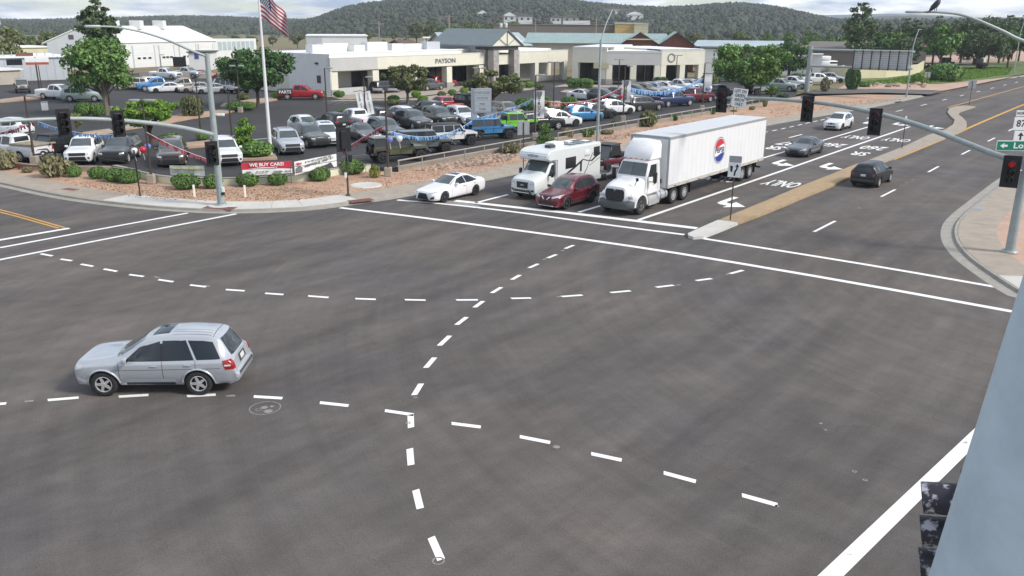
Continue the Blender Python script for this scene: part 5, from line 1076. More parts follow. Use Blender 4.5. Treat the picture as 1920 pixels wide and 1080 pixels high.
for sg in (1, -1):
    q = MB(); q.add([(-.75, sg * .62, 1.0), (-2.1, sg * .62, 1.0), (-2.0, sg * .6, 1.7), (-.98, sg * .6, 1.7)], [(0, 1, 2, 3)]); q.build('door_net', M['black'], uv)
    wheel(uv, -.45, sg * .62, .33, .25, 'alloy_dark', 5, .5); wheel(uv, -2.45, sg * .62, .33, .25, 'alloy_dark', 5, .5); MB().cbox((.02, sg * .4, .80), (.05, .22, .1), .02).build('headlight', M['lamp'], uv)
# remove the unplaced prototypes
for k, o in PROTO.items():
    def rm(o):
        for c in children(o): rm(c)
        bpy.data.objects.remove(o)
    rm(o)
CHILD.clear()
# ================================================================== BUILDINGS
M['stucco'] = mat('cream_stucco', (.70, .68, .57), .9, var=.05, vs=.6, bump=.1, bs=20)
M['stucco_grey'] = mat('grey_block', (.50, .50, .485), .9, var=.05, vs=.8, bump=.15, bs=12)
M['stucco_tan'] = mat('tan_stucco', (.42, .38, .32), .9, var=.08, vs=.8)
M['stucco_grey_lit'] = mat('grey_block_lit', (.76, .76, .74), .9, var=.05, vs=.8)  # grey block, colour brightened to offset the shade on the end wall
M['stone'] = mat('stone_column', (.26, .245, .23), .9, vs=2.2, col2=(.42, .40, .37), bump=.4, bs=5)
M['shopglass'] = mat('showroom_glass', (.02, .024, .028), .08, spec=.6)
M['mullion'] = mat('dark_mullion', (.05, .05, .052), .5, .3)
M['metal_roof'] = mat('blue_grey_metal_roof', (.16, .20, .215), .45, .2, var=.08, vs=1.0)
M['green_roof'] = mat('green_metal_roof', (.29, .39, .37), .45, .15, var=.10, vs=.4)
M['pale_roof'] = mat('pale_metal_roof', (.42, .50, .52), .45, .15, var=.14, vs=.3)
M['white_roof'] = mat('white_membrane_roof', (.80, .81, .82), .7, var=.03)
M['white_wall'] = mat('white_metal_wall', (.70, .71, .70), .6, var=.05, vs=.5)
M['grey_wall'] = mat('grey_metal_wall', (.46, .49, .52), .6, var=.05, vs=.5)
M['cream_wall'] = mat('cream_wall', (.60, .56, .38), .85, var=.08, vs=.4)
M['yellow_wall'] = mat('yellow_wall', (.55, .40, .16), .85, var=.06)
M['brown_wall'] = mat('brown_wall', (.19, .165, .15), .85, var=.08)
M['red_wood'] = mat('red_timber', (.12, .045, .032), .8, var=.2, vs=2)
M['shingle'] = mat('grey_shingles', (.17, .155, .14), .9, var=.18, vs=2, bump=.3, bs=10)
M['shingle_brown'] = mat('brown_shingles', (.13, .085, .065), .9, var=.2, vs=2)
M['blue_tarp'] = mat('blue_fence_screen', (.04, .07, .30), .7, var=.15)
M['trim_dark'] = mat('dark_trim', (.06, .06, .06), .6)
def fbox(name, c0, dirv, L, depth, z0, z1, m, parent, back=None):
    """box with its front along c0 + dirv*L, going `depth` away from the camera side"""
    n = back if back is not None else Vector((-dirv.y, dirv.x, 0))
    if back is None and n.dot(c0) < 0: n = -n
    q = [c0, c0 + dirv * L, c0 + dirv * L + n * depth, c0 + n * depth]
    mb = MB(); mb.prism([(p.x, p.y) for p in q], z0, z1); return mb.build(name, M[m] if isinstance(m, str) else m, parent)
def gable(name, root, c0, dirv, L, n, W, z0, z1, mwall, mroof, over=.4, seams=0, front_m=None):
    """gabled building: eaves run along dirv (length L), gable ends along n (width W)"""
    a = [c0, c0 + dirv * L, c0 + dirv * L + n * W, c0 + n * W]
    mb = MB(); mb.prism([(p.x, p.y) for p in a], ZL - .3, z0); r0 = c0 + n * W / 2; r1 = r0 + dirv * L
    mb.add([(a[0].x, a[0].y, z0), (a[3].x, a[3].y, z0), (r0.x, r0.y, z1)], [(0, 1, 2)]); mb.add([(a[1].x, a[1].y, z0), (a[2].x, a[2].y, z0), (r1.x, r1.y, z1)], [(0, 2, 1)])
    mb.build('wall', M[mwall], root)
    sl = (z1 - z0) / (W / 2)
    for sgn, e0 in ((1, c0), (-1, c0 + n * W)):
        o0 = e0 - n * sgn * over - dirv * over; zl = z0 - sl * over; t = .14
        p = [o0, o0 + dirv * (L + 2 * over), r1 + dirv * over, r0 - dirv * over]; zz = [zl, zl, z1, z1]
        rb = MB(); rb.add([(q.x, q.y, z + .03) for q, z in zip(p, zz)] + [(q.x, q.y, z + .03 + t) for q, z in zip(p, zz)], [(0, 1, 2, 3), (4, 5, 6, 7), (0, 1, 5, 4), (1, 2, 6, 5), (2, 3, 7, 6), (3, 0, 4, 7)])
        ro = rb.build('roof', M[mroof], root)
        for i in range(seams):
            q0 = o0 + dirv * ((i + .5) * (L + 2 * over) / seams); q1 = r0 - dirv * over + dirv * ((i + .5) * (L + 2 * over) / seams)
            MB().tube([(q0.x, q0.y, zl + .03 + t), (q1.x, q1.y, z1 + .03 + t)], .035, 4).build('roof_seam', M[mroof], ro)
    return root
DU = Vector((math.cos(R(49.5)), math.sin(R(49.5)), 0)); DN = Vector((-DU.y, DU.x, 0))     # showroom front direction / into the building
# --- showroom, left wing with arcade
A0 = G(622, 181, ZL)
sh = empty('showroom', (A0.x, A0.y, ZL), 0, 'low cream showroom with arcades and a grey gabled entrance', 'building')
def wpart(nm, c0, dirv, L, depth, z0, z1, m, par=None, back=None):
    o = fbox(nm, c0, dirv, L, depth, z0, z1, m, None, back); o.parent = par or sh; o.matrix_parent_inverse = Matrix.Identity(4)
    if (par or sh) is sh: o.location = -sh.location
    else: o.location = (0, 0, 0)
    return o
LW = 31.2
wpart('end_wall', A0 + DN * .1, DN, 9.5, .35, ZL, 6.0, 'stucco_grey_lit', back=DU)
wpart('rear_block', A0 + DN * 4.2 + DU * .35, DU, LW + 4, 14, ZL, 5.9, 'stucco')
wpart('parapet_cap', A0 + DN * 4.1 + DU * .0, DU, LW + 4.2, .5, 5.9, 6.05, 'white_wall')
wpart('roof', A0 + DN * 4.7 + DU * .6, DU, LW + 3, 13, 5.9, 5.95, 'white_roof')
wpart('fascia', A0, DU, LW, .6, 3.75, 5.45, 'stucco')
wpart('fascia_cap', A0 - DN * .05 - DU * .05, DU, LW + .1, .8, 5.45, 5.56, 'white_wall')
wpart('fascia_grey', A0 - DN * .02 + DU * .05, DU, 8.4, .05, 3.8, 5.4, 'stucco_grey')
wpart('canopy_roof', A0 + DN * .6 + DU * .1, DU, LW - .2, 3.8, 5.2, 5.35, 'white_roof')
wpart('canopy_soffit', A0 + DN * .6 + DU * .1, DU, LW - .2, 3.6, 3.6, 3.75, 'stucco_grey')
for s_ in (.1, 7.5, 15, 22.5, 29.9):
    wpart('column', A0 + DU * s_ + DN * .02, DU, 1.15, 1.15, ZL, 3.6, 'stucco'); wpart('column_base', A0 + DU * (s_ - .08) - DN * .06, DU, 1.31, 1.31, ZL, 1.25, 'stone')
wpart('glazed_wall', A0 + DN * 4.1 + DU * 7.0, DU, LW - 7.0, .1, ZL + .5, 3.5, 'shopglass')
for i in range(16): wpart('mullion', A0 + DN * 4.02 + DU * (7.0 + i * 1.55), DU, .09, .07, ZL + .5, 3.5, 'mullion')
wpart('plinth', A0 + DN * 4.0 + DU * 7.0, DU, LW - 7, .12, ZL, ZL + .5, 'stone')
wpart('screen_wall', A0 + DN * 3.9 + DU * 1.2, DU, 5.4, .2, ZL + .9, 3.6, 'stucco'); wpart('low_wall', A0 + DN * .4 + DU * 1.4, DU, 5.0, .25, ZL, ZL + 1.0, 'stucco_grey')
def on_wall(body, c, dirv, size, m, parent, w=None, z=None, bold=.03, name='lettering'):
    o = text_on(None, body, size, axes(dirv, (0, 0, 1), (c.x, c.y, z if z is not None else c.z)), m, name, bold, w); o.parent = parent; o.location = -parent.location; return o
c = A0 + DU * 22.2 - DN * .06; on_wall('PAYSON', c, DU, .95, 'text_grey', sh, w=4.4, z=4.5)
# rooftop units
rng = random.Random(4)
for s_, d_, w_, h_ in ((2.5, 7, 2.2, 1.1), (6, 9, 4.5, 1.2), (10.5, 7.5, 2, .9), (13.5, 8, 4.0, 1.3), (18.5, 8, 2.4, 1.0), (22, 9, 5, .9), (26, 8, 3, 1.2)): wpart('roof_unit', A0 + DU * s_ + DN * d_, DU, w_, 1.6, 5.95, 5.95 + h_, 'white_wall' if rng.random() < .6 else 'grey_wall')
c = A0 + DN * 3 - DU * .05
for d_, z_ in ((2.6, 4.6),): wpart('wall_lamp', A0 + DN * d_ - DU * .25, DN, .5, .25, z_, z_ + .25, 'trim_dark', back=DU)
wpart('wall_sign', A0 + DN * 2.2 - DU * .08, DN, .8, .06, 2.1, 3.1, 'trim_dark', back=DU)
# --- gabled entrance
E0 = A0 + DU * (LW + .2) - DN * 1.2
PW, PD = 6.6, 14.0
for s_, w_ in ((.1, 1.3), (5.2, 1.3)): wpart('stone_column', E0 + DU * s_ - DN * .5, DU, w_, 1.3, ZL, 5.9, 'stone')
wpart('stone_pier', E0 + DU * .0 + DN * 1.2, DU, .9, 2.2, ZL, 6.0, 'stone')
wpart('entrance_beam', E0 + DU * .1 - DN * .3, DU, PW - .2, .9, 5.9, 6.5, 'trim_dark')
wpart('entrance_fascia', E0 + DU * 1.4 + DN * .6, DU, 3.8, .4, 3.6, 5.2, 'stucco')
wpart('entrance_doors', E0 + DU * 1.4 + DN * 3.2, DU, 5.0, .1, ZL, 3.6, 'shopglass')
for i in range(5): wpart('mullion', E0 + DU * (1.4 + i * 1.1) + DN * 3.1, DU, .1, .08, ZL, 3.6, 'mullion')
wpart('upper_block', E0 + DU * .6 + DN * 4, DU, PW - 1.2, PD - 4.5, 5.5, 6.7, 'stucco_grey')
ent = MB(); z0, z1 = 6.5, 9.0
g0, g1, g2 = E0 - DU * .7 - DN * .8, E0 + DU * (PW + .7) - DN * .8, E0 + DU * (PW / 2) - DN * .8
def P3(p, z): return (p.x - sh.location.x, p.y - sh.location.y, z - sh.location.z)
for sgn, e in ((0, g0), (1, g1)):
    back = DN * PD; rb = MB(); p = [P3(e, z0), P3(g2, z1), P3(g2 + back, z1), P3(e + back, z0)]; q = [(x, y, z + .22) for x, y, z in p]
    rb.add(p + q, [(0, 1, 2, 3), (4, 5, 6, 7), (0, 1, 5, 4), (1, 2, 6, 5), (2, 3, 7, 6), (3, 0, 4, 7)]); ro = rb.build('gable_roof', M['metal_roof'], sh)
    for i in range(24):
        b_ = DN * ((i + .5) * PD / 24); MB().tube([Vector(P3(e + b_, z0 + .22)), Vector(P3(g2 + b_, z1 + .22))], .035, 4).build('roof_seam', M['metal_roof'], ro)
gi = MB(); k = DN * .25
gi.add([P3(g0 + k + DU * .3, z0 + .05), P3(g1 + k - DU * .3, z0 + .05), P3(g2 + k, z1 - .1)], [(0, 1, 2)]); gi.build('gable_wall', M['stucco'], sh)
for a_, b_ in (((g0 + DU * .1, z0 + .06), (g1 - DU * .1, z0 + .06)), ((g2, z0 + .1), (g2, z1)), ((g2, z0 + .1), (g0.lerp(g2, .5), (z0 + z1) / 2)), ((g2, z0 + .1), (g1.lerp(g2, .5), (z0 + z1) / 2)), ((g0, z0), (g2, z1)), ((g1, z0), (g2, z1))):
    MB().tube([Vector(P3(a_[0] + k * .5, a_[1])), Vector(P3(b_[0] + k * .5, b_[1]))], .06, 4).build('gable_beam', M['metal_roof'] if a_[0] is g0 or 1 else None, sh)
# --- middle wing
B0 = E0 + DU * (PW + .3) + DN * .6
wpart('fascia', B0, DU, 14.5, .6, 3.6, 5.5, 'stucco'); wpart('canopy_roof', B0 + DN * .6, DU, 14.4, 4, 5.2, 5.35, 'white_roof'); wpart('fascia_cap', B0 - DN * .05, DU, 14.6, .8, 5.5, 5.6, 'white_wall'); wpart('rear_block', B0 + DN * 4.6, DU, 15.5, 12, ZL, 5.7, 'stucco')
wpart('roof', B0 + DN * 4.7, DU, 15.3, 11.8, 5.7, 5.75, 'white_roof')
for s_ in (.05, 5.2, 13.4): wpart('column', B0 + DU * s_ + DN * .02, DU, 1.0, 1.0, ZL, 3.6, 'stucco')
wpart('glazed_wall', B0 + DN * 4.5 + DU * .6, DU, 4.6, .1, ZL, 3.5, 'shopglass'); wpart('back_wall', B0 + DN * 3.8 + DU * 5.4, DU, 8.6, .2, ZL, 3.6, 'stucco'); wpart('low_wall', B0 + DN * .3 + DU * 6.4, DU, 6.6, .3, ZL, ZL + .9, 'stone')
# --- right wing
C0 = G(1072, 156.5, ZL); C1 = G(1136, 158.5, ZL); C2 = G(1238, 159, ZL); C3 = G(1318, 157, ZL)
def wing(a, b, zf0, zf1, grey, ncol, glass=True, dep=4.0, cap=True):
    d = (b - a); L = d.length; d = d / L; n = Vector((-d.y, d.x, 0))
    wpart('fascia', a, d, L, .5, zf0, zf1, 'stucco_grey' if grey else 'stucco', back=n); wpart('fascia_cap', a - n * .06, d, L, .75, zf1, zf1 + .12, 'white_wall', back=n)
    wpart('rear_block', a + n * dep, d, L, 14, ZL, zf1 + .2, 'stucco', back=n); wpart('roof', a + n * .5, d, L, dep + 13, zf1 + .2, zf1 + .26, 'white_roof', back=n)
    wpart('soffit', a + n * .5, d, L, dep, zf0 - .02, zf0 + .1, 'stucco_grey', back=n)
    if glass: wpart('glazed_wall', a + n * (dep - .15), d, L, .1, ZL + .3, zf0 - .05, 'shopglass', back=n)
    for i in range(int(L / 1.5)): wpart('mullion', a + n * (dep - .23) + d * (i * 1.5), d, .09, .06, ZL + .3, zf0, 'mullion', back=n)
    for i in range(ncol):
        c = a + d * (i * (L - 1.1) / max(1, ncol - 1)); wpart('column', c + n * .03, d, 1.0, 1.0, ZL, zf0, 'stucco', back=n); wpart('column_base', c - d * .07 - n * .05, d, 1.14, 1.14, ZL, ZL + .9, 'stone', back=n)
    return d, n
wing(C0, C1, 3.9, 6.2, False, 2, dep=5); wing(C1, C2, 3.6, 5.6, True, 3, dep=5); d3, n3 = wing(C2, C3, 3.6, 5.9, False, 3, dep=5)
c = C2.lerp(C3, .22) - n3 * .05; ring = MB(); ring.lathe([(.75, -.02), (.75, .02), (.55, .02), (.55, -.02)], 20, 'Y', closed=True); o = ring.build('wall_emblem', M['text_grey'], sh, loc=(c.x - sh.location.x, c.y - sh.location.y, 4.75 - sh.location.z), rot=(0, 0, math.atan2(d3.y, d3.x)))
c = C0.lerp(C1, .62) - Vector((0, .4, 0)); wpart('entrance_sign', c, (C1 - C0).normalized(), 2.6, .1, 3.0, 3.9, 'cream_wall')
# --- forecourt pavement strips
for pts, m in (([(560, 172.5), (640, 186.5), (760, 184), (905, 166), (1000, 163), (990, 160), (880, 160), (640, 180)], 'conc'), ([(600, 190.5), (720, 188.5), (850, 186.5), (960, 172), (1010, 167.5), (1020, 165), (980, 163.5), (905, 167.5), (770, 185), (640, 188)], 'conc'), ([(1035, 163), (1190, 165), (1260, 162.5), (1330, 158), (1320, 157), (1230, 160), (1140, 160), (1060, 158)], 'conc')):
    flat('forecourt', [G(x, y, ZL) for x, y in pts], ZL + (.03 if pts[0][0] != 600 else .02), M[m], kind='structure')
def lot_line(x0, y0, x1, y1, w=.12):
    a, b = G(x0, y0, ZL), G(x1, y1, ZL); strip_mesh([(-w / 2, ZL + .012), (w / 2, ZL + .012)], [a, b]).build('bay_line', M['worn_paint'], lot)
for i in range(9): lot_line(650 + i * 17, 184.5 - i * .2, 610 + i * 17, 196 - i * .4)
for i in range(7): lot_line(810 + i * 16, 180 - i * 1.4, 770 + i * 17, 190 - i * 1.5)
for a in ((640, 295, 700, 288), (655, 302, 720, 293), (610, 300, 640, 306), (475, 268, 430, 262), (280, 300, 380, 291)): lot_line(*a)
# --- kerbed planting islands in the lot
def lot_island(px, m='tan', z=.14):
    pts = [G(x, y, ZL + z) for x, y in px]; o = flat('planting_island', pts, ZL + z, M['gravel'], kind='structure', thick=z + .02)
    cx = sum((p for p in pts), Vector()) / len(pts)
    k = len(pts); inner = [p.lerp(cx, .26) for p in pts]; mb = MB()
    mb.add([(p.x, p.y, ZL + z + .004) for p in pts] + [(p.x, p.y, ZL + z + .004) for p in inner], [(i, (i + 1) % k, k + (i + 1) % k, k + i) for i in range(k)]); mb.build('kerb_edge', M['conc'], o)
for px in ([(538, 241), (560, 244), (640, 231), (690, 220), (688, 214), (650, 219), (580, 230), (545, 236)], [(412, 199), (430, 200), (480, 194), (520, 186), (515, 182), (470, 186), (420, 193)], [(104, 260), (130, 263), (185, 252), (212, 246), (205, 241), (160, 247), (112, 255)], [(225, 243), (300, 232), (360, 221), (420, 212), (440, 207), (420, 205), (330, 215), (240, 233)],
           [(300, 281), (360, 275), (445, 266), (452, 258), (430, 258), (350, 267), (300, 275)], [(0, 191), (60, 186), (110, 179), (100, 177), (40, 181), (0, 186)], [(880, 214), (925, 208), (1010, 200), (1075, 196), (1100, 190), (1040, 189), (940, 198), (880, 207)], [(1050, 172), (1090, 177), (1150, 176), (1160, 172), (1110, 169), (1060, 168)], [(420, 300), (520, 296), (515, 287), (440, 290)]): lot_island(px)
# ------------------------------------------------------------------ other buildings
def bld(name, px0, px1, z=ZL):
    a, b = G(*px0, z), G(*px1, z); d = (b - a); L = d.length; d = d / L; n = Vector((-d.y, d.x, 0)); return a, d, L, n
def simple(label, px0, px1, depth, h, mw, mr, cat='building', roofh=0, name='building', parts=None):
    a, d, L, n = bld(name, px0, px1); root = empty(name, (0, 0, 0), 0, label, cat)
    fbox('wall', a, d, L, depth, ZL - .4, h, mw, root, n); fbox('roof', a - n * .3 - d * .3, d, L + .6, depth + .6, h, h + .25, mr, root, n)
    return root, a, d, L, n
# white workshop with gable end and four roller doors
wA = G(95, 131, ZL); wB = G(233, 128, ZL); wC = G(404, 119, ZL)
gd = (wB - wA); GW = gd.length; gd /= GW; ld = (wC - wB); LL = ld.length; ld = ld / LL
ws_ = empty('workshop', (0, 0, 0), 0, 'large white workshop with a gable end, roller doors and roof vents', 'building')
hE = hz(233, 79, wB); hR = hz(132, 56, wA.lerp(wB, .42))
gable('workshop', ws_, wB, ld, LL, -gd, GW, hE, hR + .6, 'grey_wall', 'white_roof', .5)
fbox('front_cladding', wB + gd * .05, ld, LL, .12, ZL, hE - .1, 'white_wall', ws_, -gd)
for i, (t0, t1) in enumerate(((.09, .31), (.36, .52), (.58, .77), (.80, .97))):
    p = wB + ld * (LL * t0) + gd * .16; dd = empty; 
    do = fbox('roller_door', p, ld, LL * (t1 - t0), .1, ZL, hE - 1.0, 'sign_white', ws_, -gd)
    for j in range(4): fbox('door_panel', p + gd * .03, ld, LL * (t1 - t0), .03, ZL + .15 + j * (hE - 1.3) / 4, ZL + (j + 1) * (hE - 1.3) / 4, 'white_wall', do, -gd)
    for j in range(3): fbox('pane', p + gd * .06 + ld * (LL * (t1 - t0) * (.2 + .25 * j)), ld, .8, .03, ZL + 1.7, ZL + 2.1, 'shopglass', do, -gd)
    for q in (t0, t1): fbox('door_post', wB + ld * (LL * q) + gd * .22, ld, .25, .1, ZL, hE - .8, 'grey_wall', ws_, -gd)
ridge0 = wB - gd * GW / 2
for t in (.28, .52, .76): 
    p = ridge0 + ld * (LL * t); MB().cbox((p.x, p.y, hR + 1.0), (2.4, 2.0, 1.8), .1).build('roof_vent', M['white_wall'], ws_)
MB().tube([(ridge0.x, ridge0.y, hR + .5), (ridge0.x, ridge0.y, hR + 9)], [.09, .03], 6).build('flag_mast', M['white_wall'], ws_)
fbox('gable_window', wA + gd * (GW * .3) - ld * .1, gd, .9, .08, hE + .6, hE + 1.5, 'trim_dark', ws_, ld)
wa2 = wC + ld * .3; fbox('annex', wa2, ld, 14, 9, ZL, hE + .2, 'white_wall', ws_, -gd)
for i in range(8): fbox('annex_window', wa2 + gd * .06 + ld * (1 + i * 1.55), ld, 1.2, .1, hE - 2.4, hE - .4, 'pale_roof', ws_, -gd)
# low grey sheds at the left edge
r_, a, d, L, n = simple('low grey workshop shed behind the red and white pole sign', (-60, 155), (128, 149), 14, hz(128, 107, G(128, 149, ZL)), 'grey_wall', 'white_roof', name='shed')
for t in (.40, .46): fbox('shed_window', a - n * .05 + d * (L * t), d, 1.4, .1, 3.0, 3.9, 'shopglass', r_, n)
for i in range(12): fbox('cladding_rib', a - n * .04 + d * (L * (i + .5) / 12), d, .12, .06, ZL, 5.2, 'pale_roof', r_, n)
fbox('wall_sign', a - n * .06 + d * (L * .50), d, 2.6, .06, 4.4, 4.9, 'tactile', r_, n)
simple('small beige shed with a pale flat roof at the left edge', (-60, 163), (42, 157), 8, hz(42, 131, G(42, 157, ZL)), 'stucco_tan', 'white_wall', name='shed')
simple('flat pale roofed depot behind the grey shed', (-40, 122), (98, 118), 12, hz(50, 90, G(50, 120, ZL)), 'cream_wall', 'white_roof', name='depot')
r_, a, d, L, n = simple('small white office with a blue panel below the workshop', (356, 131), (394, 131), 8, hz(356, 99, G(356, 131, ZL)), 'white_wall', 'trim_dark', name='office')
fbox('blue_panel', a - n * .08 + d * (L * .3), d, L * .2, .08, 2.6, 4.2, 'blue_tarp', r_, n)
fbox('office_window', a - n * .06 - d * 3.2, d, 2.6, .1, 1.0, 3.0, 'shopglass', r_, n)
# buildings behind the showroom
def far_box(label, px0, px1, ytop, depth, mw, mr='white_roof', D=190, name='building', zb=ZL):
    """facade across two pixel columns at distance D, roof line at pixel row ytop"""
    def at(px):
        dv_ = ray(px, 120); t = D / math.hypot(dv_.x, dv_.y); return Vector((dv_.x * t, dv_.y * t, zb))
    a, b = at(px0), at(px1); d = b - a; L = d.length; d /= L; n = Vector((-d.y, d.x, 0)); h = hz((px0 + px1) / 2, ytop, a.lerp(b, .5))
    root = empty(name, (0, 0, 0), 0, label, 'building'); fbox('wall', a, d, L, depth, zb - .4, h, mw, root, n); fbox('roof', a - n * .2 - d * .2, d, L + .4, depth + .4, h, h + .2, mr, root, n)
    return root, a, d, L, n, h
r_, a, d, L, n, h = far_box('tall plain white block rising behind the left showroom wing', 578, 690, 68, 14, 'white_wall', D=178)
for t in (.30, .72): fbox('wall_lamp', a - n * .1 + d * (L * t), d, .8, .2, h - 2.0, h - 1.6, 'trim_dark', r_, n)
fbox('side_bay', a - n * .05 - d * .1, d, L * .26, .1, ZL, h - .1, 'grey_wall', r_, n)
r_, a, d, L, n, h = far_box('cream ribbed shed left of the grey gabled roof', 795, 852, 72, 12, 'cream_wall', D=240)
for i in range(6): fbox('rib', a - n * .05 + d * (L * (i + .5) / 6), d, .25, .1, ZL, h, 'tactile', r_, n)
far_box('white flat store in front of the cream ribbed shed', 785, 822, 87, 10, 'white_wall', D=186)
r_, a, d, L, n, h = far_box('long brown-grey warehouse in the middle distance', 925, 1160, 47, 40, 'brown_wall', 'shingle', D=330)
for t in (.55,): fbox('roof_unit', a + d * (L * t) + n * 3, d, 10, 4, h, h + 1.6, 'white_wall', r_, n)
far_box('tan and yellow warehouse end right of the brown-grey warehouse', 1150, 1186, 44, 30, 'yellow_wall', D=318); far_box('pale yellow warehouse corner beside the tan one', 1186, 1212, 44, 20, 'cream_wall', D=316)
def far_gable(label, px0, px1, yE, yR, depth, mw, mr, D, seams=0, ang=0, name='building', skyl=0):
    def at(px):
        dv_ = ray(px, 120); t = D / math.hypot(dv_.x, dv_.y); return Vector((dv_.x * t, dv_.y * t, ZL))
    a, b = at(px0), at(px1); d = (b - a).normalized(); d = Matrix.Rotation(R(ang), 3, 'Z') @ d; L = (b - a).length; n = Vector((-d.y, d.x, 0)); m_ = a.lerp(b, .5)
    hE_, hR_ = hz((px0 + px1) / 2, yE, m_), hz((px0 + px1) / 2, yR, m_ + n * depth / 2)
    root = empty(name, (0, 0, 0), 0, label, 'building'); gable(name, root, a, d, L, n, depth, hE_, hR_, mw, mr, .5, seams); return root, a, d, L, n, hE_, hR_
r_, a, d, L, n, e, rr = far_gable('pale blue-grey roofed hall directly behind the gabled entrance', 838, 1000, 86, 62.5, 22, 'stucco_tan', 'pale_roof', 190, 0, 14)
for i in range(6): 
    t = .38 + i * .1; p0 = a + d * (L * t) + n * 2; p1 = a + d * (L * t) + n * 7.5; z_0 = lerp(e, rr, 2 / 11) + .2; z_1 = lerp(e, rr, 7.5 / 11) + .2
    mb = MB(); w_ = d * 1.1; mb.add([(p0.x, p0.y, z_0), (p0.x + w_.x, p0.y + w_.y, z_0), (p1.x + w_.x, p1.y + w_.y, z_1), (p1.x, p1.y, z_1)], [(0, 1, 2, 3)]); mb.build('skylight', M['white_roof'], r_)
r_, a, d, L, n, e, rr = far_gable('long beige hall with a green metal roof and red timber gables', 986, 1250, 81.5, 63.5, 22, 'stucco_tan', 'green_roof', 196, 40, 0)
for px, w_, zt in ((.66, 8.5, 11.0), (.93, 7.5, 11.0)):
    p = a + d * (L * px) - n * 3.2; q = [p, p + d * w_, p + d * w_ + n * 6, p + n * 6]; mb = MB(); mb.prism([(v.x, v.y) for v in q], ZL, e - .2)
    c_ = p + d * w_ / 2; mb.add([(p.x, p.y, e - .2), ((p + d * w_).x, (p + d * w_).y, e - .2), (c_.x, c_.y, e + 2.4)], [(0, 1, 2)]); mb.build('timber_gable', M['red_wood'], r_)
    for s0, s1 in ((p - d * .5 - n * .3, c_ - n * .3), (p + d * (w_ + .5) - n * .3, c_ - n * .3)):
        rb = MB(); rb.add([(s0.x, s0.y, e - .4), (s1.x, s1.y, e + 2.6), (s1.x + n.x * 9, s1.y + n.y * 9, e + 2.6), (s0.x + n.x * 9, s0.y + n.y * 9, e - .4)], [(0, 1, 2, 3)]); rb.build('roof', M['green_roof'], r_)
p = a + d * (L * .665) - n * 3.4
for i in range(6): fbox('post', p + d * (1.0 + i * 1.3), d, .25, .2, ZL + 3.5, e - .3, 'cream_wall', r_, n)
for z_ in (5.0, 6.8): fbox('rail', p + d * .8 - n * .03, d, 7.2, .15, z_, z_ + .25, 'cream_wall', r_, n)
fbox('dark_bay', a + d * (L * .77) - n * .1, d, L * .14, .1, ZL, e - .8, 'trim_dark', r_, n)
far_gable('brown roofed house half hidden behind the showroom roof units', 655, 700, 95, 87, 12, 'stucco_tan', 'shingle_brown', 200, 0, 20, name='house')
far_gable('dark brown roofed house left of the cream ribbed shed', 770, 800, 93, 76, 14, 'brown_wall', 'shingle_brown', 215, 0, 30, name='house')
far_gable('low long pale-roofed store behind the big round tree', 1300, 1460, 88, 77, 20, 'brown_wall', 'pale_roof', 215, 0, -4, name='store')
far_gable('dark grey house with a wide shingle roof behind the gantry', 1508, 1612, 95, 79, 24, 'brown_wall', 'shingle', 205, 0, -6, name='house')
far_gable('tan house among the pines beyond the blue fence', 1692, 1735, 88, 72, 14, 'stucco_tan', 'shingle_brown', 235, 0, 10, name='house')
far_box('stack of white trailers and coaches behind the right wing', 1249, 1276, 80, 5, 'white_wall', D=200, name='storage_trailer'); far_box('orange-brown brick store behind the right wing', 1278, 1314, 87, 8, 'yellow_wall', D=215, name='store'); far_box('small white shop with a dark canopy behind the right wing', 1312, 1345, 91, 6, 'white_wall', 'trim_dark', D=190, name='store')
for i, (x0, x1, yt, D_, lab) in enumerate(((1508, 1540, 103, 178, 'white travel trailer left of the white cruiser boat'), (1482, 1505, 106, 182, 'white travel trailer behind the gantry post'), (1460, 1480, 104, 190, 'white travel trailer beside the big tree'))):
    r_, a, d, L, n, h = far_box(lab, x0, x1, yt, 2.6, 'white_wall', D=D_, name='travel_trailer'); r_['category'] = 'trailer'
    fbox('window', a - n * .04 + d * (L * .3), d, L * .2, .06, 1.6, 2.2, 'shopglass', r_, n); fbox('stripe', a - n * .04, d, L, .05, 1.0, 1.2, 'grey_wall', r_, n)
# cabin cruiser stored in the yard
p = G(1548, 140, ZL); bt = empty('cabin_cruiser', (p.x, p.y, ZL), R(8), 'white cabin cruiser stored behind the gantry', 'boat')
hl = MB(); hl.add([(4, 0, 1.9), (3.2, .9, 1.7), (-3.5, 1.2, 1.6), (-3.5, -1.2, 1.6), (3.2, -.9, 1.7), (2.6, 0, .5), (-3.4, .6, .4), (-3.4, -.6, .4)], [(0, 1, 2, 3, 4), (0, 5, 6, 2, 1), (0, 4, 3, 7, 5), (5, 7, 6), (2, 6, 7, 3)]); hl.build('hull', M['white_roof'], bt)
MB().cbox((.2, 0, 2.3), (3.4, 1.9, 1.0), .2).build('cabin', M['white_roof'], bt, 40); MB().cbox((-.6, 0, 3.3), (2.0, 1.7, .8), .15).build('flybridge', M['white_roof'], bt, 40); MB().box((1.0, 0, 2.4), (1.6, 1.94, .35)).build('window', M['shopglass'], bt)
MB().box((0, 0, .2), (5, 1.4, .3)).build('cradle', M['trim_dark'], bt)
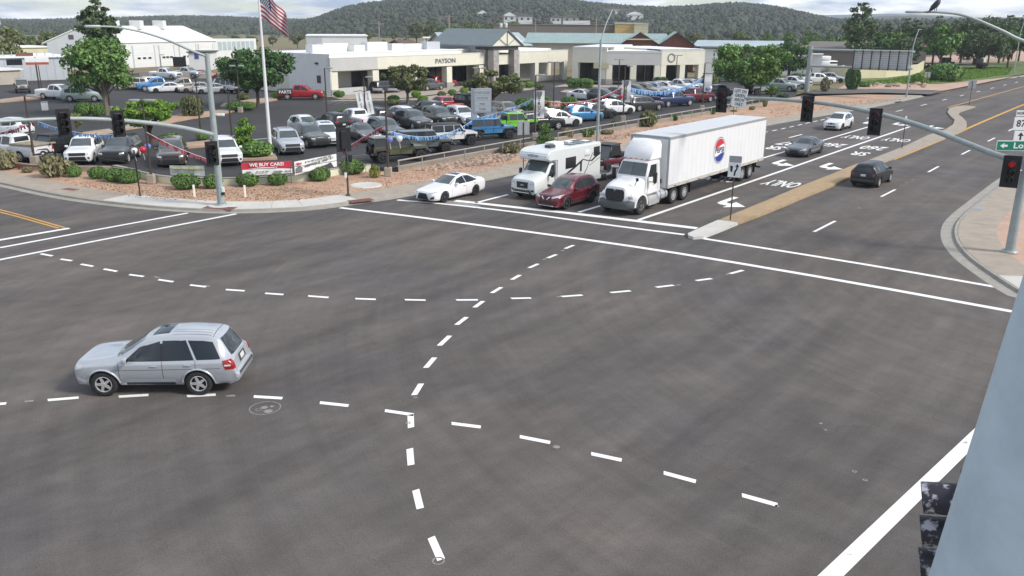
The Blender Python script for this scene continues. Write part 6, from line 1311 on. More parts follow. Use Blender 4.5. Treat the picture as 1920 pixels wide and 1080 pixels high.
# long cream wall, blue screen fence, houses on the hill
def wall_px(label, pts, h, m, name='wall', th=.25, z=.3, top=None):
    P_ = [G(x, y, z) for x, y in pts]; root = empty(name, (0, 0, 0), 0, label, 'wall')
    for a, b in zip(P_[:-1], P_[1:]):
        d = (b - a); L = d.length; fbox('panel', a, d / L, L, th, z, z + h, m, root)
    return root
wall_px('long cream garden wall above the grass bank', [(1500, 133), (1590, 148), (1660, 146), (1720, 139), (1732, 130)], 2.0, 'cream_wall')
r_ = wall_px('blue screened fence below the pines on the right', [(1590, 107), (1650, 106), (1700, 103), (1770, 104)], 2.9, 'blue_tarp', 'fence')
for i, (px, py, D_, w_) in enumerate(((955, 34, 640, 9), (970, 33, 660, 14), (985, 35, 650, 10), (905, 29, 760, 9), (1150, 21, 900, 26), (1180, 24, 880, 22), (1190, 31, 800, 14), (1070, 36, 700, 12), (1042, 37, 690, 8))):
    dv_ = ray(px, py); t = D_ / math.hypot(dv_.x, dv_.y); p = Vector((dv_.x * t, dv_.y * t, CAMH + dv_.z * t))
    lab = ['white house on the lower hillside left of its neighbours', 'pale house in the middle of the hillside row', 'pale house at the right end of the hillside row', 'small house alone high on the wooded hillside', 'long flat pale house on the hill crest', 'low white house just below the hill crest', 'small pinkish house below the crest houses', 'pale house low on the hill above the warehouse', 'tiny house low on the hill left of the pale one'][i]
    h_ = empty('house', (p.x, p.y, p.z), 0, lab, 'house'); MB().box((0, 0, -4), (w_, 8, 11)).build('wall', M['white_wall'] if i % 2 == 0 else M['stucco_tan'], h_); MB().prism([(-w_ / 2 - .6, -.3), (w_ / 2 + .6, -.3), (0, 2.4)], -4.5, 4.5, M=axes((1, 0, 0), (0, 0, 1), (0, 0, 1.7))).build('roof', M['shingle'] if i % 3 else M['white_roof'], h_)
    for q in (-.25, .2): MB().box((w_ * q, -4.05, -.2), (1.6, .1, 1.4)).build('window', M['shopglass'], h_)
# ================================================================== VEGETATION
def leafmat(name, c1, c2, isl=.35, rough=.65):
    m = mat(name, c1, rough, vs=.5, col2=c2, island=isl, spec=.25); t = m.node_tree; b = t.nodes['Principled BSDF']
    return m
LEAF = {'green': leafmat('leaf_green', (0.081, 0.173, 0.043), (0.169, 0.281, 0.077)), 'bright': leafmat('leaf_bright', (0.121, 0.242, 0.033), (0.220, 0.341, 0.066)), 'dark': leafmat('leaf_dark', (0.045, 0.110, 0.037), (0.100, 0.175, 0.060)), 'olive': leafmat('leaf_olive', (0.109, 0.136, 0.052), (0.190, 0.201, 0.092)), 'pine': leafmat('leaf_pine', (0.072, 0.117, 0.058), (0.130, 0.176, 0.085)), 'far': leafmat('leaf_far', (.10, .155, .055), (.18, .22, .09)), 'yellow': leafmat('leaf_yellow', (.16, .19, .04), (.26, .26, .08)), 'dry': leafmat('leaf_dry', (.17, .175, .085), (.27, .24, .14))}
M['bark'] = mat('bark', (.10, .075, .055), .95, var=.3, vs=6, bump=.6, bs=14); M['bark_grey'] = mat('bark_grey', (.17, .15, .125), .95, var=.25, vs=6, bump=.5, bs=14)
def leaf_mesh(name, C, size, rng, normals=None, asp=.6):
    n = len(C); C = np.asarray(C); a = rng.normal(size=(n, 3)); 
    if normals is not None: a = a * .55 + normals
    a /= np.linalg.norm(a, axis=1)[:, None] + 1e-9
    b = np.cross(a, rng.normal(size=(n, 3))); b /= np.linalg.norm(b, axis=1)[:, None] + 1e-9; c = np.cross(a, b)
    s = size * rng.uniform(.6, 1.3, (n, 1)); b = b * s; c = c * s * asp
    V = np.stack([C - b, C + c * .9 - b * .1, C + b, C - c * .9 + b * .15], 1).reshape(-1, 3)
    me = bpy.data.meshes.new(name); me.vertices.add(4 * n); me.vertices.foreach_set('co', V.ravel()); me.loops.add(4 * n); me.loops.foreach_set('vertex_index', np.arange(4 * n)); me.polygons.add(n)
    me.polygons.foreach_set('loop_start', np.arange(0, 4 * n, 4)); me.polygons.foreach_set('loop_total', np.full(n, 4)); me.update(calc_edges=True); me.validate(); return me
def lobes_points(lobes, n, rng, inner=.45):
    vol = np.array([l[3] * l[4] * l[5] for l in lobes]) ** .67; k = rng.choice(len(lobes), n, p=vol / vol.sum()); L = np.array(lobes)[k]
    d = rng.normal(size=(n, 3)); d /= np.linalg.norm(d, axis=1)[:, None]; r = rng.uniform(inner ** 2, 1, (n, 1)) ** .5 * (1 + .12 * rng.normal(size=(n, 1)))
    return L[:, :3] + d * r * L[:, 3:6], d
def broadleaf(seed, h, w, n=4200, leaf=.26, trunk=.28, base=.30, flat_=.8, nl=22, irregular=1.0):
    """returns (crown mesh, trunk mesh): crown built of many small lobes set along limbs"""
    rng = np.random.default_rng(seed); z0 = h * base; cz = (h + z0) / 2; rz = (h - z0) / 2; lobes = []; limbs = MB()
    limbs.tube([(0, 0, -.2), (.05, .03, z0 * .6), (.0, .08, z0 * 1.1), (.1, 0, cz)], [trunk, trunk * .8, trunk * .62, trunk * .3], 8)
    for i in range(nl):
        a = i * 2.399 + rng.uniform(-.4, .4); zz = rng.uniform(-.85, .92); rr = math.sqrt(max(.05, 1 - zz * zz)) * rng.uniform(.40, .86) * irregular
        c = np.array([math.cos(a) * rr * w / 2, math.sin(a) * rr * w / 2, cz + zz * rz * .82]); s = rng.uniform(.15, .36) * min(w, (h - z0) * 1.2) / 2
        lobes.append((*c, s * 1.15, s * 1.15, s * flat_))
        if i % 2 == 0: limbs.tube([(0, .05, z0 * rng.uniform(.7, 1.1)), (c[0] * .45, c[1] * .45, lerp(z0, c[2], .55)), tuple(c)], [trunk * .42, trunk * .28, trunk * .10], 5)
    C, d = lobes_points(lobes, n, rng, .35)
    return leaf_mesh('crown', C, leaf, rng, d * .6), limbs.mesh('trunk', 60)
def conifer(seed, h, w, n=3500, leaf=.28, trunk=.26, base=.22, tiers=11, round_=0.0):
    rng = np.random.default_rng(seed); lobes = []; limbs = MB(); limbs.tube([(0, 0, -.2), (0, .05, h * .5), (0, 0, h * .97)], [trunk, trunk * .65, .05], 8)
    for t in range(tiers):
        f = t / (tiers - 1); z = lerp(h * base, h * .97, f); rad = w / 2 * ((1 - f) ** .75 * (.75 + .25 * rng.random()) + .06) if not round_ else w / 2 * (math.sin(PI * (.12 + .84 * f)) ** .6) * rng.uniform(.6, 1.05)
        k = max(3, int(6 * (1 - f * .5)))
        for i in range(k):
            a = 2 * PI * i / k + t * 1.1 + rng.uniform(-.4, .4); q = rng.uniform(.5, .85); rr = rad * q; s = max(.35, rad * .42)
            lobes.append((math.cos(a) * rr, math.sin(a) * rr, z - rr * .12 + rng.uniform(-.3, .3), s * 1.15, s * 1.15, s * .55)); limbs.tube([(0, 0, z), (math.cos(a) * rr, math.sin(a) * rr, z - rr * .1)], [trunk * .22, .02], 4)
    C, d = lobes_points(lobes, n, rng, .3)
    return leaf_mesh('crown', C, leaf, rng, d * .4, .45), limbs.mesh('trunk', 60)
ORD = 'first second third fourth fifth sixth seventh eighth ninth tenth eleventh twelfth thirteenth fourteenth fifteenth sixteenth seventeenth eighteenth nineteenth twentieth'.split(); ORD += ['twenty-' + o for o in ORD[:9]] + ['thirtieth'] + ['thirty-' + o for o in ORD[:9]]
def ordn(xs, x): return ORD[sorted(xs).index(x)]
def tree(px, py, meshes, leafm, label, group=None, scale=1.0, rz=0, z=ZL, bark='bark', name='tree', sz=None, lean=0):
    c = G(px, py, z) if not isinstance(px, Vector) else px
    t = empty(name, (c.x, c.y, z if not isinstance(px, Vector) else c.z), rz, label, 'tree', group); t.scale = (scale, scale, scale * (sz or 1)); t.rotation_euler = (lean, 0, rz)
    cr_, tk = meshes
    for me, nm, m in ((tk, 'trunk', M[bark]), (cr_, 'crown', LEAF[leafm])):
        o = bpy.data.objects.new(nm, me); COL.objects.link(o); o.parent = t
        if not me.materials: me.materials.append(m)
        elif me.materials[0] is not m: o.material_slots[0].link = 'OBJECT'; o.material_slots[0].material = m
    return t
def wfor(px0, px1, py, z=ZL):   # width in metres spanned by two pixels at a ground row
    return (G(px1, py, z) - G(px0, py, z)).length
# hero trees
b = G(200, 216, ZL); ht = hz(200, 72, b) - ZL
tree(200, 216, broadleaf(1, ht, wfor(126, 268, 216), 8200, .21, .3, .26, .85, 50), 'green', 'tall leafy tree in the left lot in front of the pine', bark='bark_grey')
b = G(203, 196, ZL); ht = hz(203, -4, b) - ZL
tree(203, 196, conifer(3, ht, wfor(158, 240, 196), 7000, .26, .30, .42, 12, 1), 'pine', 'tall pine rising above the white workshop roof', bark='bark')
b = G(283, 275, ZL); ht = hz(283, 182, b) - ZL
tree(283, 275, broadleaf(5, ht, wfor(222, 345, 275), 8000, .16, .16, .36, .55, 48), 'bright', 'low spreading tree with yellow-green leaves behind the left mast arm')
b = G(484, 201, ZL); ht = hz(484, 88, b) - ZL
tree(484, 201, broadleaf(8, ht, wfor(398, 560, 201), 11000, .21, .24, .30, .75, 56), 'dark', 'round dark green tree behind the flagpole')
b = G(764, 196, ZL); ht = hz(764, 118, b) - ZL
tree(764, 196, broadleaf(11, ht, wfor(722, 818, 196), 6500, .19, .2, .34, .8, 36, 1.1), 'olive', 'slender olive-green tree in front of the showroom arcade', bark='bark_grey')
b = G(924, 207, ZL); ht = hz(924, 130, b) - ZL
tree(924, 207, broadleaf(13, ht, wfor(848, 970, 207), 7500, .18, .18, .38, .7, 42, 1.15), 'olive', 'spreading grey-green tree behind the pylon sign')
b = G(1398, 186, ZL); ht = hz(1398, 76, b) - ZL
tree(1398, 186, broadleaf(17, ht, wfor(1318, 1485, 186), 13000, .23, .32, .24, .8, 64), 'green', 'big round green tree behind the right mast arm')
b = G(1488, 150, ZL); ht = hz(1488, 72, b) - ZL
tree(1478, 150, conifer(19, ht * 1.0, wfor(1440, 1510, 150), 3200, .34, .3, .3, 9, 1), 'dark', 'dark pine right behind the big round tree')
b = G(462, 294, ZL); ht = hz(462, 228, b) - ZL
tree(462, 294, conifer(21, ht, wfor(446, 482, 294) * 1.15, 2400, .16, .08, .06, 9, 1), 'bright', 'small upright young tree beside the flagpole')
b = G(145, 252, ZL)
tree(145, 252, broadleaf(22, 2.0, 1.5, 260, .16, .04, .3, .9, 9), 'yellow', 'thin young yellow-green sapling between the mast signals')
# right-hand pines and shade trees beyond the road
pines = [conifer(30 + i, 13, 6.5, 2400, .42, .28, .34, 9, 1) for i in range(3)] + [broadleaf(40 + i, 9.5, 9, 2600, .42, .3, .26, .8, 22) for i in range(3)]
b = G(1832, 128, .3); ht = hz(1832, 34, b) - .3
tree(1832, 129, broadleaf(50, ht, wfor(1745, 1868, 129, .3), 7000, .36, .42, .20, .95, 34), 'pine', 'large dark pine with a leaning twin trunk beside the flat-bed trucks', z=.3)
def at_dist(px, D, z=.3):
    dv_ = ray(px, 120); t = D / math.hypot(dv_.x, dv_.y); return Vector((dv_.x * t, dv_.y * t, z))
rngp = random.Random(6)
row = [(1606, 2, 205, 0), (1590, 60, 235, 3), (1630, 55, 240, 4), (1655, 42, 250, 0), (1672, 60, 235, 3), (1690, 34, 255, 1), (1708, 36, 245, 2), (1730, 50, 250, 4), (1748, 30, 240, 1), (1762, 45, 230, 3), (1780, 36, 265, 0), (1800, 40, 270, 5), (1852, 42, 200, 1), (1872, 46, 215, 5), (1880, 26, 225, 0), (1895, 34, 240, 2), (1908, 28, 230, 1), (1925, 44, 210, 4), (1940, 36, 230, 0), (1640, 70, 228, 5), (1700, 70, 222, 4), (1860, 60, 260, 3), (1890, 55, 190, 5)]
for px, yt, D, k in row:
    p = at_dist(px, D * (1.28 if px > 1840 else 1)); h_ = hz(px, yt, p) - .3; base_h = 13 if k < 3 else 9.5
    tree(p, 0, pines[k], rngp.choice(['pine', 'dark', 'green', 'pine']), ordn([q[0] for q in row], px) + ' tree from the left in the grove beyond the right roadside', 'grove of trees beyond the right roadside', scale=h_ / base_h, rz=rngp.uniform(0, 6), name='grove_tree')
# belt of trees behind the halls and left of the workshop
row2 = [(x + rngp.uniform(-6, 6), y + rngp.uniform(-4, 4), D + rngp.uniform(-25, 25)) for x, y, D in [(600, 62, 420), (640, 60, 430), (690, 60, 440), (740, 58, 430), (720, 76, 260), (750, 80, 250), (765, 72, 255), (785, 40, 400), (806, 37, 410), (828, 41, 390), (850, 39, 400), (872, 37, 400), (893, 40, 390), (912, 38, 410), (935, 40, 440), (955, 44, 430), (975, 46, 440), (1000, 45, 450), (1030, 47, 450), (1060, 47, 460), (1100, 46, 470), (1300, 62, 330), (1340, 60, 340), (1380, 56, 350), (1430, 58, 340), (1470, 56, 330), (1510, 58, 320), (1550, 60, 300), (440, 66, 330), (470, 70, 320), (520, 66, 340), (560, 64, 350), (1220, 56, 420), (1260, 58, 410)]]
for px, yt, D in row2:
    p = at_dist(px, D); h_ = hz(px, yt, p) - .3; k = rngp.choice([3, 4, 5, 3, 4, 0]); base_h = 13 if k < 3 else 9.5
    tree(p, 0, pines[k], rngp.choice(['far', 'green', 'far', 'olive']), ordn([q[0] for q in row2], px) + ' tree from the left in the belt behind the warehouses', 'tree belt behind the warehouses', scale=max(.4, h_ / base_h), rz=rngp.uniform(0, 6), name='belt_tree')
row3 = [(-15, 45, 175, 0), (15, 50, 180, 3), (35, 68, 260, 4), (55, 66, 280, 3), (75, 62, 300, 5), (100, 60, 310, 4), (120, 62, 300, 3), (150, 56, 320, 0), (45, 60, 330, 1), (88, 56, 350, 2), (265, 56, 420, 4), (300, 58, 420, 3)]
for px, yt, D, k in row3:
    p = at_dist(px, D); h_ = hz(px, yt, p) - .3; base_h = 13 if k < 3 else 9.5
    tree(p, 0, pines[k], rngp.choice(['far', 'dark', 'olive']), ordn([q[0] for q in row3], px) + ' tree from the left in the wood behind the workshop', 'trees behind the workshop on the left', scale=max(.4, h_ / base_h), rz=rngp.uniform(0, 6), name='wood_tree')
# far woods on the hills: one mass
def woods(name, D, prof, depth, count, seed, size, m):
    rng = np.random.default_rng(seed); xs = [p[0] for p in prof]; ys = [p[1] for p in prof]; V = []; F = []
    for i in range(count):
        px = rng.uniform(max(xs[0], -150), min(xs[-1], 2070)); py = np.interp(px, xs, ys); t = 1 - rng.random() ** 1.4 * .98; d = ray(px, py); dh = math.hypot(d.x, d.y)
        dist = D - depth * (1 - min(1, t)); top = CAMH + d.z / dh * D; e = math.sin(min(1, t) * PI / 2) ** 1.25; z = -2 + (top + 2) * e; s = size * rng.uniform(.6, 1.3); x, y = d.x / dh * dist, d.y / dh * dist; b0 = len(V)
        k = 6; hgt = s * rng.uniform(.8, 1.3)
        for zz, rr in ((-.5, .55), (hgt * .35, 1.0), (hgt * .75, .65)):
            for j in range(k): q = 2 * PI * j / k + rng.uniform(-.3, .3); r_ = s * rr * rng.uniform(.7, 1.15) * .6; V.append((x + math.cos(q) * r_, y + math.sin(q) * r_, z + zz))
        V.append((x, y, z + hgt))
        for l in range(2):
            for j in range(k): F.append((b0 + l * k + j, b0 + l * k + (j + 1) % k, b0 + (l + 1) * k + (j + 1) % k, b0 + (l + 1) * k + j))
        for j in range(k): F.append((b0 + 2 * k + j, b0 + 2 * k + (j + 1) % k, b0 + 3 * k))
    me = bpy.data.meshes.new(name); me.from_pydata(V, [], F); me.update(); o = link(name, me, LEAF[m]); return o
LEAF['hillwood'] = leafmat('leaf_hillwood', (.038, .052, .034), (.068, .082, .054), .45)
o = woods('hill_woods', 1250, PROF_C, 720, 9000, 3, 2.9, 'hillwood'); tag(o, 'dark scrub woodland covering the central hill', 'woodland', kind='stuff')
o = woods('ridge_woods', 1900, PROF_L, 1300, 8000, 4, 3.6, 'hillwood'); tag(o, 'forest covering the low ridge on the left', 'woodland', kind='stuff')
o = woods('plain_woods', 900, [(1180, 46), (1400, 45), (1700, 44), (2100, 44)], 450, 2000, 6, 3.6, 'hillwood'); tag(o, 'far woodland band on the right skyline', 'woodland', kind='stuff')
# ------------------------------------------------------------------ shrubs
def shrub_mesh(seed, n=900, leaf=.085, flat_=.8, boxy=0, loose=.06):
    rng = np.random.default_rng(seed); d = rng.normal(size=(n, 3)); d /= np.linalg.norm(d, axis=1)[:, None]
    if boxy: d = np.sign(d) * np.abs(d) ** .55; d /= np.maximum(1, np.abs(d).max(axis=1))[:, None] * 1.0
    r = 1 - np.abs(rng.normal(size=(n, 1))) * loose; bump = 1 + .07 * np.sin(d[:, :1] * 7 + seed) * np.cos(d[:, 1:2] * 6 + seed * 2)
    C = d * r * bump; C[:, 2] = C[:, 2] * .5 + .5; C = C[C[:, 2] > .02]; d = d[:len(C)]
    nn = C - np.array([0, 0, .4]); nn /= np.linalg.norm(nn, axis=1)[:, None] + 1e-6
    me = leaf_mesh('foliage', C, leaf, rng, nn * .8, .6)
    core = MB(); core.lathe([(.001, .0)] + [(.88 * math.cos(a), .5 + .44 * math.sin(a)) for a in np.linspace(-PI / 2 * .9, PI / 2 * .96, 7)] + [(.001, .95)], 14); return me, core.mesh('dark_core', 60)
SH = [shrub_mesh(i, 1500, .10) for i in range(3)]; SHB = [shrub_mesh(9, 1700, .10, boxy=1)]; SHL = [shrub_mesh(20 + i, 520, .16, loose=.35) for i in range(3)]
COREM = {k: mat('shrub_core_' + k, c, .9) for k, c in {'green': (.03, .06, .015), 'bright': (.04, .08, .015), 'dark': (.02, .04, .012), 'dry': (.06, .055, .03), 'olive': (.04, .05, .02), 'yellow': (.08, .09, .03)}.items()}  # darkened leaf tones for the solid core filling each shrub
def shrub(px, py, w, h, leafm, label, group, meshes=SH, z=ZG, i=0, core=True, name='shrub', dy=None):
    c = G(px, py, z); s = empty(name, (c.x, c.y, z - .03), i * 1.3, label, 'shrub', group); s.scale = (w / 2, (dy or w) / 2, h)
    a, b = meshes[i % len(meshes)]
    for me, nm, m in ((b, 'dark_core', COREM.get(leafm, COREM['green'])), (a, 'foliage', LEAF[leafm])):
        if nm == 'dark_core' and not core: continue
        o = bpy.data.objects.new(nm, me); COL.objects.link(o); o.parent = s
        if not me.materials: me.materials.append(m)
        elif me.materials[0] is not m: o.material_slots[0].link = 'OBJECT'; o.material_slots[0].material = m
    return s
gw = 'clipped shrubs along the low cream wall'; lw = ' rounded clipped shrub from the left along the low cream wall'
for i, (x, y, w, h) in enumerate([(140, 331, .95, .75), (184, 334, 1.2, .8), (216, 339, 1.4, .85), (243, 342, 1.5, .9), (350, 353, 1.75, 1.0), (400, 352, 1.25, .9), (465, 348, 1.45, .9), (521, 346, 1.25, .85), (600, 338, 1.4, .95), (660, 325, 1.75, 1.0)]): shrub(x, y, w, h, 'green' if i != 4 else 'green', ORD[i] + lw, gw, SH, ZG, i)
gi_ = 'clipped shrubs on the lot islands'; ISH = [(578, 234, 1.8, .9), (648, 224, 2.2, 1.1), (443, 206, 2.2, 1.0), (466, 205, 1.7, .9), (322, 272, 1.9, 1.0), (482, 292, 2.6, 1.1), (158, 216, 1.9, 1.4), (184, 216, 1.5, 1.3), (330, 201, 1.4, .7), (380, 262, 1.1, .7), (92, 183, 1.5, .9), (455, 187, 1.6, .9), (738, 190, 1.6, .8), (793, 189, 1.4, .7), (737, 196, 1.7, .7), (794, 195, 1.4, .7), (780, 182, 1.3, .9), (828, 182, 1.2, .8), (848, 178, 1.2, .8), (870, 175, 1.2, .9), (600, 181, 1.6, .9), (636, 181, 1.6, .8), (522, 184, 1.8, .8), (971, 172, 1.6, .9), (975, 163.5, 1.8, .9), (992, 163, 1.8, .9), (1011, 166, 1.6, .8)]
for i, (x, y, w, h) in enumerate(ISH): shrub(x, y, w, h, ['green', 'bright', 'olive'][i % 3] if i > 10 else 'green', ordn([(q[0], q[1]) for q in ISH], (x, y)) + ' clipped shrub from the left on the kerbed islands of the lot', gi_, SH, ZL + .13, i)
shrub(362, 217, 2.1, 2.0, 'olive', 'tall box-clipped shrub on the island left of the tall signal pole', None, SHB, ZL + .1); shrub(985, 219, 2.3, 2.0, 'green', 'round clipped shrub beside the tan SUV', None, SHB, ZL); shrub(1238, 170, 2.2, 2.0, 'dark', 'dark box-clipped shrub in front of the right showroom wing', None, SHB, ZL)
for x0, x1, y, lab in ((1065, 1112, 164, 'long clipped hedge in front of the middle wing'), (1052, 1082, 206, 'square clipped hedge behind the white crossover'), (1003, 1032, 205, 'square dark hedge behind the vertical banner')):
    shrub((x0 + x1) / 2, y, wfor(x0, x1, y), 1.4 if y < 200 else 1.5, 'green', lab, None, SHB, ZL, 0, dy=1.6, name='hedge')
# loose desert shrubs on the gravel
gl_ = 'small shrubs on the gravel verge'
for i, (x, y, w, h, m) in enumerate([(10, 317, 1.9, 1.4, 'dry'), (102, 331, 1.9, 1.5, 'dry'), (128, 325, 1.3, .9, 'dry'), (52, 323, .8, .4, 'dry')]): shrub(x, y, w, h, m, ['straggly bush at the left edge of the gravel bed', 'largest straggly bush in front of the black soft-top', 'straggly bush right of the largest one', 'tiny dry tuft on the left gravel bed'][i], 'straggly bushes on the left gravel bed', SHL, ZG, i, core=False)
shrub(703, 333, .8, .9, 'yellow', 'spiky yellow-green yucca beside the lamp post base', None, SHL, ZG, 0, core=False)
VSH = [(958, 288, 1.9, .95, 'dry'), (1101, 256, 1.5, .9, 'green'), (1138, 251, 1.3, .45, 'dry'), (1063, 261, 1.2, 1.0, 'dry'), (1150, 240, .7, .8, 'dark'), (1216, 237, 1.9, 1.7, 'olive'), (1258, 221, 1.3, .5, 'green'), (1266, 226, .6, .6, 'dark'), (1292, 218, 1.0, .5, 'green'), (1336, 214, .8, .9, 'dark'), (1376, 209, .9, .25, 'dry'), (1425, 196, 1.1, .9, 'dry'), (1434, 200, .7, 1.0, 'dry'), (1468, 186, 1.8, .8, 'dark'), (1410, 206, .8, .5, 'dry')]
for i, (x, y, w, h, m) in enumerate(VSH): shrub(x, y, w, h, m, ordn([q[0] for q in VSH], x) + ' small desert shrub from the left on the pink gravel verge', gl_, SHL, ZG, i, core=w > 1.2)
b = G(1023, 281, ZG); tree(1023, 281, conifer(70, hz(1023, 240, b), 2.0, 1300, .13, .07, .08, 8), 'green', 'small bushy conifer beside the railing', z=ZG, name='young_conifer')
for i, (x, y, w, h, m) in enumerate([(1768, 152, 6.5, 3.2, 'green'), (1722, 156, 2.6, 1.8, 'bright'), (1597, 168, 2.4, 3.6, 'dark'), (1655, 144, 2.2, 2.2, 'dry'), (1546, 172, 1.6, 2.2, 'dry'), (1620, 163, 2.0, .9, 'green'), (1492, 158, 3.0, 1.8, 'dark'), (1510, 157, 2.4, 1.6, 'green'), (1330, 164, 3, 2.2, 'olive')]): shrub(x, y, w, h, m, ['big rounded bush on the grass bank', 'smaller bright bush left of the big bush on the grass bank', 'upright dark evergreen at the foot of the gantry', 'bare scraggly bush in front of the cream wall', 'dry agave clump beside the driveway', 'low green bush at the end of the driveway bed', 'dark hedge bush behind the gantry post', 'green hedge bush right of the gantry post', 'overgrown bush at the end of the right showroom wing'][i], None, SHL if m == 'dry' else SH, .3, i)
# palm beside the old wagon
p = G(1446, 188, ZL); pl = empty('palm', (p.x, p.y, ZL), 0, 'short fan palm beside the old off-road wagon', 'palm'); MB().tube([(0, 0, 0), (0, .05, .9)], [.22, .16], 8).build('trunk', M['bark'], pl)
fr = MB()
for i in range(26):
    a = i * 2.4; el = R(15 + (i % 6) * 13); L_ = 1.5; d_ = Vector((math.cos(a) * math.cos(el), math.sin(a) * math.cos(el), math.sin(el))); s_ = Vector((-math.sin(a), math.cos(a), 0)); p0 = Vector((0, 0, .9)); p1 = p0 + d_ * L_ * .6; p2 = p0 + d_ * L_ + Vector((0, 0, -.25)); fr.add([tuple(p0), tuple(p1 + s_ * .22), tuple(p2), tuple(p1 - s_ * .22)], [(0, 1, 2, 3)])
fr.build('fronds', LEAF['green'], pl)
# grass tufts on the bank, weeds on the gravel, riprap, loose stones
def scatter(name, poly, n, size, mats_, z, seed, label, cat, kind='rock', h=1.0):
    rng = np.random.default_rng(seed); pts = [G(x, y, z) for x, y in poly]; xs = [p.x for p in pts]; ys = [p.y for p in pts]; V = []; F = []; k = 0
    def inside(x, y):
        c = False; j = len(pts) - 1
        for i in range(len(pts)):
            if (pts[i].y > y) != (pts[j].y > y) and x < (pts[j].x - pts[i].x) * (y - pts[i].y) / (pts[j].y - pts[i].y) + pts[i].x: c = not c
            j = i
        return c
    while k < n:
        x, y = rng.uniform(min(xs), max(xs)), rng.uniform(min(ys), max(ys))
        if not inside(x, y): continue
        k += 1; s = size * rng.uniform(.4, 1.2); b0 = len(V)
        if kind == 'rock':
            for zz, rr in ((-.1, 1), (.35, .95), (.65, .55)):
                for j in range(5): q = 2 * PI * j / 5 + rng.uniform(-.4, .4); V.append((x + math.cos(q) * s * rr * rng.uniform(.7, 1.2), y + math.sin(q) * s * rr * .8, z + zz * s * h))
            for l in range(2):
                for j in range(5): F.append((b0 + l * 5 + j, b0 + l * 5 + (j + 1) % 5, b0 + (l + 1) * 5 + (j + 1) % 5, b0 + (l + 1) * 5 + j))
            F.append(tuple(b0 + 10 + j for j in range(5)))
        else:
            for j in range(3): q = rng.uniform(0, 6.3); V += [(x + .3 * s * math.cos(q), y + .3 * s * math.sin(q), z), (x - .3 * s * math.cos(q), y - .3 * s * math.sin(q), z), (x + rng.normal() * .4 * s, y + rng.normal() * .4 * s, z + s * h)]; F.append((b0 + 3 * j, b0 + 3 * j + 1, b0 + 3 * j + 2))
    me = bpy.data.meshes.new(name); me.from_pydata(V, [], F); me.update(); o = link(name, me, mats_); tag(o, label, cat, kind='stuff'); return o
M['rock'] = mat('riprap_rock', (.30, .21, .16), .95, vs=2, col2=(.42, .33, .26), island=.35)
M['pebble'] = mat('gravel_stones', (.30, .17, .12), .95, vs=1, col2=(.44, .29, .21), island=.4)
scatter('riprap', [(775, 322), (860, 316), (960, 300), (985, 288), (960, 285), (900, 296), (820, 310)], 420, .19, M['rock'], ZG, 1, 'rows of broken stone laid in the gravel below the railing', 'stones'); scatter('riprap', [(1100, 268), (1180, 258), (1250, 243), (1255, 238), (1180, 251), (1100, 262)], 260, .17, M['rock'], ZG, 2, 'line of broken stone behind the motorhome', 'stones')
scatter('gravel_stones', [(150, 350), (260, 372), (400, 378), (560, 378), (650, 362), (760, 350), (900, 325), (1150, 262), (1400, 222), (1395, 212), (1100, 258), (800, 318), (640, 332), (500, 350), (330, 352), (220, 336), (100, 336)], 5200, .055, M['pebble'], ZG - .012, 3, 'scattered loose granite gravel on the verge', 'gravel')
scatter('weeds', [(140, 348), (300, 371), (560, 376), (640, 362), (560, 352), (330, 360), (200, 344)], 700, .10, LEAF['dry'], ZG - .01, 4, 'thin dry weeds in the corner gravel', 'weeds', 'grass', .7)
scatter('bank_grass', [(1600, 156), (1660, 150), (1720, 140), (1760, 130), (1900, 125), (1890, 140), (1790, 153), (1700, 157)], 7000, .35, LEAF['bright'], .322, 5, 'tufted green grass on the roadside bank', 'grass', 'grass', .7)
scatter('boulders', [(1600, 160), (1640, 157), (1700, 158), (1740, 160), (1735, 164), (1640, 163), (1605, 164)], 26, .7, M['rock'], .31, 6, 'row of boulders along the foot of the grass bank', 'stones')
scatter('verge_stones', [(1440, 205), (1500, 198), (1640, 186), (1700, 186), (1500, 212), (1450, 222)], 500, .09, M['pebble'], ZG - .012, 8, 'loose stones on the pink gravel by the driveway', 'gravel')
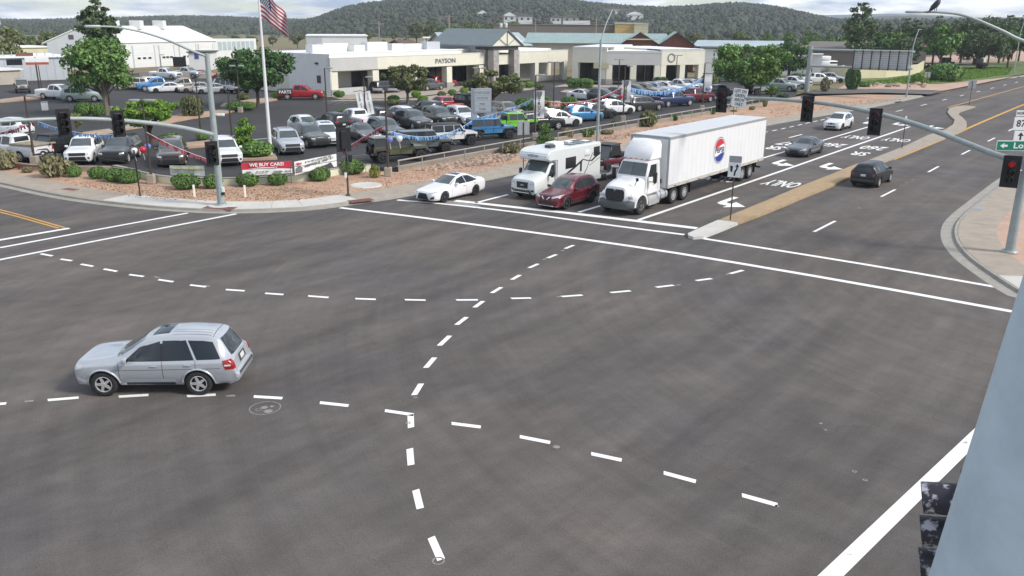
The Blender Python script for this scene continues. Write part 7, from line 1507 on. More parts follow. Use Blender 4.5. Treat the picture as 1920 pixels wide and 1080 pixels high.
# ================================================================== STREET FURNITURE
RED_ON = mat('red_lens_lit', (.26, .012, .016), .4, emit=((1, .04, .05), .10)); RED_OFF = mat('red_lens', (.025, .008, .01), .3); AMB_OFF = mat('amber_lens', (.02, .015, .01), .3); GRN_OFF = mat('green_lens', (.01, .018, .016), .3); HOUSE = mat('signal_black', (.010, .010, .012), .55, var=.2)
def signal(loc, ang, label, lit=False, back=True, name='traffic_light', spots=False, wid=.62, hgt=1.36, red=None):
    """three-section head, facing +X locally, origin at its centre"""
    t = empty(name, loc, ang, label, 'traffic light', 'traffic signal heads')
    hm = HOUSE if not spots else SPOT
    MB().cbox((-.05, 0, 0), (.20, .36, 1.08), .03).build('housing', HOUSE, t)
    if back: MB().cbox((-.02, 0, 0), (.025, wid, hgt), .01).build('backplate', HOUSE, t)
    for i, (z, m) in enumerate(((.345, (RED_ON if lit else red or RED_OFF)), (0, AMB_OFF), (-.345, GRN_OFF))):
        ln = MB(); ln.lathe([(.001, .075), (.09, .065), (.145, .05)], 18, 'X', M=Matrix.Translation((0, 0, z))); ln.build('lens', m, t, 60)
        v = MB(); n = 15; a = [PI / 2 + (k / (n - 1) - .5) * R(350 if spots else 290) for k in range(n)]
        def ringp(x, r, cut): return [(x - cut * (1 - math.sin(q)) * .5, r * math.cos(q), z + r * math.sin(q)) for q in a]
        v0, v1 = (.128, .12) if spots else (.165, .155)
        ct = .02 if spots else .14; o0, o1, i1, i0 = ringp(.05, v0, 0), ringp(.34, v0, ct), ringp(.34, v1, ct), ringp(.05, v1, 0)
        v.add(o0 + o1 + i1 + i0, [(k * n + j, k * n + j + 1, (k + 1) * n + j + 1, (k + 1) * n + j) for k in range(3) for j in range(n - 1)]); v.build('visor', hm, t, 60)
    return t
SPOT = mat('weathered_visor', (.02, .02, .03), .6, vs=8, col2=(.42, .42, .46), detail=4); SPOT.node_tree.nodes['Color Ramp'].color_ramp.elements[0].position = .52; SPOT.node_tree.nodes['Color Ramp'].color_ramp.elements[1].position = .60
def mast_tube(root, pts, r0, r1, name, m='mast', n=14, k=24):
    P_ = [Vector(p) for p in pts]; Q = smoothcurve(P_, k); rs = [lerp(r0, r1, i / (len(Q) - 1)) for i in range(len(Q))]; o = MB().tube(Q, rs, n).build(name, M[m], root, 60); return o, Q
def smoothcurve(Pn, k=24):
    """Catmull-Rom through points"""
    out = []; n = len(Pn)
    for i in range(n - 1):
        p0, p1, p2, p3 = Pn[max(i - 1, 0)], Pn[i], Pn[i + 1], Pn[min(i + 2, n - 1)]
        for j in range(k // (n - 1) + 1):
            t = j / (k // (n - 1) + 1); out.append(.5 * ((2 * p1) + (p2 - p0) * t + (2 * p0 - 5 * p1 + 4 * p2 - p3) * t * t + (3 * p1 - p0 - 3 * p2 + p3) * t ** 3))
    return out + [Pn[-1]]
def on_vert(px, py, x, y):
    """point above ground position (x,y) seen on pixel row py"""
    b = Vector((x, y, 0)); return Vector((x, y, hz(px, py, b)))
# ---- left mast pole
lb = G(415, 385, ZG); lp = empty('signal_pole', (lb.x, lb.y, ZG), 0, 'tall galvanised signal pole with mast arm and curved lamp arm on the left corner', 'signal pole')
zt = hz(396, 100, lb)
MB().tube([(0, 0, 0), (0, 0, zt - ZG)], [.21, .13], 16).build('pole', M['mast'], lp, 60)
MB().lathe([(.001, .10), (.30, .10), (.34, .05), (.34, 0)], 16).build('base_flange', M['galv'], lp); MB().lathe([(.75, 0), (.72, .03), (.001, .03)], 20).build('footing', M['conc_new'], lp)
for i in range(4): MB().lathe([(.03, 0), (.03, .16), (.001, .16)], 6, M=Matrix.Translation((.27 * math.cos(i * PI / 2 + .8), .27 * math.sin(i * PI / 2 + .8), .04))).build('anchor_bolt', M['galv'], lp)
AD = Vector((-.63, -.776, 0))                         # arm direction, out over the left leg
def arm_pt(px, py, s, base, dirv): c = base + dirv * s; return on_vert(px, py, c.x, c.y)
def s_for(px, base, dirv):                             # distance along an arm at which a pixel column is met
    d = ray(px, 200); k = d.x / d.y; return (base.x - k * base.y) / (k * dirv.y - dirv.x)
arm = []
for px, py in ((400, 253), (340, 240), (270, 230), (200, 224.5), (150, 222.5), (80, 223.5), (0, 227.5), (-60, 232)):
    s = 0 if px == 400 else s_for(px, lb, AD); arm.append(arm_pt(px, py, s, lb, AD) - Vector((lb.x, lb.y, ZG)))
mast_tube(lp, arm, .13, .075, 'mast_arm')
LD = Vector((-.80, -.60, 0)); lam = []
for px, py in ((393, 106), (370, 95), (330, 76), (290, 62), (260, 55), (232, 50.5), (205, 49.5)):
    s = 0 if px == 393 else s_for(px, lb, LD); lam.append(arm_pt(px, py, s, lb, LD) - Vector((lb.x, lb.y, ZG)))
_, Q = mast_tube(lp, lam, .075, .045, 'lamp_arm')
e = Q[-1]; lh = MB().cbox((0, 0, 0), (.75, .32, .14), .05).build('lamp_head', M['galv'], lp, 40, loc=e + LD * .3, rot=(0, 0, math.atan2(LD.y, LD.x)))
cb = MB(); cb.cbox((.42, .1, hz(418, 215, lb) - ZG), (.42, .16, .14), .04); cb.tube([(.1, 0, hz(410, 214, lb) - ZG), (.35, .08, hz(410, 214, lb) - ZG)], .03, 6); cb.build('detector_camera', M['sign_white'], lp)
pb = MB(); pb.cbox((.22, -.12, .95), (.16, .12, .3), .02); pb.build('push_button', M['sign_white'], lp); MB().cbox((.22, -.14, .72), (.18, .14, .16), .02).build('push_button_box', M['black'], lp)
for px, py, lab in ((115, 230, 'signal head farthest out on the left mast arm'), (217, 231.5, 'middle signal head on the left mast arm')):
    s = s_for(px, lb, AD); p = arm_pt(px, py, s, lb, AD); signal(p + Vector((.10, -.16, 0)), R(-52), lab)
p = arm_pt(402, 286, 0, lb, AD); signal(p + Vector((-.12, -.36, 0)), R(-60), 'signal head bracketed to the left signal pole', wid=.7)
MB().cbox((.0, -.25, hz(402, 286, lb) - ZG), (.08, .3, .12), .02).build('bracket', M['galv'], lp)
# ---- right mast pole
rb = G(1893, 473, ZG); rp = empty('signal_pole', (rb.x, rb.y, ZG), 0, 'galvanised signal pole with a long mast arm at the right edge', 'signal pole')
MB().tube([(0, 0, 0), (0, 0, 9.6)], [.22, .15], 16).build('pole', M['mast'], rp, 60); MB().lathe([(.001, .12), (.32, .12), (.36, .05), (.36, 0)], 16).build('base_flange', M['galv'], rp)
RD = Vector((-.715, .70, 0)); arm = [Vector((0, 0, hz(1915, 307, rb) - ZG))]
for px, py in ((1880, 290), (1820, 268), (1740, 239), (1660, 216), (1560, 196), (1460, 186.5), (1400, 184), (1340, 184)):
    s = s_for(px, rb, RD); arm.append(arm_pt(px, py, s, rb, RD) - Vector((rb.x, rb.y, ZG)))
mast_tube(rp, arm, .15, .075, 'mast_arm', k=32)
LD2 = Vector((-.80, .10, 0)).normalized(); lam = [Vector((0, 0, 9.5 - ZG))]
zl0 = 9.5
for px, py in ((1890, 74), (1860, 60), (1830, 47), (1800, 35), (1770, 26.5), (1735, 23), (1700, 22.5)):
    s = s_for(px, rb, LD2); lam.append(arm_pt(px, py, s, rb, LD2) - Vector((rb.x, rb.y, ZG)))
lam[0] = Vector((0, 0, max(1, lam[1].z - (lam[2].z - lam[1].z) * 1.2)))
_, Q = mast_tube(rp, lam, .085, .045, 'lamp_arm', k=28); RLAMP = [q + Vector((rb.x, rb.y, ZG)) for q in Q]
ptop = max(9.6, lam[0].z); MB().tube([(0, 0, 9.5), (0, 0, lam[0].z + .1)], [.15, .1], 12).build('pole_top', M['mast'], rp, 60)
MB().cbox((0, 0, 0), (.7, .3, .1), .04).build('lamp_head', M['galv'], rp, 40, loc=Q[-1] + LD2 * .25, rot=(0, 0, math.atan2(LD2.y, LD2.x)))
for px, py, lab, lit in ((1353, 188, 'signal head at the far end of the right mast arm beside the lane sign', False), (1515, 204, 'second signal head on the right mast arm above the white crossover', False), (1645, 228, 'third signal head on the right mast arm', False)):
    s = s_for(px, rb, RD); p = arm_pt(px, py, s, rb, RD); fa = math.atan2(-p.y, -p.x) - R(6); signal(p + Vector((math.cos(fa), math.sin(fa), 0)) * .20, fa, lab, lit, red=mat('red_lens_dim', (.05, .01, .014), .3, emit=((.8, .03, .06), .012)))
dv_ = ray(1895, 322); t = (rb.y - .45) / dv_.y; p = Vector((dv_.x * t, dv_.y * t, CAMH + dv_.z * t)); signal(p, math.atan2(-p.y, -p.x), 'signal head showing red, bracketed to the right signal pole', True, wid=.74, hgt=1.46)
MB().tube([(0, 0, p.z - ZG), (p.x - rb.x, p.y - rb.y + .1, p.z - ZG)], .05, 6).build('bracket', M['galv'], rp)
# ---- raven on the lamp arm
k = min(range(len(RLAMP)), key=lambda i: abs(RLAMP[i].x / RLAMP[i].y - ray(1754, 22).x / ray(1754, 22).y)); p = RLAMP[k]
bd = empty('raven', p + Vector((0, 0, .05)), R(20), 'black bird perched on the curved lamp arm at the top right', 'bird')
bm_ = MB()
def ell(mb, pts, rs, n=10): mb.tube(pts, rs, n)
ell(bm_, [(-.30, 0, -.02), (-.20, 0, .10), (-.06, 0, .22), (.06, 0, .34), (.12, 0, .43), (.15, 0, .50), (.18, 0, .535), (.24, 0, .53), (.31, 0, .515)], [.02, .065, .12, .125, .085, .07, .062, .03, .006]); bm_.build('body', mat('raven_black', (.012, .012, .014), .45), bd, 60)
for sg in (1, -1):
    w_ = MB(); ell(w_, [(.06, sg * .11, .36), (-.08, sg * .125, .20), (-.30, sg * .06, .0)], [.05, .06, .012], 6); w_.build('wing', MATS['raven_black'], bd, 60); MB().tube([(0, sg * .05, .16), (.02, sg * .05, 0)], .012, 5).build('leg', MATS['raven_black'], bd)
MB().add([(-.24, -.05, .06), (-.24, .05, .06), (-.46, .06, -.10), (-.46, -.06, -.10)], [(0, 1, 2, 3)]).build('tail', MATS['raven_black'], bd)
# ---- signs on and near the right mast
def board(name, cpos, face, w, h, m, label, cat='sign', th=.03, group=None):
    """flat board facing direction angle `face`; local x to the reader's right"""
    t = empty(name, cpos, face + PI / 2, label, cat, group); MB().cbox((0, 0, 0), (w, th, h), .012).build('panel', M[m], t); return t
def sign_text(t, body, size, z, m, w=None, x=0, th=.018, bold=.02): 
    me = text_mesh(body, size, .001, bold)
    if w: xs = [v.co.x for v in me.vertices]; kk = w / (max(xs) - min(xs)); me.transform(Matrix.Diagonal((kk, 1, 1, 1)))
    me.transform(axes((1, 0, 0), (0, 0, 1), (x, -th, z))); return link('lettering', me, M[m], t)
s = s_for(1386, rb, RD); p = arm_pt(1386, 183, s, rb, RD); fa = math.atan2(-p.y, -p.x) - R(4)
t = board('lane_sign', p + Vector((math.cos(fa), math.sin(fa), 0)) * .2, fa, .80, 1.02, 'sign_white', 'white sign reading LEFT ON GREEN ARROW ONLY on the mast arm'); t.rotation_euler[1] = R(5)
for i, l in enumerate(('LEFT ON', 'GREEN', 'ARROW', 'ONLY')): sign_text(t, l, .24, .36 - i * .24, 'text_black', w=[.64, .54, .56, .44][i])
s = s_for(1945, rb, -RD); p = rb + Vector((.0, -.30, hz(1900, 274, rb) - ZG))
c0 = Vector((rb.x, rb.y, 0)); fpos = lambda px, py, dy=.35: (lambda d: Vector((d.x * ((rb.y - dy) / d.y), rb.y - dy, CAMH + d.z * ((rb.y - dy) / d.y))))(ray(px, py))
p = fpos(1868, 273); q = fpos(1868, 264); W_ = 3.2; c = p + Vector((W_ / 2, 0, 0))
t = board('street_name_sign', c, R(-90), W_, .46, 'sign_white', 'green street name sign with a left arrow at the right edge'); MB().cbox((0, -.01, 0), (W_ - .06, .03, .40), .01).build('green_face', M['sign_green'], t)
sign_text(t, 'Longhorn', .36, .0, 'text_white', x=.05, th=.027, w=1.75); ar = MB(); ar.add([(-W_ / 2 + .16, -.027, 0), (-W_ / 2 + .34, -.027, .12), (-W_ / 2 + .34, -.027, .045), (-W_ / 2 + .50, -.027, .045), (-W_ / 2 + .50, -.027, -.045), (-W_ / 2 + .34, -.027, -.045), (-W_ / 2 + .34, -.027, -.12)], [(0, 1, 6), (2, 3, 4, 5)]); ar.build('arrow', M['text_white'], t)
MB().box((0, .06, -.28), (W_ * .5, .05, .05)).build('bracket', M['galv'], t)
p = fpos(1905, 232); t = board('route_sign', p + Vector((.22, 0, 0)), R(-90), .66, .58, 'sign_white', 'white route shield numbered 87 under a NORTH plate'); sign_text(t, '87', .42, .0, 'text_black')
MB().cbox((.02, 0, .46), (.62, .03, .26), .01).build('direction_plate', M['sign_white'], t); sign_text(t, 'NORTH', .18, .46, 'text_black', w=.5)
MB().cbox((.08, 0, -.55), (.60, .03, .46), .01).build('arrow_plate', M['sign_white'], t); ar = MB(); ar.add([(.08, -.018, -.38), (.22, -.018, -.54), (.12, -.018, -.54), (.12, -.018, -.72), (.04, -.018, -.72), (.04, -.018, -.54), (-.06, -.018, -.54)], [(0, 1, 6), (2, 3, 4, 5)]); ar.build('arrow', M['text_black'], t); MB().box((.06, .04, -.5), (.06, .05, 1.6)).build('upright', M['galv'], t)
# ---- near camera pole with its signal
npx = [(1905, 560), (1860.5, 700), (1827, 805.6), (1777.8, 953), (1740.8, 1080)]
D_ = 2.5; RAD = .17
def edge_pt(px, py): d = ray(px, py); t_ = D_ / math.hypot(d.x, d.y); return Vector((d.x * t_, d.y * t_, CAMH + d.z * t_))
ea, eb = edge_pt(*npx[0]), edge_pt(*npx[-1]); rt = Vector((math.cos(R(-30)), math.sin(R(-30)), 0)); slope = (ea - eb) / (ea.z - eb.z)
taper = .03
def axis_at(z): r = RAD + taper * (10 - z); e = eb + slope * (z - eb.z); return e + rt * (r * 1.0), r
cpz = empty('camera_pole', (0, 0, 0), 0, 'thick grey-blue steel pole in the right foreground', 'pole')
zs = [ZG, 2, 4, 6, 7.5, 8.5, 9.2, 9.8, 10.3, 10.7]
top = [axis_at(z) for z in zs]; lo = top[5][0]
pts = []; rs = []
for (a, r), z in zip(top, zs):
    if z < 8: pts.append(Vector((lo.x + (8.5 - z) * .02, lo.y - (8.5 - z) * .0, z))); rs.append(top[5][1] + (8.5 - z) * .004)
    else: pts.append(a); rs.append(r)
MB().tube(pts, rs, 28).build('pole', M['galv_pole'], cpz, 80)
MB().lathe([(.001, .1), (.45, .1), (.48, 0)], 20, M=Matrix.Translation((pts[0].x, pts[0].y, ZG))).build('base_flange', M['galv'], cpz)
d = ray(1812, 1002); t_ = 7.0 / math.hypot(d.x, d.y); p = Vector((d.x * t_, d.y * t_, CAMH + d.z * t_))
fa = R(160); sg_ = signal(p, fa, 'signal head with bird-spattered visors behind the foreground pole', spots=True, back=False); sg_.rotation_euler = (R(-11), R(7), fa)
MB().tube([(lo.x, lo.y, p.z + .2), (p.x, p.y, p.z + .2)], .05, 8).build('signal_bracket', M['galv_pole'], cpz)
# ---- pedestal signal on the far corner
pbs = G(653, 367, ZG); pp = empty('pedestal_pole', (pbs.x, pbs.y, ZG), 0, 'thin pedestal pole carrying the signal between the banners and the olive car', 'pole')
zt = hz(649, 262, pbs); MB().tube([(0, 0, 0), (0, 0, zt - ZG - .3)], [.06, .055], 10).build('pole', M['dark_steel'], pp, 60); MB().lathe([(.001, .12), (.13, .1), (.16, 0)], 12).build('base', M['dark_steel'], pp)
MB().cbox((-.08, -.1, hz(650, 328, pbs) - ZG), (.14, .1, .32), .02).build('push_button', M['sign_white'], pp)
signal((pbs.x - .12, pbs.y, zt), R(118), 'signal head seen from behind on the pedestal pole', wid=.92, hgt=1.44)
q = Vector((pbs.x + .22, pbs.y - .05, hz(656, 296, pbs))); pt_ = empty('pedestrian_signal', q, R(200), 'small black walk signal on the pedestal pole', 'pedestrian signal'); MB().cbox((0, 0, 0), (.22, .45, .45), .03).build('housing', HOUSE, pt_); MB().box((.112, 0, 0), (.01, .36, .36)).build('face', M['glass'], pt_)
# ---- keep-right sign on the median nose
kb = G(1369, 413, .15); zc = hz(1377, 319, kb)
kr = empty('keep_right_sign', (kb.x, kb.y, .15), math.atan2(-kb.y, -kb.x) + PI / 2 - R(8), 'keep-right sign with a grey plate above on the median nose', 'sign')
MB().tube([(0, .04, 0), (0, .04, zc + .55)], .035, 8).build('post', M['dark_steel'], kr, 60); MB().cbox((0, 0, zc - .15), (.66, .025, .78), .02).build('panel', M['sign_white'], kr); MB().cbox((.02, 0, zc + .43), (.66, .025, .36), .015).build('grey_plate', M['sign_back'], kr)
ar = MB(); zz = zc - .15
ar.add([(x, -.016, zz + z) for x, z in ((-.02, -.30), (.06, -.30), (.09, -.08), (.17, .06), (.17, .18), (.24, .16), (.14, .34), (.03, .18), (.10, .19), (.09, .08), (.0, -.06))], [(0, 1, 2, 10), (10, 2, 3, 9), (9, 3, 4, 8), (6, 7, 5), (4, 5, 7, 8)]); ar.add([(-.24, -.016, zz + .22), (-.08, -.016, zz + .22), (-.10, -.016, zz - .08), (-.16, -.016, zz - .12), (-.20, -.016, zz - .06)], [(0, 1, 2, 3, 4)]); ar.build('arrow', M['text_black'], kr)
# ---- small roadside signs seen from behind and plain posts
for bx, by, tx, ty, w, h, lab in ((981, 316, 985, 240, .92, 1.0, 'grey back of a road sign beside the motorhome'), (1374, 222, 1373, 186, .8, .9, 'grey back of a sign above the trailer roof'), (1817, 197, 1818, 158, 1.0, 1.1, 'grey back of a sign on the far median'), (1736, 163, 1735, 140, .9, .9, 'pale sign panel beside the bush on the grass bank')):
    b = G(bx, by, ZG if by > 200 else .2); z_ = hz(tx, ty, b); t = empty('road_sign', (b.x, b.y, b.z), math.atan2(-b.y, -b.x) + PI / 2 + R(20), lab, 'sign'); MB().tube([(0, -.03, 0), (0, -.03, z_ - b.z + h * .4)], .035, 6).build('post', M['dark_steel'], t); MB().cbox((0, .02, z_ - b.z), (w, .025, h), .02).build('panel', M['sign_back'], t)
b = G(1691, 278, .15); t = empty('delineator_post', (b.x, b.y, .15), 0, 'slim delineator post with a white top on the median strip', 'post'); zz = hz(1700, 222, b); MB().tube([(0, 0, 0), (0, 0, zz - .15)], .035, 8).build('post', M['dark_steel'], t); MB().cbox((0, 0, zz - .2), (.16, .03, .5), .01).build('reflector', M['sign_white'], t)
for px, py, yt, lab in ((365, 370, 347, 'white marker post left of the signal pole'), (460, 370, 348, 'white marker post right of the signal pole')):
    b = G(px, py, ZG); t = empty('marker_post', (b.x, b.y, ZG), .4, lab, 'post'); h_ = hz(px, yt, b) - ZG; MB().cbox((0, 0, h_ / 2), (.13, .08, h_), .015).build('stake', M['white_post'], t); MB().cbox((0, 0, h_ + .01), (.11, .06, .03), .01).build('cap', M['sign_white'], t)
b = G(263, 367, ZG); t = empty('sign_post', (b.x, b.y, ZG), 0, 'thin black post on the left gravel corner', 'post'); h_ = hz(254, 281, b) - ZG; MB().tube([(0, 0, 0), (-.05, 0, h_)], .045, 8).build('post', M['black'], t); MB().lathe([(.09, 0), (.07, .06), (.001, .06)], 8).build('foot', M['black'], t)
b = G(1570, 92, .3)
# ---- gantry
gb = G(1512, 172, .3); gt_ = empty('sign_gantry', (gb.x, gb.y, .3), 0, 'overhead sign gantry seen from behind, with a grey slatted sign board', 'gantry'); zt = hz(1521, 86, gb) - .3
MB().tube([(0, 0, 0), (0, 0, zt)], [.42, .30], 16).build('post', M['mast'], gt_, 60)
gdir = (Vector((N.x, N.y, 0)) * 1.0 + U * -.15).normalized(); GL = s_for(1698, gb, gdir)
z_hi = hz(1521, 93, gb) - .3; z_lo = hz(1521, 124, gb) - .3; e1 = gb + gdir * GL; z_hi2 = hz(1698, 97, e1) - .3; z_lo2 = hz(1690, 129, e1) - .3
for a, b in ((z_hi, z_hi2), (z_lo, z_lo2)):
    for off in (0, .9): o_ = U * off; MB().tube([Vector((0, 0, a)) + o_, gdir * GL + o_ + Vector((0, 0, b))], .15, 8).build('chord', M['galv'], gt_, 60)
s0, s1 = s_for(1588, gb, gdir), s_for(1693, gb, gdir)
for i in range(7):
    s = lerp(s0 + .2, s1 - .2, i / 6); p = gdir * s; f = s / GL; MB().tube([p - U * .2 + Vector((0, 0, lerp(z_lo, z_lo2, f) - .3)), p - U * .2 + Vector((0, 0, lerp(z_hi, z_hi2, f) + .1))], .08, 6).build('hanger', M['mullion'], gt_)
bp = MB(); f0, f1 = s0 / GL, s1 / GL; q0, q1 = gdir * s0 + U * .2, gdir * s1 + U * .2
bp.add([tuple(q0 + Vector((0, 0, lerp(z_lo, z_lo2, f0) - .3))), tuple(q1 + Vector((0, 0, lerp(z_lo, z_lo2, f1) - .3))), tuple(q1 + Vector((0, 0, lerp(z_hi, z_hi2, f1)))), tuple(q0 + Vector((0, 0, lerp(z_hi, z_hi2, f0))))] + [tuple(v + U * .08) for v in (q0 + Vector((0, 0, lerp(z_lo, z_lo2, f0) - .3)), q1 + Vector((0, 0, lerp(z_lo, z_lo2, f1) - .3)), q1 + Vector((0, 0, lerp(z_hi, z_hi2, f1))), q0 + Vector((0, 0, lerp(z_hi, z_hi2, f0))))], [(0, 1, 2, 3), (4, 5, 6, 7), (0, 1, 5, 4), (1, 2, 6, 5), (2, 3, 7, 6), (3, 0, 4, 7)]); bp.build('sign_board', mat('gantry_board', (.58, .62, .63), .55, .1, var=.08), gt_)
for i in range(9):
    a = q0 - U * .03 + Vector((0, 0, lerp(lerp(z_lo, z_lo2, f0) - .2, lerp(z_hi, z_hi2, f0) - .1, i / 8))); b = q1 - U * .03 + Vector((0, 0, lerp(lerp(z_lo, z_lo2, f1) - .2, lerp(z_hi, z_hi2, f1) - .1, i / 8))); MB().tube([a, b], .03, 4).build('slat', M['galv'], gt_)
# ---- retaining wall with kerb cap, rail fence along the lot edge
M['rail_steel'] = mat('weathered_rail', (.36, .33, .30), .6, .2, var=.15)
rw = empty('retaining_wall', (0, 0, 0), 0, 'low cream retaining wall round the corner of the car lot', 'wall')
wl = offset(smoothline([G(*p, ZG) for p in Epx[4:14]], it=0), -.06)
strip_mesh([(-.02, ZG - .1), (-.02, ZL + .16), (.24, ZL + .17), (.24, ZL - .05)], wl).build('wall', mat('wall_cream', (.70, .71, .55), .9, var=.05, vs=.8), rw); strip_mesh([(-.05, ZL + .17), (-.05, ZL + .205), (.28, ZL + .205), (.28, ZL + .17)], wl).build('coping', M['conc_grey'], rw)
ek = empty('lot_kerb', (0, 0, 0), 0, 'concrete edge beam under the railing of the car lot', 'kerb')
for seg in (Epx[14:], Epx[:5]):
    P_ = offset(smoothline([G(*p, ZG) for p in seg], it=0), -.05); strip_mesh([(-.03, ZG - .1), (-.03, ZL + .10), (.20, ZL + .11), (.20, ZL - .05)], P_).build('edge_beam', M['conc'], ek)
def railing(label, pxs, z0, h, step, m='galv', rails=(1.0,), r=.045, top_d=None):
    P_ = smoothline([G(*p, z0) for p in pxs], it=0); root = empty('railing', (0, 0, 0), 0, label, 'railing')
    for f in rails: MB().tube([p + Vector((0, 0, z0 + h * f)) for p in P_], r, 6).build('rail', M[m], root, 60)
    ln = [0]
    for a, b in zip(P_[:-1], P_[1:]): ln.append(ln[-1] + (b - a).length)
    s = .1
    while s < ln[-1]:
        for i in range(len(P_) - 1):
            if ln[i + 1] >= s: p = P_[i].lerp(P_[i + 1], (s - ln[i]) / (ln[i + 1] - ln[i])); MB().tube([(p.x, p.y, z0 - .2), (p.x, p.y, z0 + h)], r * .8, 6).build('post', M[m], root); break
        s += step
    return root
railing('low steel pipe railing along the lot from the olive car to the wing', [(746, 318), (850, 299), (1000, 271), (1030, 264)], ZL + .1, .62, 2.4, 'rail_steel', r=.055)
railing('low steel pipe railing along the lot behind motorhome and trailer', [(1045, 263), (1120, 249), (1250, 225.5), (1350, 208.5), (1440, 192)], ZL + .1, .62, 2.4, 'rail_steel', r=.055)
railing('pipe railing on the retaining wall behind the banners', [(190, 322), (262, 333), (300, 341), (340, 345), (400, 345.5), (460, 344.5), (520, 341.5), (575, 336.5), (640, 325), (690, 318.5)], ZL + .15, .9, 3.0, 'dark_steel', (1.0, .55), .02)
railing('thin pipe railing beside the young upright tree', [(440, 287), (500, 281), (512, 279)], ZL + .1, .9, 1.8, 'galv', (1.0, .5), .03)
railing('dark timber edge rail on the left gravel bed', [(-60, 309), (0, 314), (60, 320), (140, 322)], ZG, .35, 2.5, 'tactile', (1.0,), .07)
# ---- car-lot lamp posts
def lamp_post(px, py, yt, lab, heads=2, z=ZL, pxt=None, m='dark_steel', base=True):
    b = G(px, py, z); h_ = hz(pxt or px, yt, b) - z; t = empty('lamp_post', (b.x, b.y, z), 0, lab, 'lamp post', None); k = .6 if base else 0
    if base: MB().cbox((0, 0, .3), (.5, .5, .62), .05).build('base', M['conc'], t)
    MB().tube([(0, 0, k), (0, 0, h_)], [.085, .06], 8).build('post', M[m], t, 60)
    for i in range(heads):
        sg = -1 if i else 1; MB().cbox((sg * .5, 0, h_ + .03), (.62, .36, .14), .03).build('lamp_head', M['sign_back'], t, 40); MB().tube([(0, 0, h_), (sg * .3, 0, h_ + .02)], .03, 6).build('arm', M[m], t)
for a in [(285, 344, 189, 'lamp post in front of the low spreading tree', 2, ZG, 268), (728, 330, 169, 'lamp post at the end of the railing with balloons', 2, ZG, 723), (614, 228, 128, 'lamp post on the island with two round shrubs', 1, ZL, 608), (686, 240, 145, 'lamp post carrying the twin vertical banners', 1, ZL, 684), (66, 308, 180, 'lamp post left of the black soft-top', 1, ZL, 50), (378, 262, 140, 'slim lamp post left of the tall signal pole', 1, ZL, 350), (436, 268, 165, 'slim lamp post right of the tall signal pole', 1, ZL, 425), (451, 211, 124, 'lamp post under the round dark tree', 2, ZL, 447), (207, 209, 143, 'lamp post beside the tall leafy tree trunk', 2, ZL, 201), (80, 178, 122, 'lamp post carrying a small sign by the grey shed', 0, ZL, 74), (899, 200, 128, 'lamp post rising behind the pylon sign', 2, ZL, 898), (1038, 207, 117, 'lamp post on the hedge island', 2, ZL, 1036), (1003, 262, 141, 'tall lamp post carrying the ram-head banner', 1, ZL, 1003), (1168, 228, 124, 'lamp post carrying the second vertical banner', 1, ZL, 1168), (1159, 176, 112, 'lamp post in front of the right showroom wing', 2, ZL, 1159), (1266, 168, 104, 'lamp post at the end of the right showroom wing', 2, ZL, 1266), (1316, 207, 118, 'lamp post carrying the white striped banner', 1, ZL, 1320), (1425, 181, 110, 'lamp post in front of the big round tree', 1, ZL, 1426), (304, 140, 103, 'hooked lamp post below the workshop doors', 1, ZL, 300)]: lamp_post(a[0], a[1], a[2], a[3], a[4], a[5], a[6], base=a[1] > 190)
# tall roadside lighting poles
for bx, by, tx, ty, ax_, ay_, lab in ((1119, 290, 1124, 74, 1150, 48, 'tall grey roadside light pole behind the motorhome'), (1699, 182, 1710, 85, 1722, 62, 'grey roadside light pole beside the driveway'), (1900, 140, 1912, 60, 1925, 40, 'far roadside light pole near the right edge')):
    b = G(bx, by, ZG); h_ = hz(tx, ty, b) - ZG; t = empty('street_light', (b.x, b.y, ZG), 0, lab, 'street light'); MB().tube([(0, 0, 0), (0, 0, h_)], [.13, .09], 10).build('pole', M['mast'], t, 60); e2 = Vector((.9, .9, 2.2)); MB().tube([(0, 0, h_ - .1), (.4, .4, h_ + 1.2), (e2.x, e2.y, h_ + e2.z)], .05, 6).build('arm', M['galv'], t, 60); MB().cbox((e2.x + .2, e2.y + .2, h_ + e2.z), (.6, .25, .1), .03).build('lamp_head', M['sign_back'], t)
# ---- flagpole with flag
fb = G(508, 293, ZL); ft = empty('flagpole', (fb.x, fb.y, ZL), 0, 'tall white flagpole behind the banners', 'flagpole'); zt = hz(485, -30, fb) - ZL
MB().tube([(0, 0, 0), (0, 0, zt)], [.15, .07], 14).build('pole', mat('white_flagpole', (.72, .72, .72), .4), ft, 60); MB().lathe([(.001, .3), (.1, .25), (.22, .05), (.24, 0)], 14).build('base', M['conc'], ft); MB().lathe([(.001, .16), (.08, .12), (.11, 0), (.08, -.1), (.001, -.12)], 12, M=Matrix.Translation((0, 0, zt + .05))).build('finial', mat('gold', (.5, .36, .1), .3, 1), ft, 60)
FW, FH = 3.9, 2.1; fl = empty('flag', (fb.x, fb.y, ZL + zt - .15), R(-8), 'striped flag with a starry blue corner drooping from the flagpole', 'flag')
def cloth(u, v):   # u along fly, v down the hoist
    dro = (u ** 1.15) * 2.05; x = .09 + FW * (u * .50) ; y = .30 * math.sin(u * 9 + v * 1.5) * u + .12 * math.sin(u * 17) * u; z = -v * FH * (1 - .12 * u) - dro; return (x + .25 * v * u, y, z)
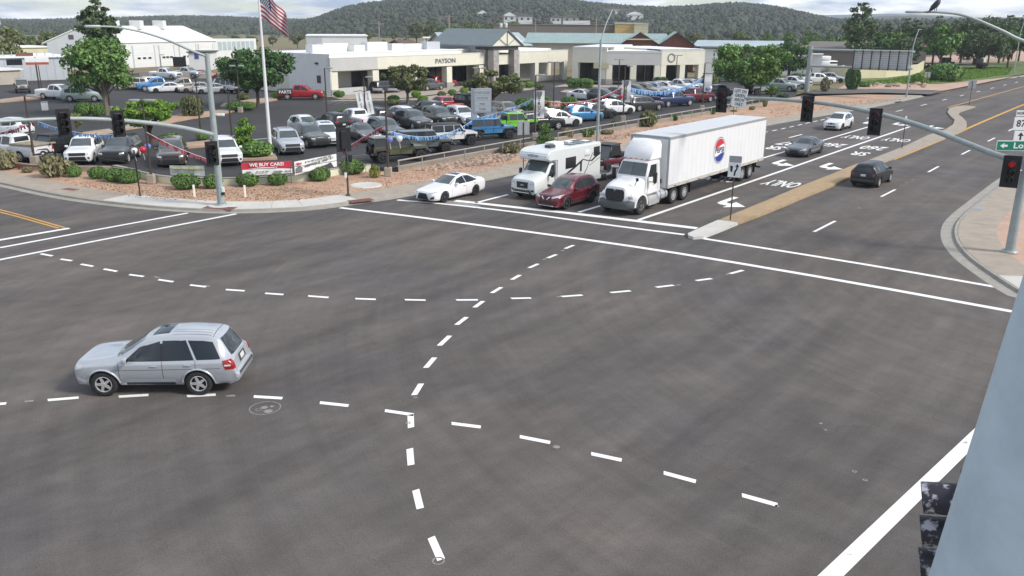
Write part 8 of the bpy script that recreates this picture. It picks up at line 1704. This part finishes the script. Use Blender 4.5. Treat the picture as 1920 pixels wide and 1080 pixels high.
def cloth_patch(u0, u1, v0, v1, m, nm, nu=10, nv=1, off=0):
    mb = MB(); g = [cloth(lerp(u0, u1, i / nu), lerp(v0, v1, j / nv)) for j in range(nv + 1) for i in range(nu + 1)]; g = [(x, y + off, z) for x, y, z in g]; mb.add(g, [(j * (nu + 1) + i, j * (nu + 1) + i + 1, (j + 1) * (nu + 1) + i + 1, (j + 1) * (nu + 1) + i) for j in range(nv) for i in range(nu)]); return mb.build(nm, m, fl, 80)
FR, FWH, FBL = mat('flag_red', (.36, .02, .04), .8), mat('flag_white', (.66, .66, .66), .8), mat('flag_blue', (.015, .02, .10), .8)
for i in range(13): cloth_patch(0 if i > 6 else .4, 1, i / 13, (i + 1) / 13, FR if i % 2 == 0 else FWH, 'stripe', 24)
can = cloth_patch(0, .4, 0, 7 / 13, FBL, 'canton', 12, 4); sm = MB()
for j in range(9):
    for i in range(6 if j % 2 == 0 else 5):
        c = Vector(cloth((i + .7 + .5 * (j % 2)) / 6.6 * .39, (j + .8) / 9.6 * 7 / 13))
        for sg in (-.02, .02): sm.add([tuple(c + Vector((math.cos(a * PI / 5 + PI / 2) * (.075 if a % 2 == 0 else .03), sg, math.sin(a * PI / 5 + PI / 2) * (.075 if a % 2 == 0 else .03)))) for a in range(10)], [tuple(range(10))])
sm.build('stars', FWH, can)
# ---- dealer pylon
pb_ = G(897, 262, ZL); py_ = empty('pylon_sign', (pb_.x, pb_.y, ZL), 0, 'tall grey pylon sign with four name panels on a single post', 'sign'); zt = hz(905, 166, pb_) - ZL; zb = hz(905, 212, pb_) - ZL
fa = math.atan2(-pb_.y, -pb_.x) + PI / 2 + R(6); py_.rotation_euler = (0, 0, fa); PGM = mat('pylon_grey', (.33, .36, .40), .45, .2, var=.04)
MB().cbox((-.36, .1, zt / 2), (.52, .34, zt), .03).build('post', PGM, py_); MB().cbox((.35, .1, (zt + zb) / 2), (1.62, .42, zt - zb), .04).build('cabinet', PGM, py_); MB().box((1.18, .1, (zt + zb) / 2), (.06, .36, zt - zb - .1)).build('edge_light', M['black'], py_)
for i, w in enumerate(('CHRYSLER', 'DODGE', 'Jeep', 'RAM')):
    zc = lerp(zt - .35, zb + .35, i / 3); MB().cbox((.36, -.118, zc), (1.36, .02, (zt - zb) / 4 - .1), .01).build('name_panel', mat('pylon_panel', (.40, .44, .48), .4, .2), py_); me = text_mesh(w, .28, .002, .015); me.transform(axes((1, 0, 0), (0, 0, 1), (.36, -.133, zc))); link('lettering', me, M['text_grey'], py_)
# ---- vertical banners
def vbanner(px, yt, yb, bpx, bpy, w, lab, lines, m='sign_white', emblem=None, z=ZL, tcol='text_black', side=1, tilt=0):
    b = G(bpx, bpy, z); z1, z0 = hz(px, yt, b), hz(px, yb, b); d = ray(px, (yt + yb) / 2); t_ = math.hypot(b.x, b.y) / math.hypot(d.x, d.y); c = Vector((d.x * t_, d.y * t_, (z0 + z1) / 2)); f = math.atan2(-c.y, -c.x)
    t = empty('banner', c, f + PI / 2, lab, 'banner'); t.rotation_euler[1] = tilt; h = z1 - z0; mb = MB(); n = 8
    for i in range(n + 1): pass
    g = [(x, .05 * math.sin(j * 1.1 + x), lerp(-h / 2, h / 2, j / n)) for j in range(n + 1) for x in (-w / 2, 0, w / 2)]; mb.add(g, [(j * 3 + i, j * 3 + i + 1, (j + 1) * 3 + i + 1, (j + 1) * 3 + i) for j in range(n) for i in range(2)]); mb.build('cloth', M[m], t, 80)
    for s_ in (1, -1): MB().tube([(-w / 2 - .2, .02, s_ * h / 2), (w / 2 + .05, .02, s_ * h / 2)], .025, 6).build('arm', M['black'], t)
    n_ = len(lines)
    for i, ch in enumerate(lines):
        zc = h / 2 - h * (.30 if emblem else .09) - (i + .3) * (h * (.66 if emblem else .86) / n_)
        if ch != ' ': me = text_mesh(ch, h * (.66 if emblem else .86) / n_ * 1.15, .001, .03); me.transform(axes((1, 0, 0), (0, 0, 1), (0, -.075, zc))); link('lettering', me, M[tcol], t)
    if emblem:
        e_ = MB(); k = w * .28; e_.add([(x * k, -.075, h / 2 - h * .15 + zz * k) for x, zz in ((-.9, 1), (.9, 1), (.95, .1), (.4, -1.1), (-.4, -1.1), (-.95, .1))], [tuple(range(6))]); e_.build('emblem', M['text_grey'], t)
    return t
vbanner(676, 170, 213, 686, 240, .62, 'left one of the twin white vertical banners', 'USED CARS', tilt=R(-9)); vbanner(692, 170, 215, 686, 240, .62, 'right one of the twin white vertical banners', 'USED TRUCKS', tilt=R(-9))
vbanner(1011, 169, 222, 1003, 262, .92, 'white vertical banner with a shield emblem next to the pylon sign', 'TRUCK', emblem=1); vbanner(1174, 150, 192, 1168, 228, .95, 'white vertical banner reading JEEP behind the trailer roof', 'JEEP', emblem=1); vbanner(1327, 138, 172, 1316, 207, .95, 'white vertical banner with dark upright stripes', '', m='sign_white')
b = G(1324, 207, ZL)
# ---- banners on the retaining wall railing
def hbanner(lab, px0, px1, yt, yb, yb_ground, face_m, parts, sag=0, skew=0):
    a, b = G(px0, yb_ground[0], ZL), G(px1, yb_ground[1], ZL); d = (b - a); L = d.length; d /= L; z1 = hz(px0, yt, a); z0 = hz(px0, yb, a); c = a.lerp(b, .5)
    t = empty('banner', (c.x, c.y, z0), math.atan2(d.y, d.x), lab, 'banner'); h = z1 - z0; n = 14; mb = MB(); out = Vector((0, -.12, 0))
    def pt(u, v): return ((u - .5) * L, -.12 + .03 * math.sin(u * 15), v * h + skew * u * h - sag * math.sin(PI * min(1, u * 1.15)) * (1 - v) * h * .0 + (sag * (u ** 1.5) * (1 - v) * h if u < .86 else 0))
    mb.add([pt(i / n, j / 6) for j in range(7) for i in range(n + 1)], [(j * (n + 1) + i, j * (n + 1) + i + 1, (j + 1) * (n + 1) + i + 1, (j + 1) * (n + 1) + i) for j in range(6) for i in range(n)]); mb.build('cloth', face_m, t, 80); return t, L, h, pt
t, L, h, pt = hbanner('red and white banner reading WE BUY CARS', 455, 549, 305, 329, (341.5, 337), M['sign_white'], None)
rd = MB(); n = 20; cv = lambda u: .50 + .09 * math.sin((u - .1) * 5.2)
vs = []; 
for i in range(n + 1): u = i / n; x, y, z = pt(u, cv(u)); x2, y2, z2 = pt(u, 1.0); vs += [(x, y - .012, z), (x2, y2 - .012, z2)]
rd.add(vs, [(2 * i, 2 * i + 2, 2 * i + 3, 2 * i + 1) for i in range(n)]); rd.build('red_field', mat('banner_red', (.50, .025, .055), .6), t)
def btext(t, body, size, x, z, m, w=None, bold=.03, y=-.185, rot=0):
    me = text_mesh(body, size, .001, bold)
    if w: xs = [v.co.x for v in me.vertices]; kk = w / (max(xs) - min(xs)); me.transform(Matrix.Diagonal((kk, 1, 1, 1)))
    me.transform(axes((math.cos(rot), 0, math.sin(rot)), (-math.sin(rot), 0, math.cos(rot)), (x, y, z))); link('lettering', me, M[m], t)
def print_row(t, x0, x1, z, h, m, rot=0, y=-.185, seed=1):
    # a row of print too small to read in the photograph
    rg = random.Random(seed); mb = MB(); x = 0
    while x < x1 - x0:
        w = h * rg.uniform(.3, .8); cx = x + w / 2
        if rg.random() < .85: mb.box((x0 + cx * math.cos(rot), y, z + cx * math.sin(rot) + rg.uniform(-.06, .06) * h), (w * .8, .002, h * rg.uniform(.45, .95)))
        x += w
    mb.build('small_print', M[m], t)
btext(t, 'WE BUY CARS!', h * .36, 0, h * .80, 'text_white', L * .68); print_row(t, -L * .2, L * .2, h * .575, h * .07, 'text_white'); print_row(t, -L * .24, L * .03, h * .28, h * .11, 'text_grey', seed=2); print_row(t, -L * .24, 0, h * .15, h * .08, 'text_grey', seed=3); print_row(t, L * .12, L * .46, h * .22, h * .17, 'text_grey', seed=4)
MB().cbox((-L * .37, -.17, h * .24), (L * .1, .01, h * .14), .004).build('emblem', M['text_grey'], t)
t, L, h, pt = hbanner('drooping white banner with dark lettering beside the red one', 552, 631, 303, 328, (337, 326), M['sign_white'], None, sag=.55, skew=.22)
print_row(t, -L * .26, L * .36, h * .88, h * .15, 'text_grey', R(6), seed=5); print_row(t, -L * .28, L * .40, h * .58, h * .24, 'text_grey', R(9), seed=6); MB().add([(-L * .48, -.16, h * .15), (-L * .34, -.16, h * .2), (-L * .32, -.16, h * .5), (-L * .40, -.16, h * .68), (-L * .48, -.16, h * .5)], [(0, 1, 2, 3, 4)]).build('figure_print', M['text_grey'], t); print_row(t, -L * .47, -L * .36, h * .84, h * .26, 'text_red', seed=7)
t, L, h, pt = hbanner('pale banner with yellow lettering reading FREE LIVE MUSIC', 323, 387, 309.5, 332, (343.5, 344), mat('banner_pale', (.26, .28, .24), .6, vs=1.5, col2=(.50, .56, .58)), None); btext(t, 'FREE LIVE MUSIC', h * .34, 0, h * .76, 'text_yellow', L * .82); print_row(t, -L * .36, L * .36, h * .30, h * .10, 'text_white', seed=8)
# ---- balloons and pennant strings
BAL = {'white': mat('balloon_white', (.74, .74, .76), .3), 'red': mat('balloon_red', (.55, .02, .04), .3), 'blue': mat('balloon_blue', (.16, .20, .50), .3)}
def balloon(px, py, D_px, col, lab, r=.22):
    b = G(*D_px, ZL); z_ = hz(px, py, b); d = ray(px, py); t_ = math.hypot(b.x, b.y) / math.hypot(d.x, d.y); t = empty('balloon', (d.x * t_, d.y * t_, z_), 0, lab, 'balloon'); MB().lathe([(.001, -r * 1.15), (r * .35, -r * .95), (r * .8, -r * .45), (r, .1 * r), (r * .85, r * .6), (r * .45, r * .92), (.001, r)], 16).build('skin', BAL[col], t, 70); MB().tube([(0, 0, -r * 1.12), (0, 0, -r * 1.3), (.05, .02, -r * 3)], .012, 4).build('string', M['text_white'], t)
for a in ((252, 283, (258, 330), 'white', 'white balloon left of the red balloon'), (268, 281, (275, 330), 'red', 'red balloon at the left lamp post'), (277, 275, (280, 325), 'blue', 'blue balloon just behind the red balloon'), (731, 262, (728, 326), 'blue', 'blue balloon on the lamp post above the olive car'), (749, 260, (735, 326), 'white', 'white balloon above the olive car'), (1023, 205, (1003, 262), 'white', 'white balloon beside the shield banner'), (1184, 182, (1168, 228), 'white', 'white balloon beside the vertical banner behind the trailer'), (1164, 181, (1168, 228), 'red', 'dark red balloon left of the same vertical banner'), (1332, 165, (1316, 207), 'white', 'white balloon at the striped banner'), (1326, 167, (1316, 207), 'blue', 'blue balloon at the striped banner')): balloon(*a)
def pennants(p0, p1, sag, col, lab, n=40, size=.27):
    """p = (px,py, ground px, ground py)"""
    E_ = []
    for px, py, gx, gy in (p0, p1): b = G(gx, gy, ZL); d = ray(px, py); t_ = math.hypot(b.x, b.y) / math.hypot(d.x, d.y); E_.append(Vector((d.x * t_, d.y * t_, CAMH + d.z * t_)))
    t = empty('pennant_string', E_[0], 0, lab, 'pennants'); L = E_[1] - E_[0]; Q = [L * (i / n) - Vector((0, 0, sag * 4 * (i / n) * (1 - i / n))) for i in range(n + 1)]; MB().tube(Q, .012, 4).build('cord', M['text_white'], t); mb = MB(); rg = random.Random(len(lab))
    m_ = int(L.length / .22)
    for i in range(m_):
        f = (i + .5) / m_; c = L * f - Vector((0, 0, sag * 4 * f * (1 - f))); d = L.normalized() * .10; w_ = Vector((rg.uniform(-.12, .12), rg.uniform(-.12, .12), -size * rg.uniform(.7, 1.1))); mb.add([tuple(c - d), tuple(c + d), tuple(c + d * .7 + w_), tuple(c - d * .7 + w_)], [(0, 1, 2, 3)])
    o = mb.build('pennants', col, t); o['kind'] = 'stuff'
PB, PR = mat('pennant_blue', (.10, .26, .55), .5, island=.3, col2=(.16, .36, .66)), mat('pennant_red', (.20, .015, .03), .6, island=.3, col2=(.30, .04, .06))
pennants((70, 227, 66, 308), (215, 252, 285, 330), .3, PB, 'blue pennant string behind the left mast signals'); pennants((0, 248, 0, 300), (62, 228, 66, 308), .1, PR, 'short red pennant string at the far left'); pennants((275, 248, 285, 340), (402, 302, 415, 335), .15, PR, 'dark red pennant string running down to the signal pole'); pennants((640, 283, 650, 322), (716, 236, 728, 326), .0, PR, 'red pennant string between pedestal signal and lamp post', size=.3); pennants((730, 245, 728, 326), (890, 222, 897, 262), .9, PB, 'blue pennant string across the second row of cars'); pennants((893, 221, 897, 262), (1000, 185, 1003, 262), .2, PB, 'blue pennant string from pylon sign to shield banner'); pennants((1018, 188, 1003, 262), (1166, 163, 1168, 228), .75, PR, 'red pennant string between the shield banner and the next banner', size=.25); pennants((1178, 163, 1168, 228), (1318, 146, 1316, 207), .9, PB, 'thick blue pennant string over the rear rows', size=.5); pennants((1430, 136, 1425, 181), (1460, 142, 1450, 178), .1, M['text_white'], 'short white pennant string beside the big round tree', size=.3)
# ---- utility poles and wires
WP_ = mat('utility_pole', (.30, .26, .22), .9, var=.2)
UPS = []
for px, yb, yt, D_, lab in ((713, 92, 40, 230, 'wooden utility pole behind the showroom roof'), (843, 74, 27, 250, 'wooden utility pole left of the hill trees'), (944, 62, 28, 265, 'wooden utility pole with two transformer cans'), (1003, 56, 33, 280, 'wooden utility pole over the warehouse roof'), (1115, 64, 33, 262, 'wooden utility pole right of the warehouse units')):
    p = at_dist(px, D_, ZL); zt = hz(px, yt, p); t = empty('utility_pole', p, 0, lab, 'utility pole'); MB().tube([(0, 0, 0), (0, 0, zt - ZL)], [.22, .15], 8).build('pole', WP_, t); MB().box((0, 0, zt - ZL - .5), (2.6, .14, .14)).build('crossarm', WP_, t); UPS.append(Vector((p.x, p.y, zt)))
    if 'transformer' in lab:
        for sg in (1, -1): MB().lathe([(.001, 1.3), (.36, 1.25), (.4, 1.1), (.4, .1), (.3, 0), (.001, 0)], 12, M=Matrix.Translation((sg * .75, -.1, zt - ZL - 3.6))).build('transformer', M['sign_white'], t, 50)
for dz, hn in ((-.1, 'top'), (-1.1, 'middle'), (-1.8, 'lowest')):
    for i, (a, b) in enumerate([(at_dist(560, 225, 0) + Vector((0, 0, UPS[0].z)), UPS[0])] + list(zip(UPS[:-1], UPS[1:])) + [(UPS[-1], at_dist(1300, 270, 0) + Vector((0, 0, UPS[-1].z - 1)))]):
        w = empty('power_line', a + Vector((0, 0, dz)), 0, hn + ' power line in the ' + ORD[i] + ' span from the left', 'wire', 'power lines between the utility poles'); L = b - a; MB().tube([L * (j / 8) - Vector((0, 0, .8 * 4 * (j / 8) * (1 - j / 8))) for j in range(9)], .035, 4).build('cable', M['plastic_grey'], w)
# ---- pole sign by the grey shed, radio mast on the ridge
b = G(75, 172, ZL); t = empty('pole_sign', (b.x, b.y, ZL), math.atan2(-b.y, -b.x) + PI / 2, 'white and red sign board on a pole by the grey shed', 'sign'); z1, z0 = hz(75, 107, b) - ZL, hz(75, 121, b) - ZL; MB().tube([(0, .1, 0), (0, .1, z1)], .1, 8).build('post', M['dark_steel'], t); MB().cbox((.2, 0, (z1 * .62 + z0 * .38)), (3.0, .2, (z1 - z0) * .6), .03).build('white_panel', M['sign_white'], t); MB().cbox((.2, 0, z0 + (z1 - z0) * .14), (2.9, .18, (z1 - z0) * .3), .03).build('red_panel', mat('sign_red', (.45, .08, .03), .5), t)
p = at_dist(12, 900, 5); zt = hz(11, 20, p); t = empty('radio_mast', (p.x, p.y, 5), 0, 'thin lattice radio mast on the left skyline', 'mast'); MB().tube([(0, 0, 0), (0, 0, zt - 5)], [1.0, .35], 4).build('lattice', M['sign_back'], t); MB().tube([(0, 0, zt - 5), (0, 0, zt - 2)], .12, 4).build('antenna', M['sign_back'], t)
# ---- dark flat-bed trucks under the big pine, white box sign, chain fence of the left yard
for px, py, a, lab in ((1752, 128, 15, 'dark flat-bed truck left of the leaning pine trunk'), (1808, 130, -5, 'black low trailer truck right of the leaning pine trunk')):
    p = G(px, py, .3); t = empty('flatbed_truck', (p.x, p.y, .32), R(a), lab, 'truck'); MB().cbox((-1.5, 0, 1.1), (7.5, 2.2, .25), .04).build('deck', P['black'], t); MB().cbox((2.8, 0, 1.7), (1.8, 2.1, 1.6), .25).build('cab', P['black'], t, 40); MB().cbox((3.2, 0, 2.05), (1.05, 2.0, .6), .15).build('cab_windows', M['glass_l'], t, 40); MB().cbox((4.2, 0, 1.15), (1.3, 1.9, .75), .15).build('hood', P['black'], t, 40)
    for x in (3.9, -2.6, -3.8):
        for sg in (1, -1): wheel(t, x, sg * .95, .48, .3, 'alloy_dark', 6)
b = G(1844, 117, .3); t = empty('box_sign', (b.x, b.y, .3), .3, 'small white upright cabinet beyond the pines', 'cabinet'); MB().cbox((0, 0, 1.3), (1.1, .5, 2.6), .05).build('cabinet', M['sign_white'], t); MB().cbox((0, 0, .05), (1.4, .8, .1), .02).build('plinth', M['conc'], t)
wall_px('tan earth bank wall in front of the workshop yard', [(262, 146), (330, 147), (392, 147)], 1.1, 'stucco_tan', 'yard_wall', .3, ZL)
p = G(85, 207, ZL); t = empty('waste_box', (p.x, p.y, ZL), .3, 'small pale box standing alone in the open left lot', 'box'); MB().cbox((0, 0, .45), (.6, .6, .9), .04).build('body', M['sign_white'], t); MB().cbox((0, 0, .93), (.66, .66, .08), .02).build('lid', M['sign_back'], t)

# ------------------------------------------------------------------ summer haze
hv = bpy.data.materials.new('haze'); hv.use_nodes = True; t_ = hv.node_tree; t_.nodes.clear(); vo = t_.nodes.new('ShaderNodeVolumePrincipled'); vo.inputs['Color'].default_value = (.86, .92, 1, 1); vo.inputs['Density'].default_value = .00020; vo.inputs['Anisotropy'].default_value = .2
oo = t_.nodes.new('ShaderNodeOutputMaterial'); t_.links.new(vo.outputs[0], oo.inputs['Volume'])
hz_o = MB().box((0, 1300, 28), (6200, 3600, 64)).build('haze', hv); tag(hz_o, 'thin pale summer haze over the whole valley', 'haze', kind='stuff')
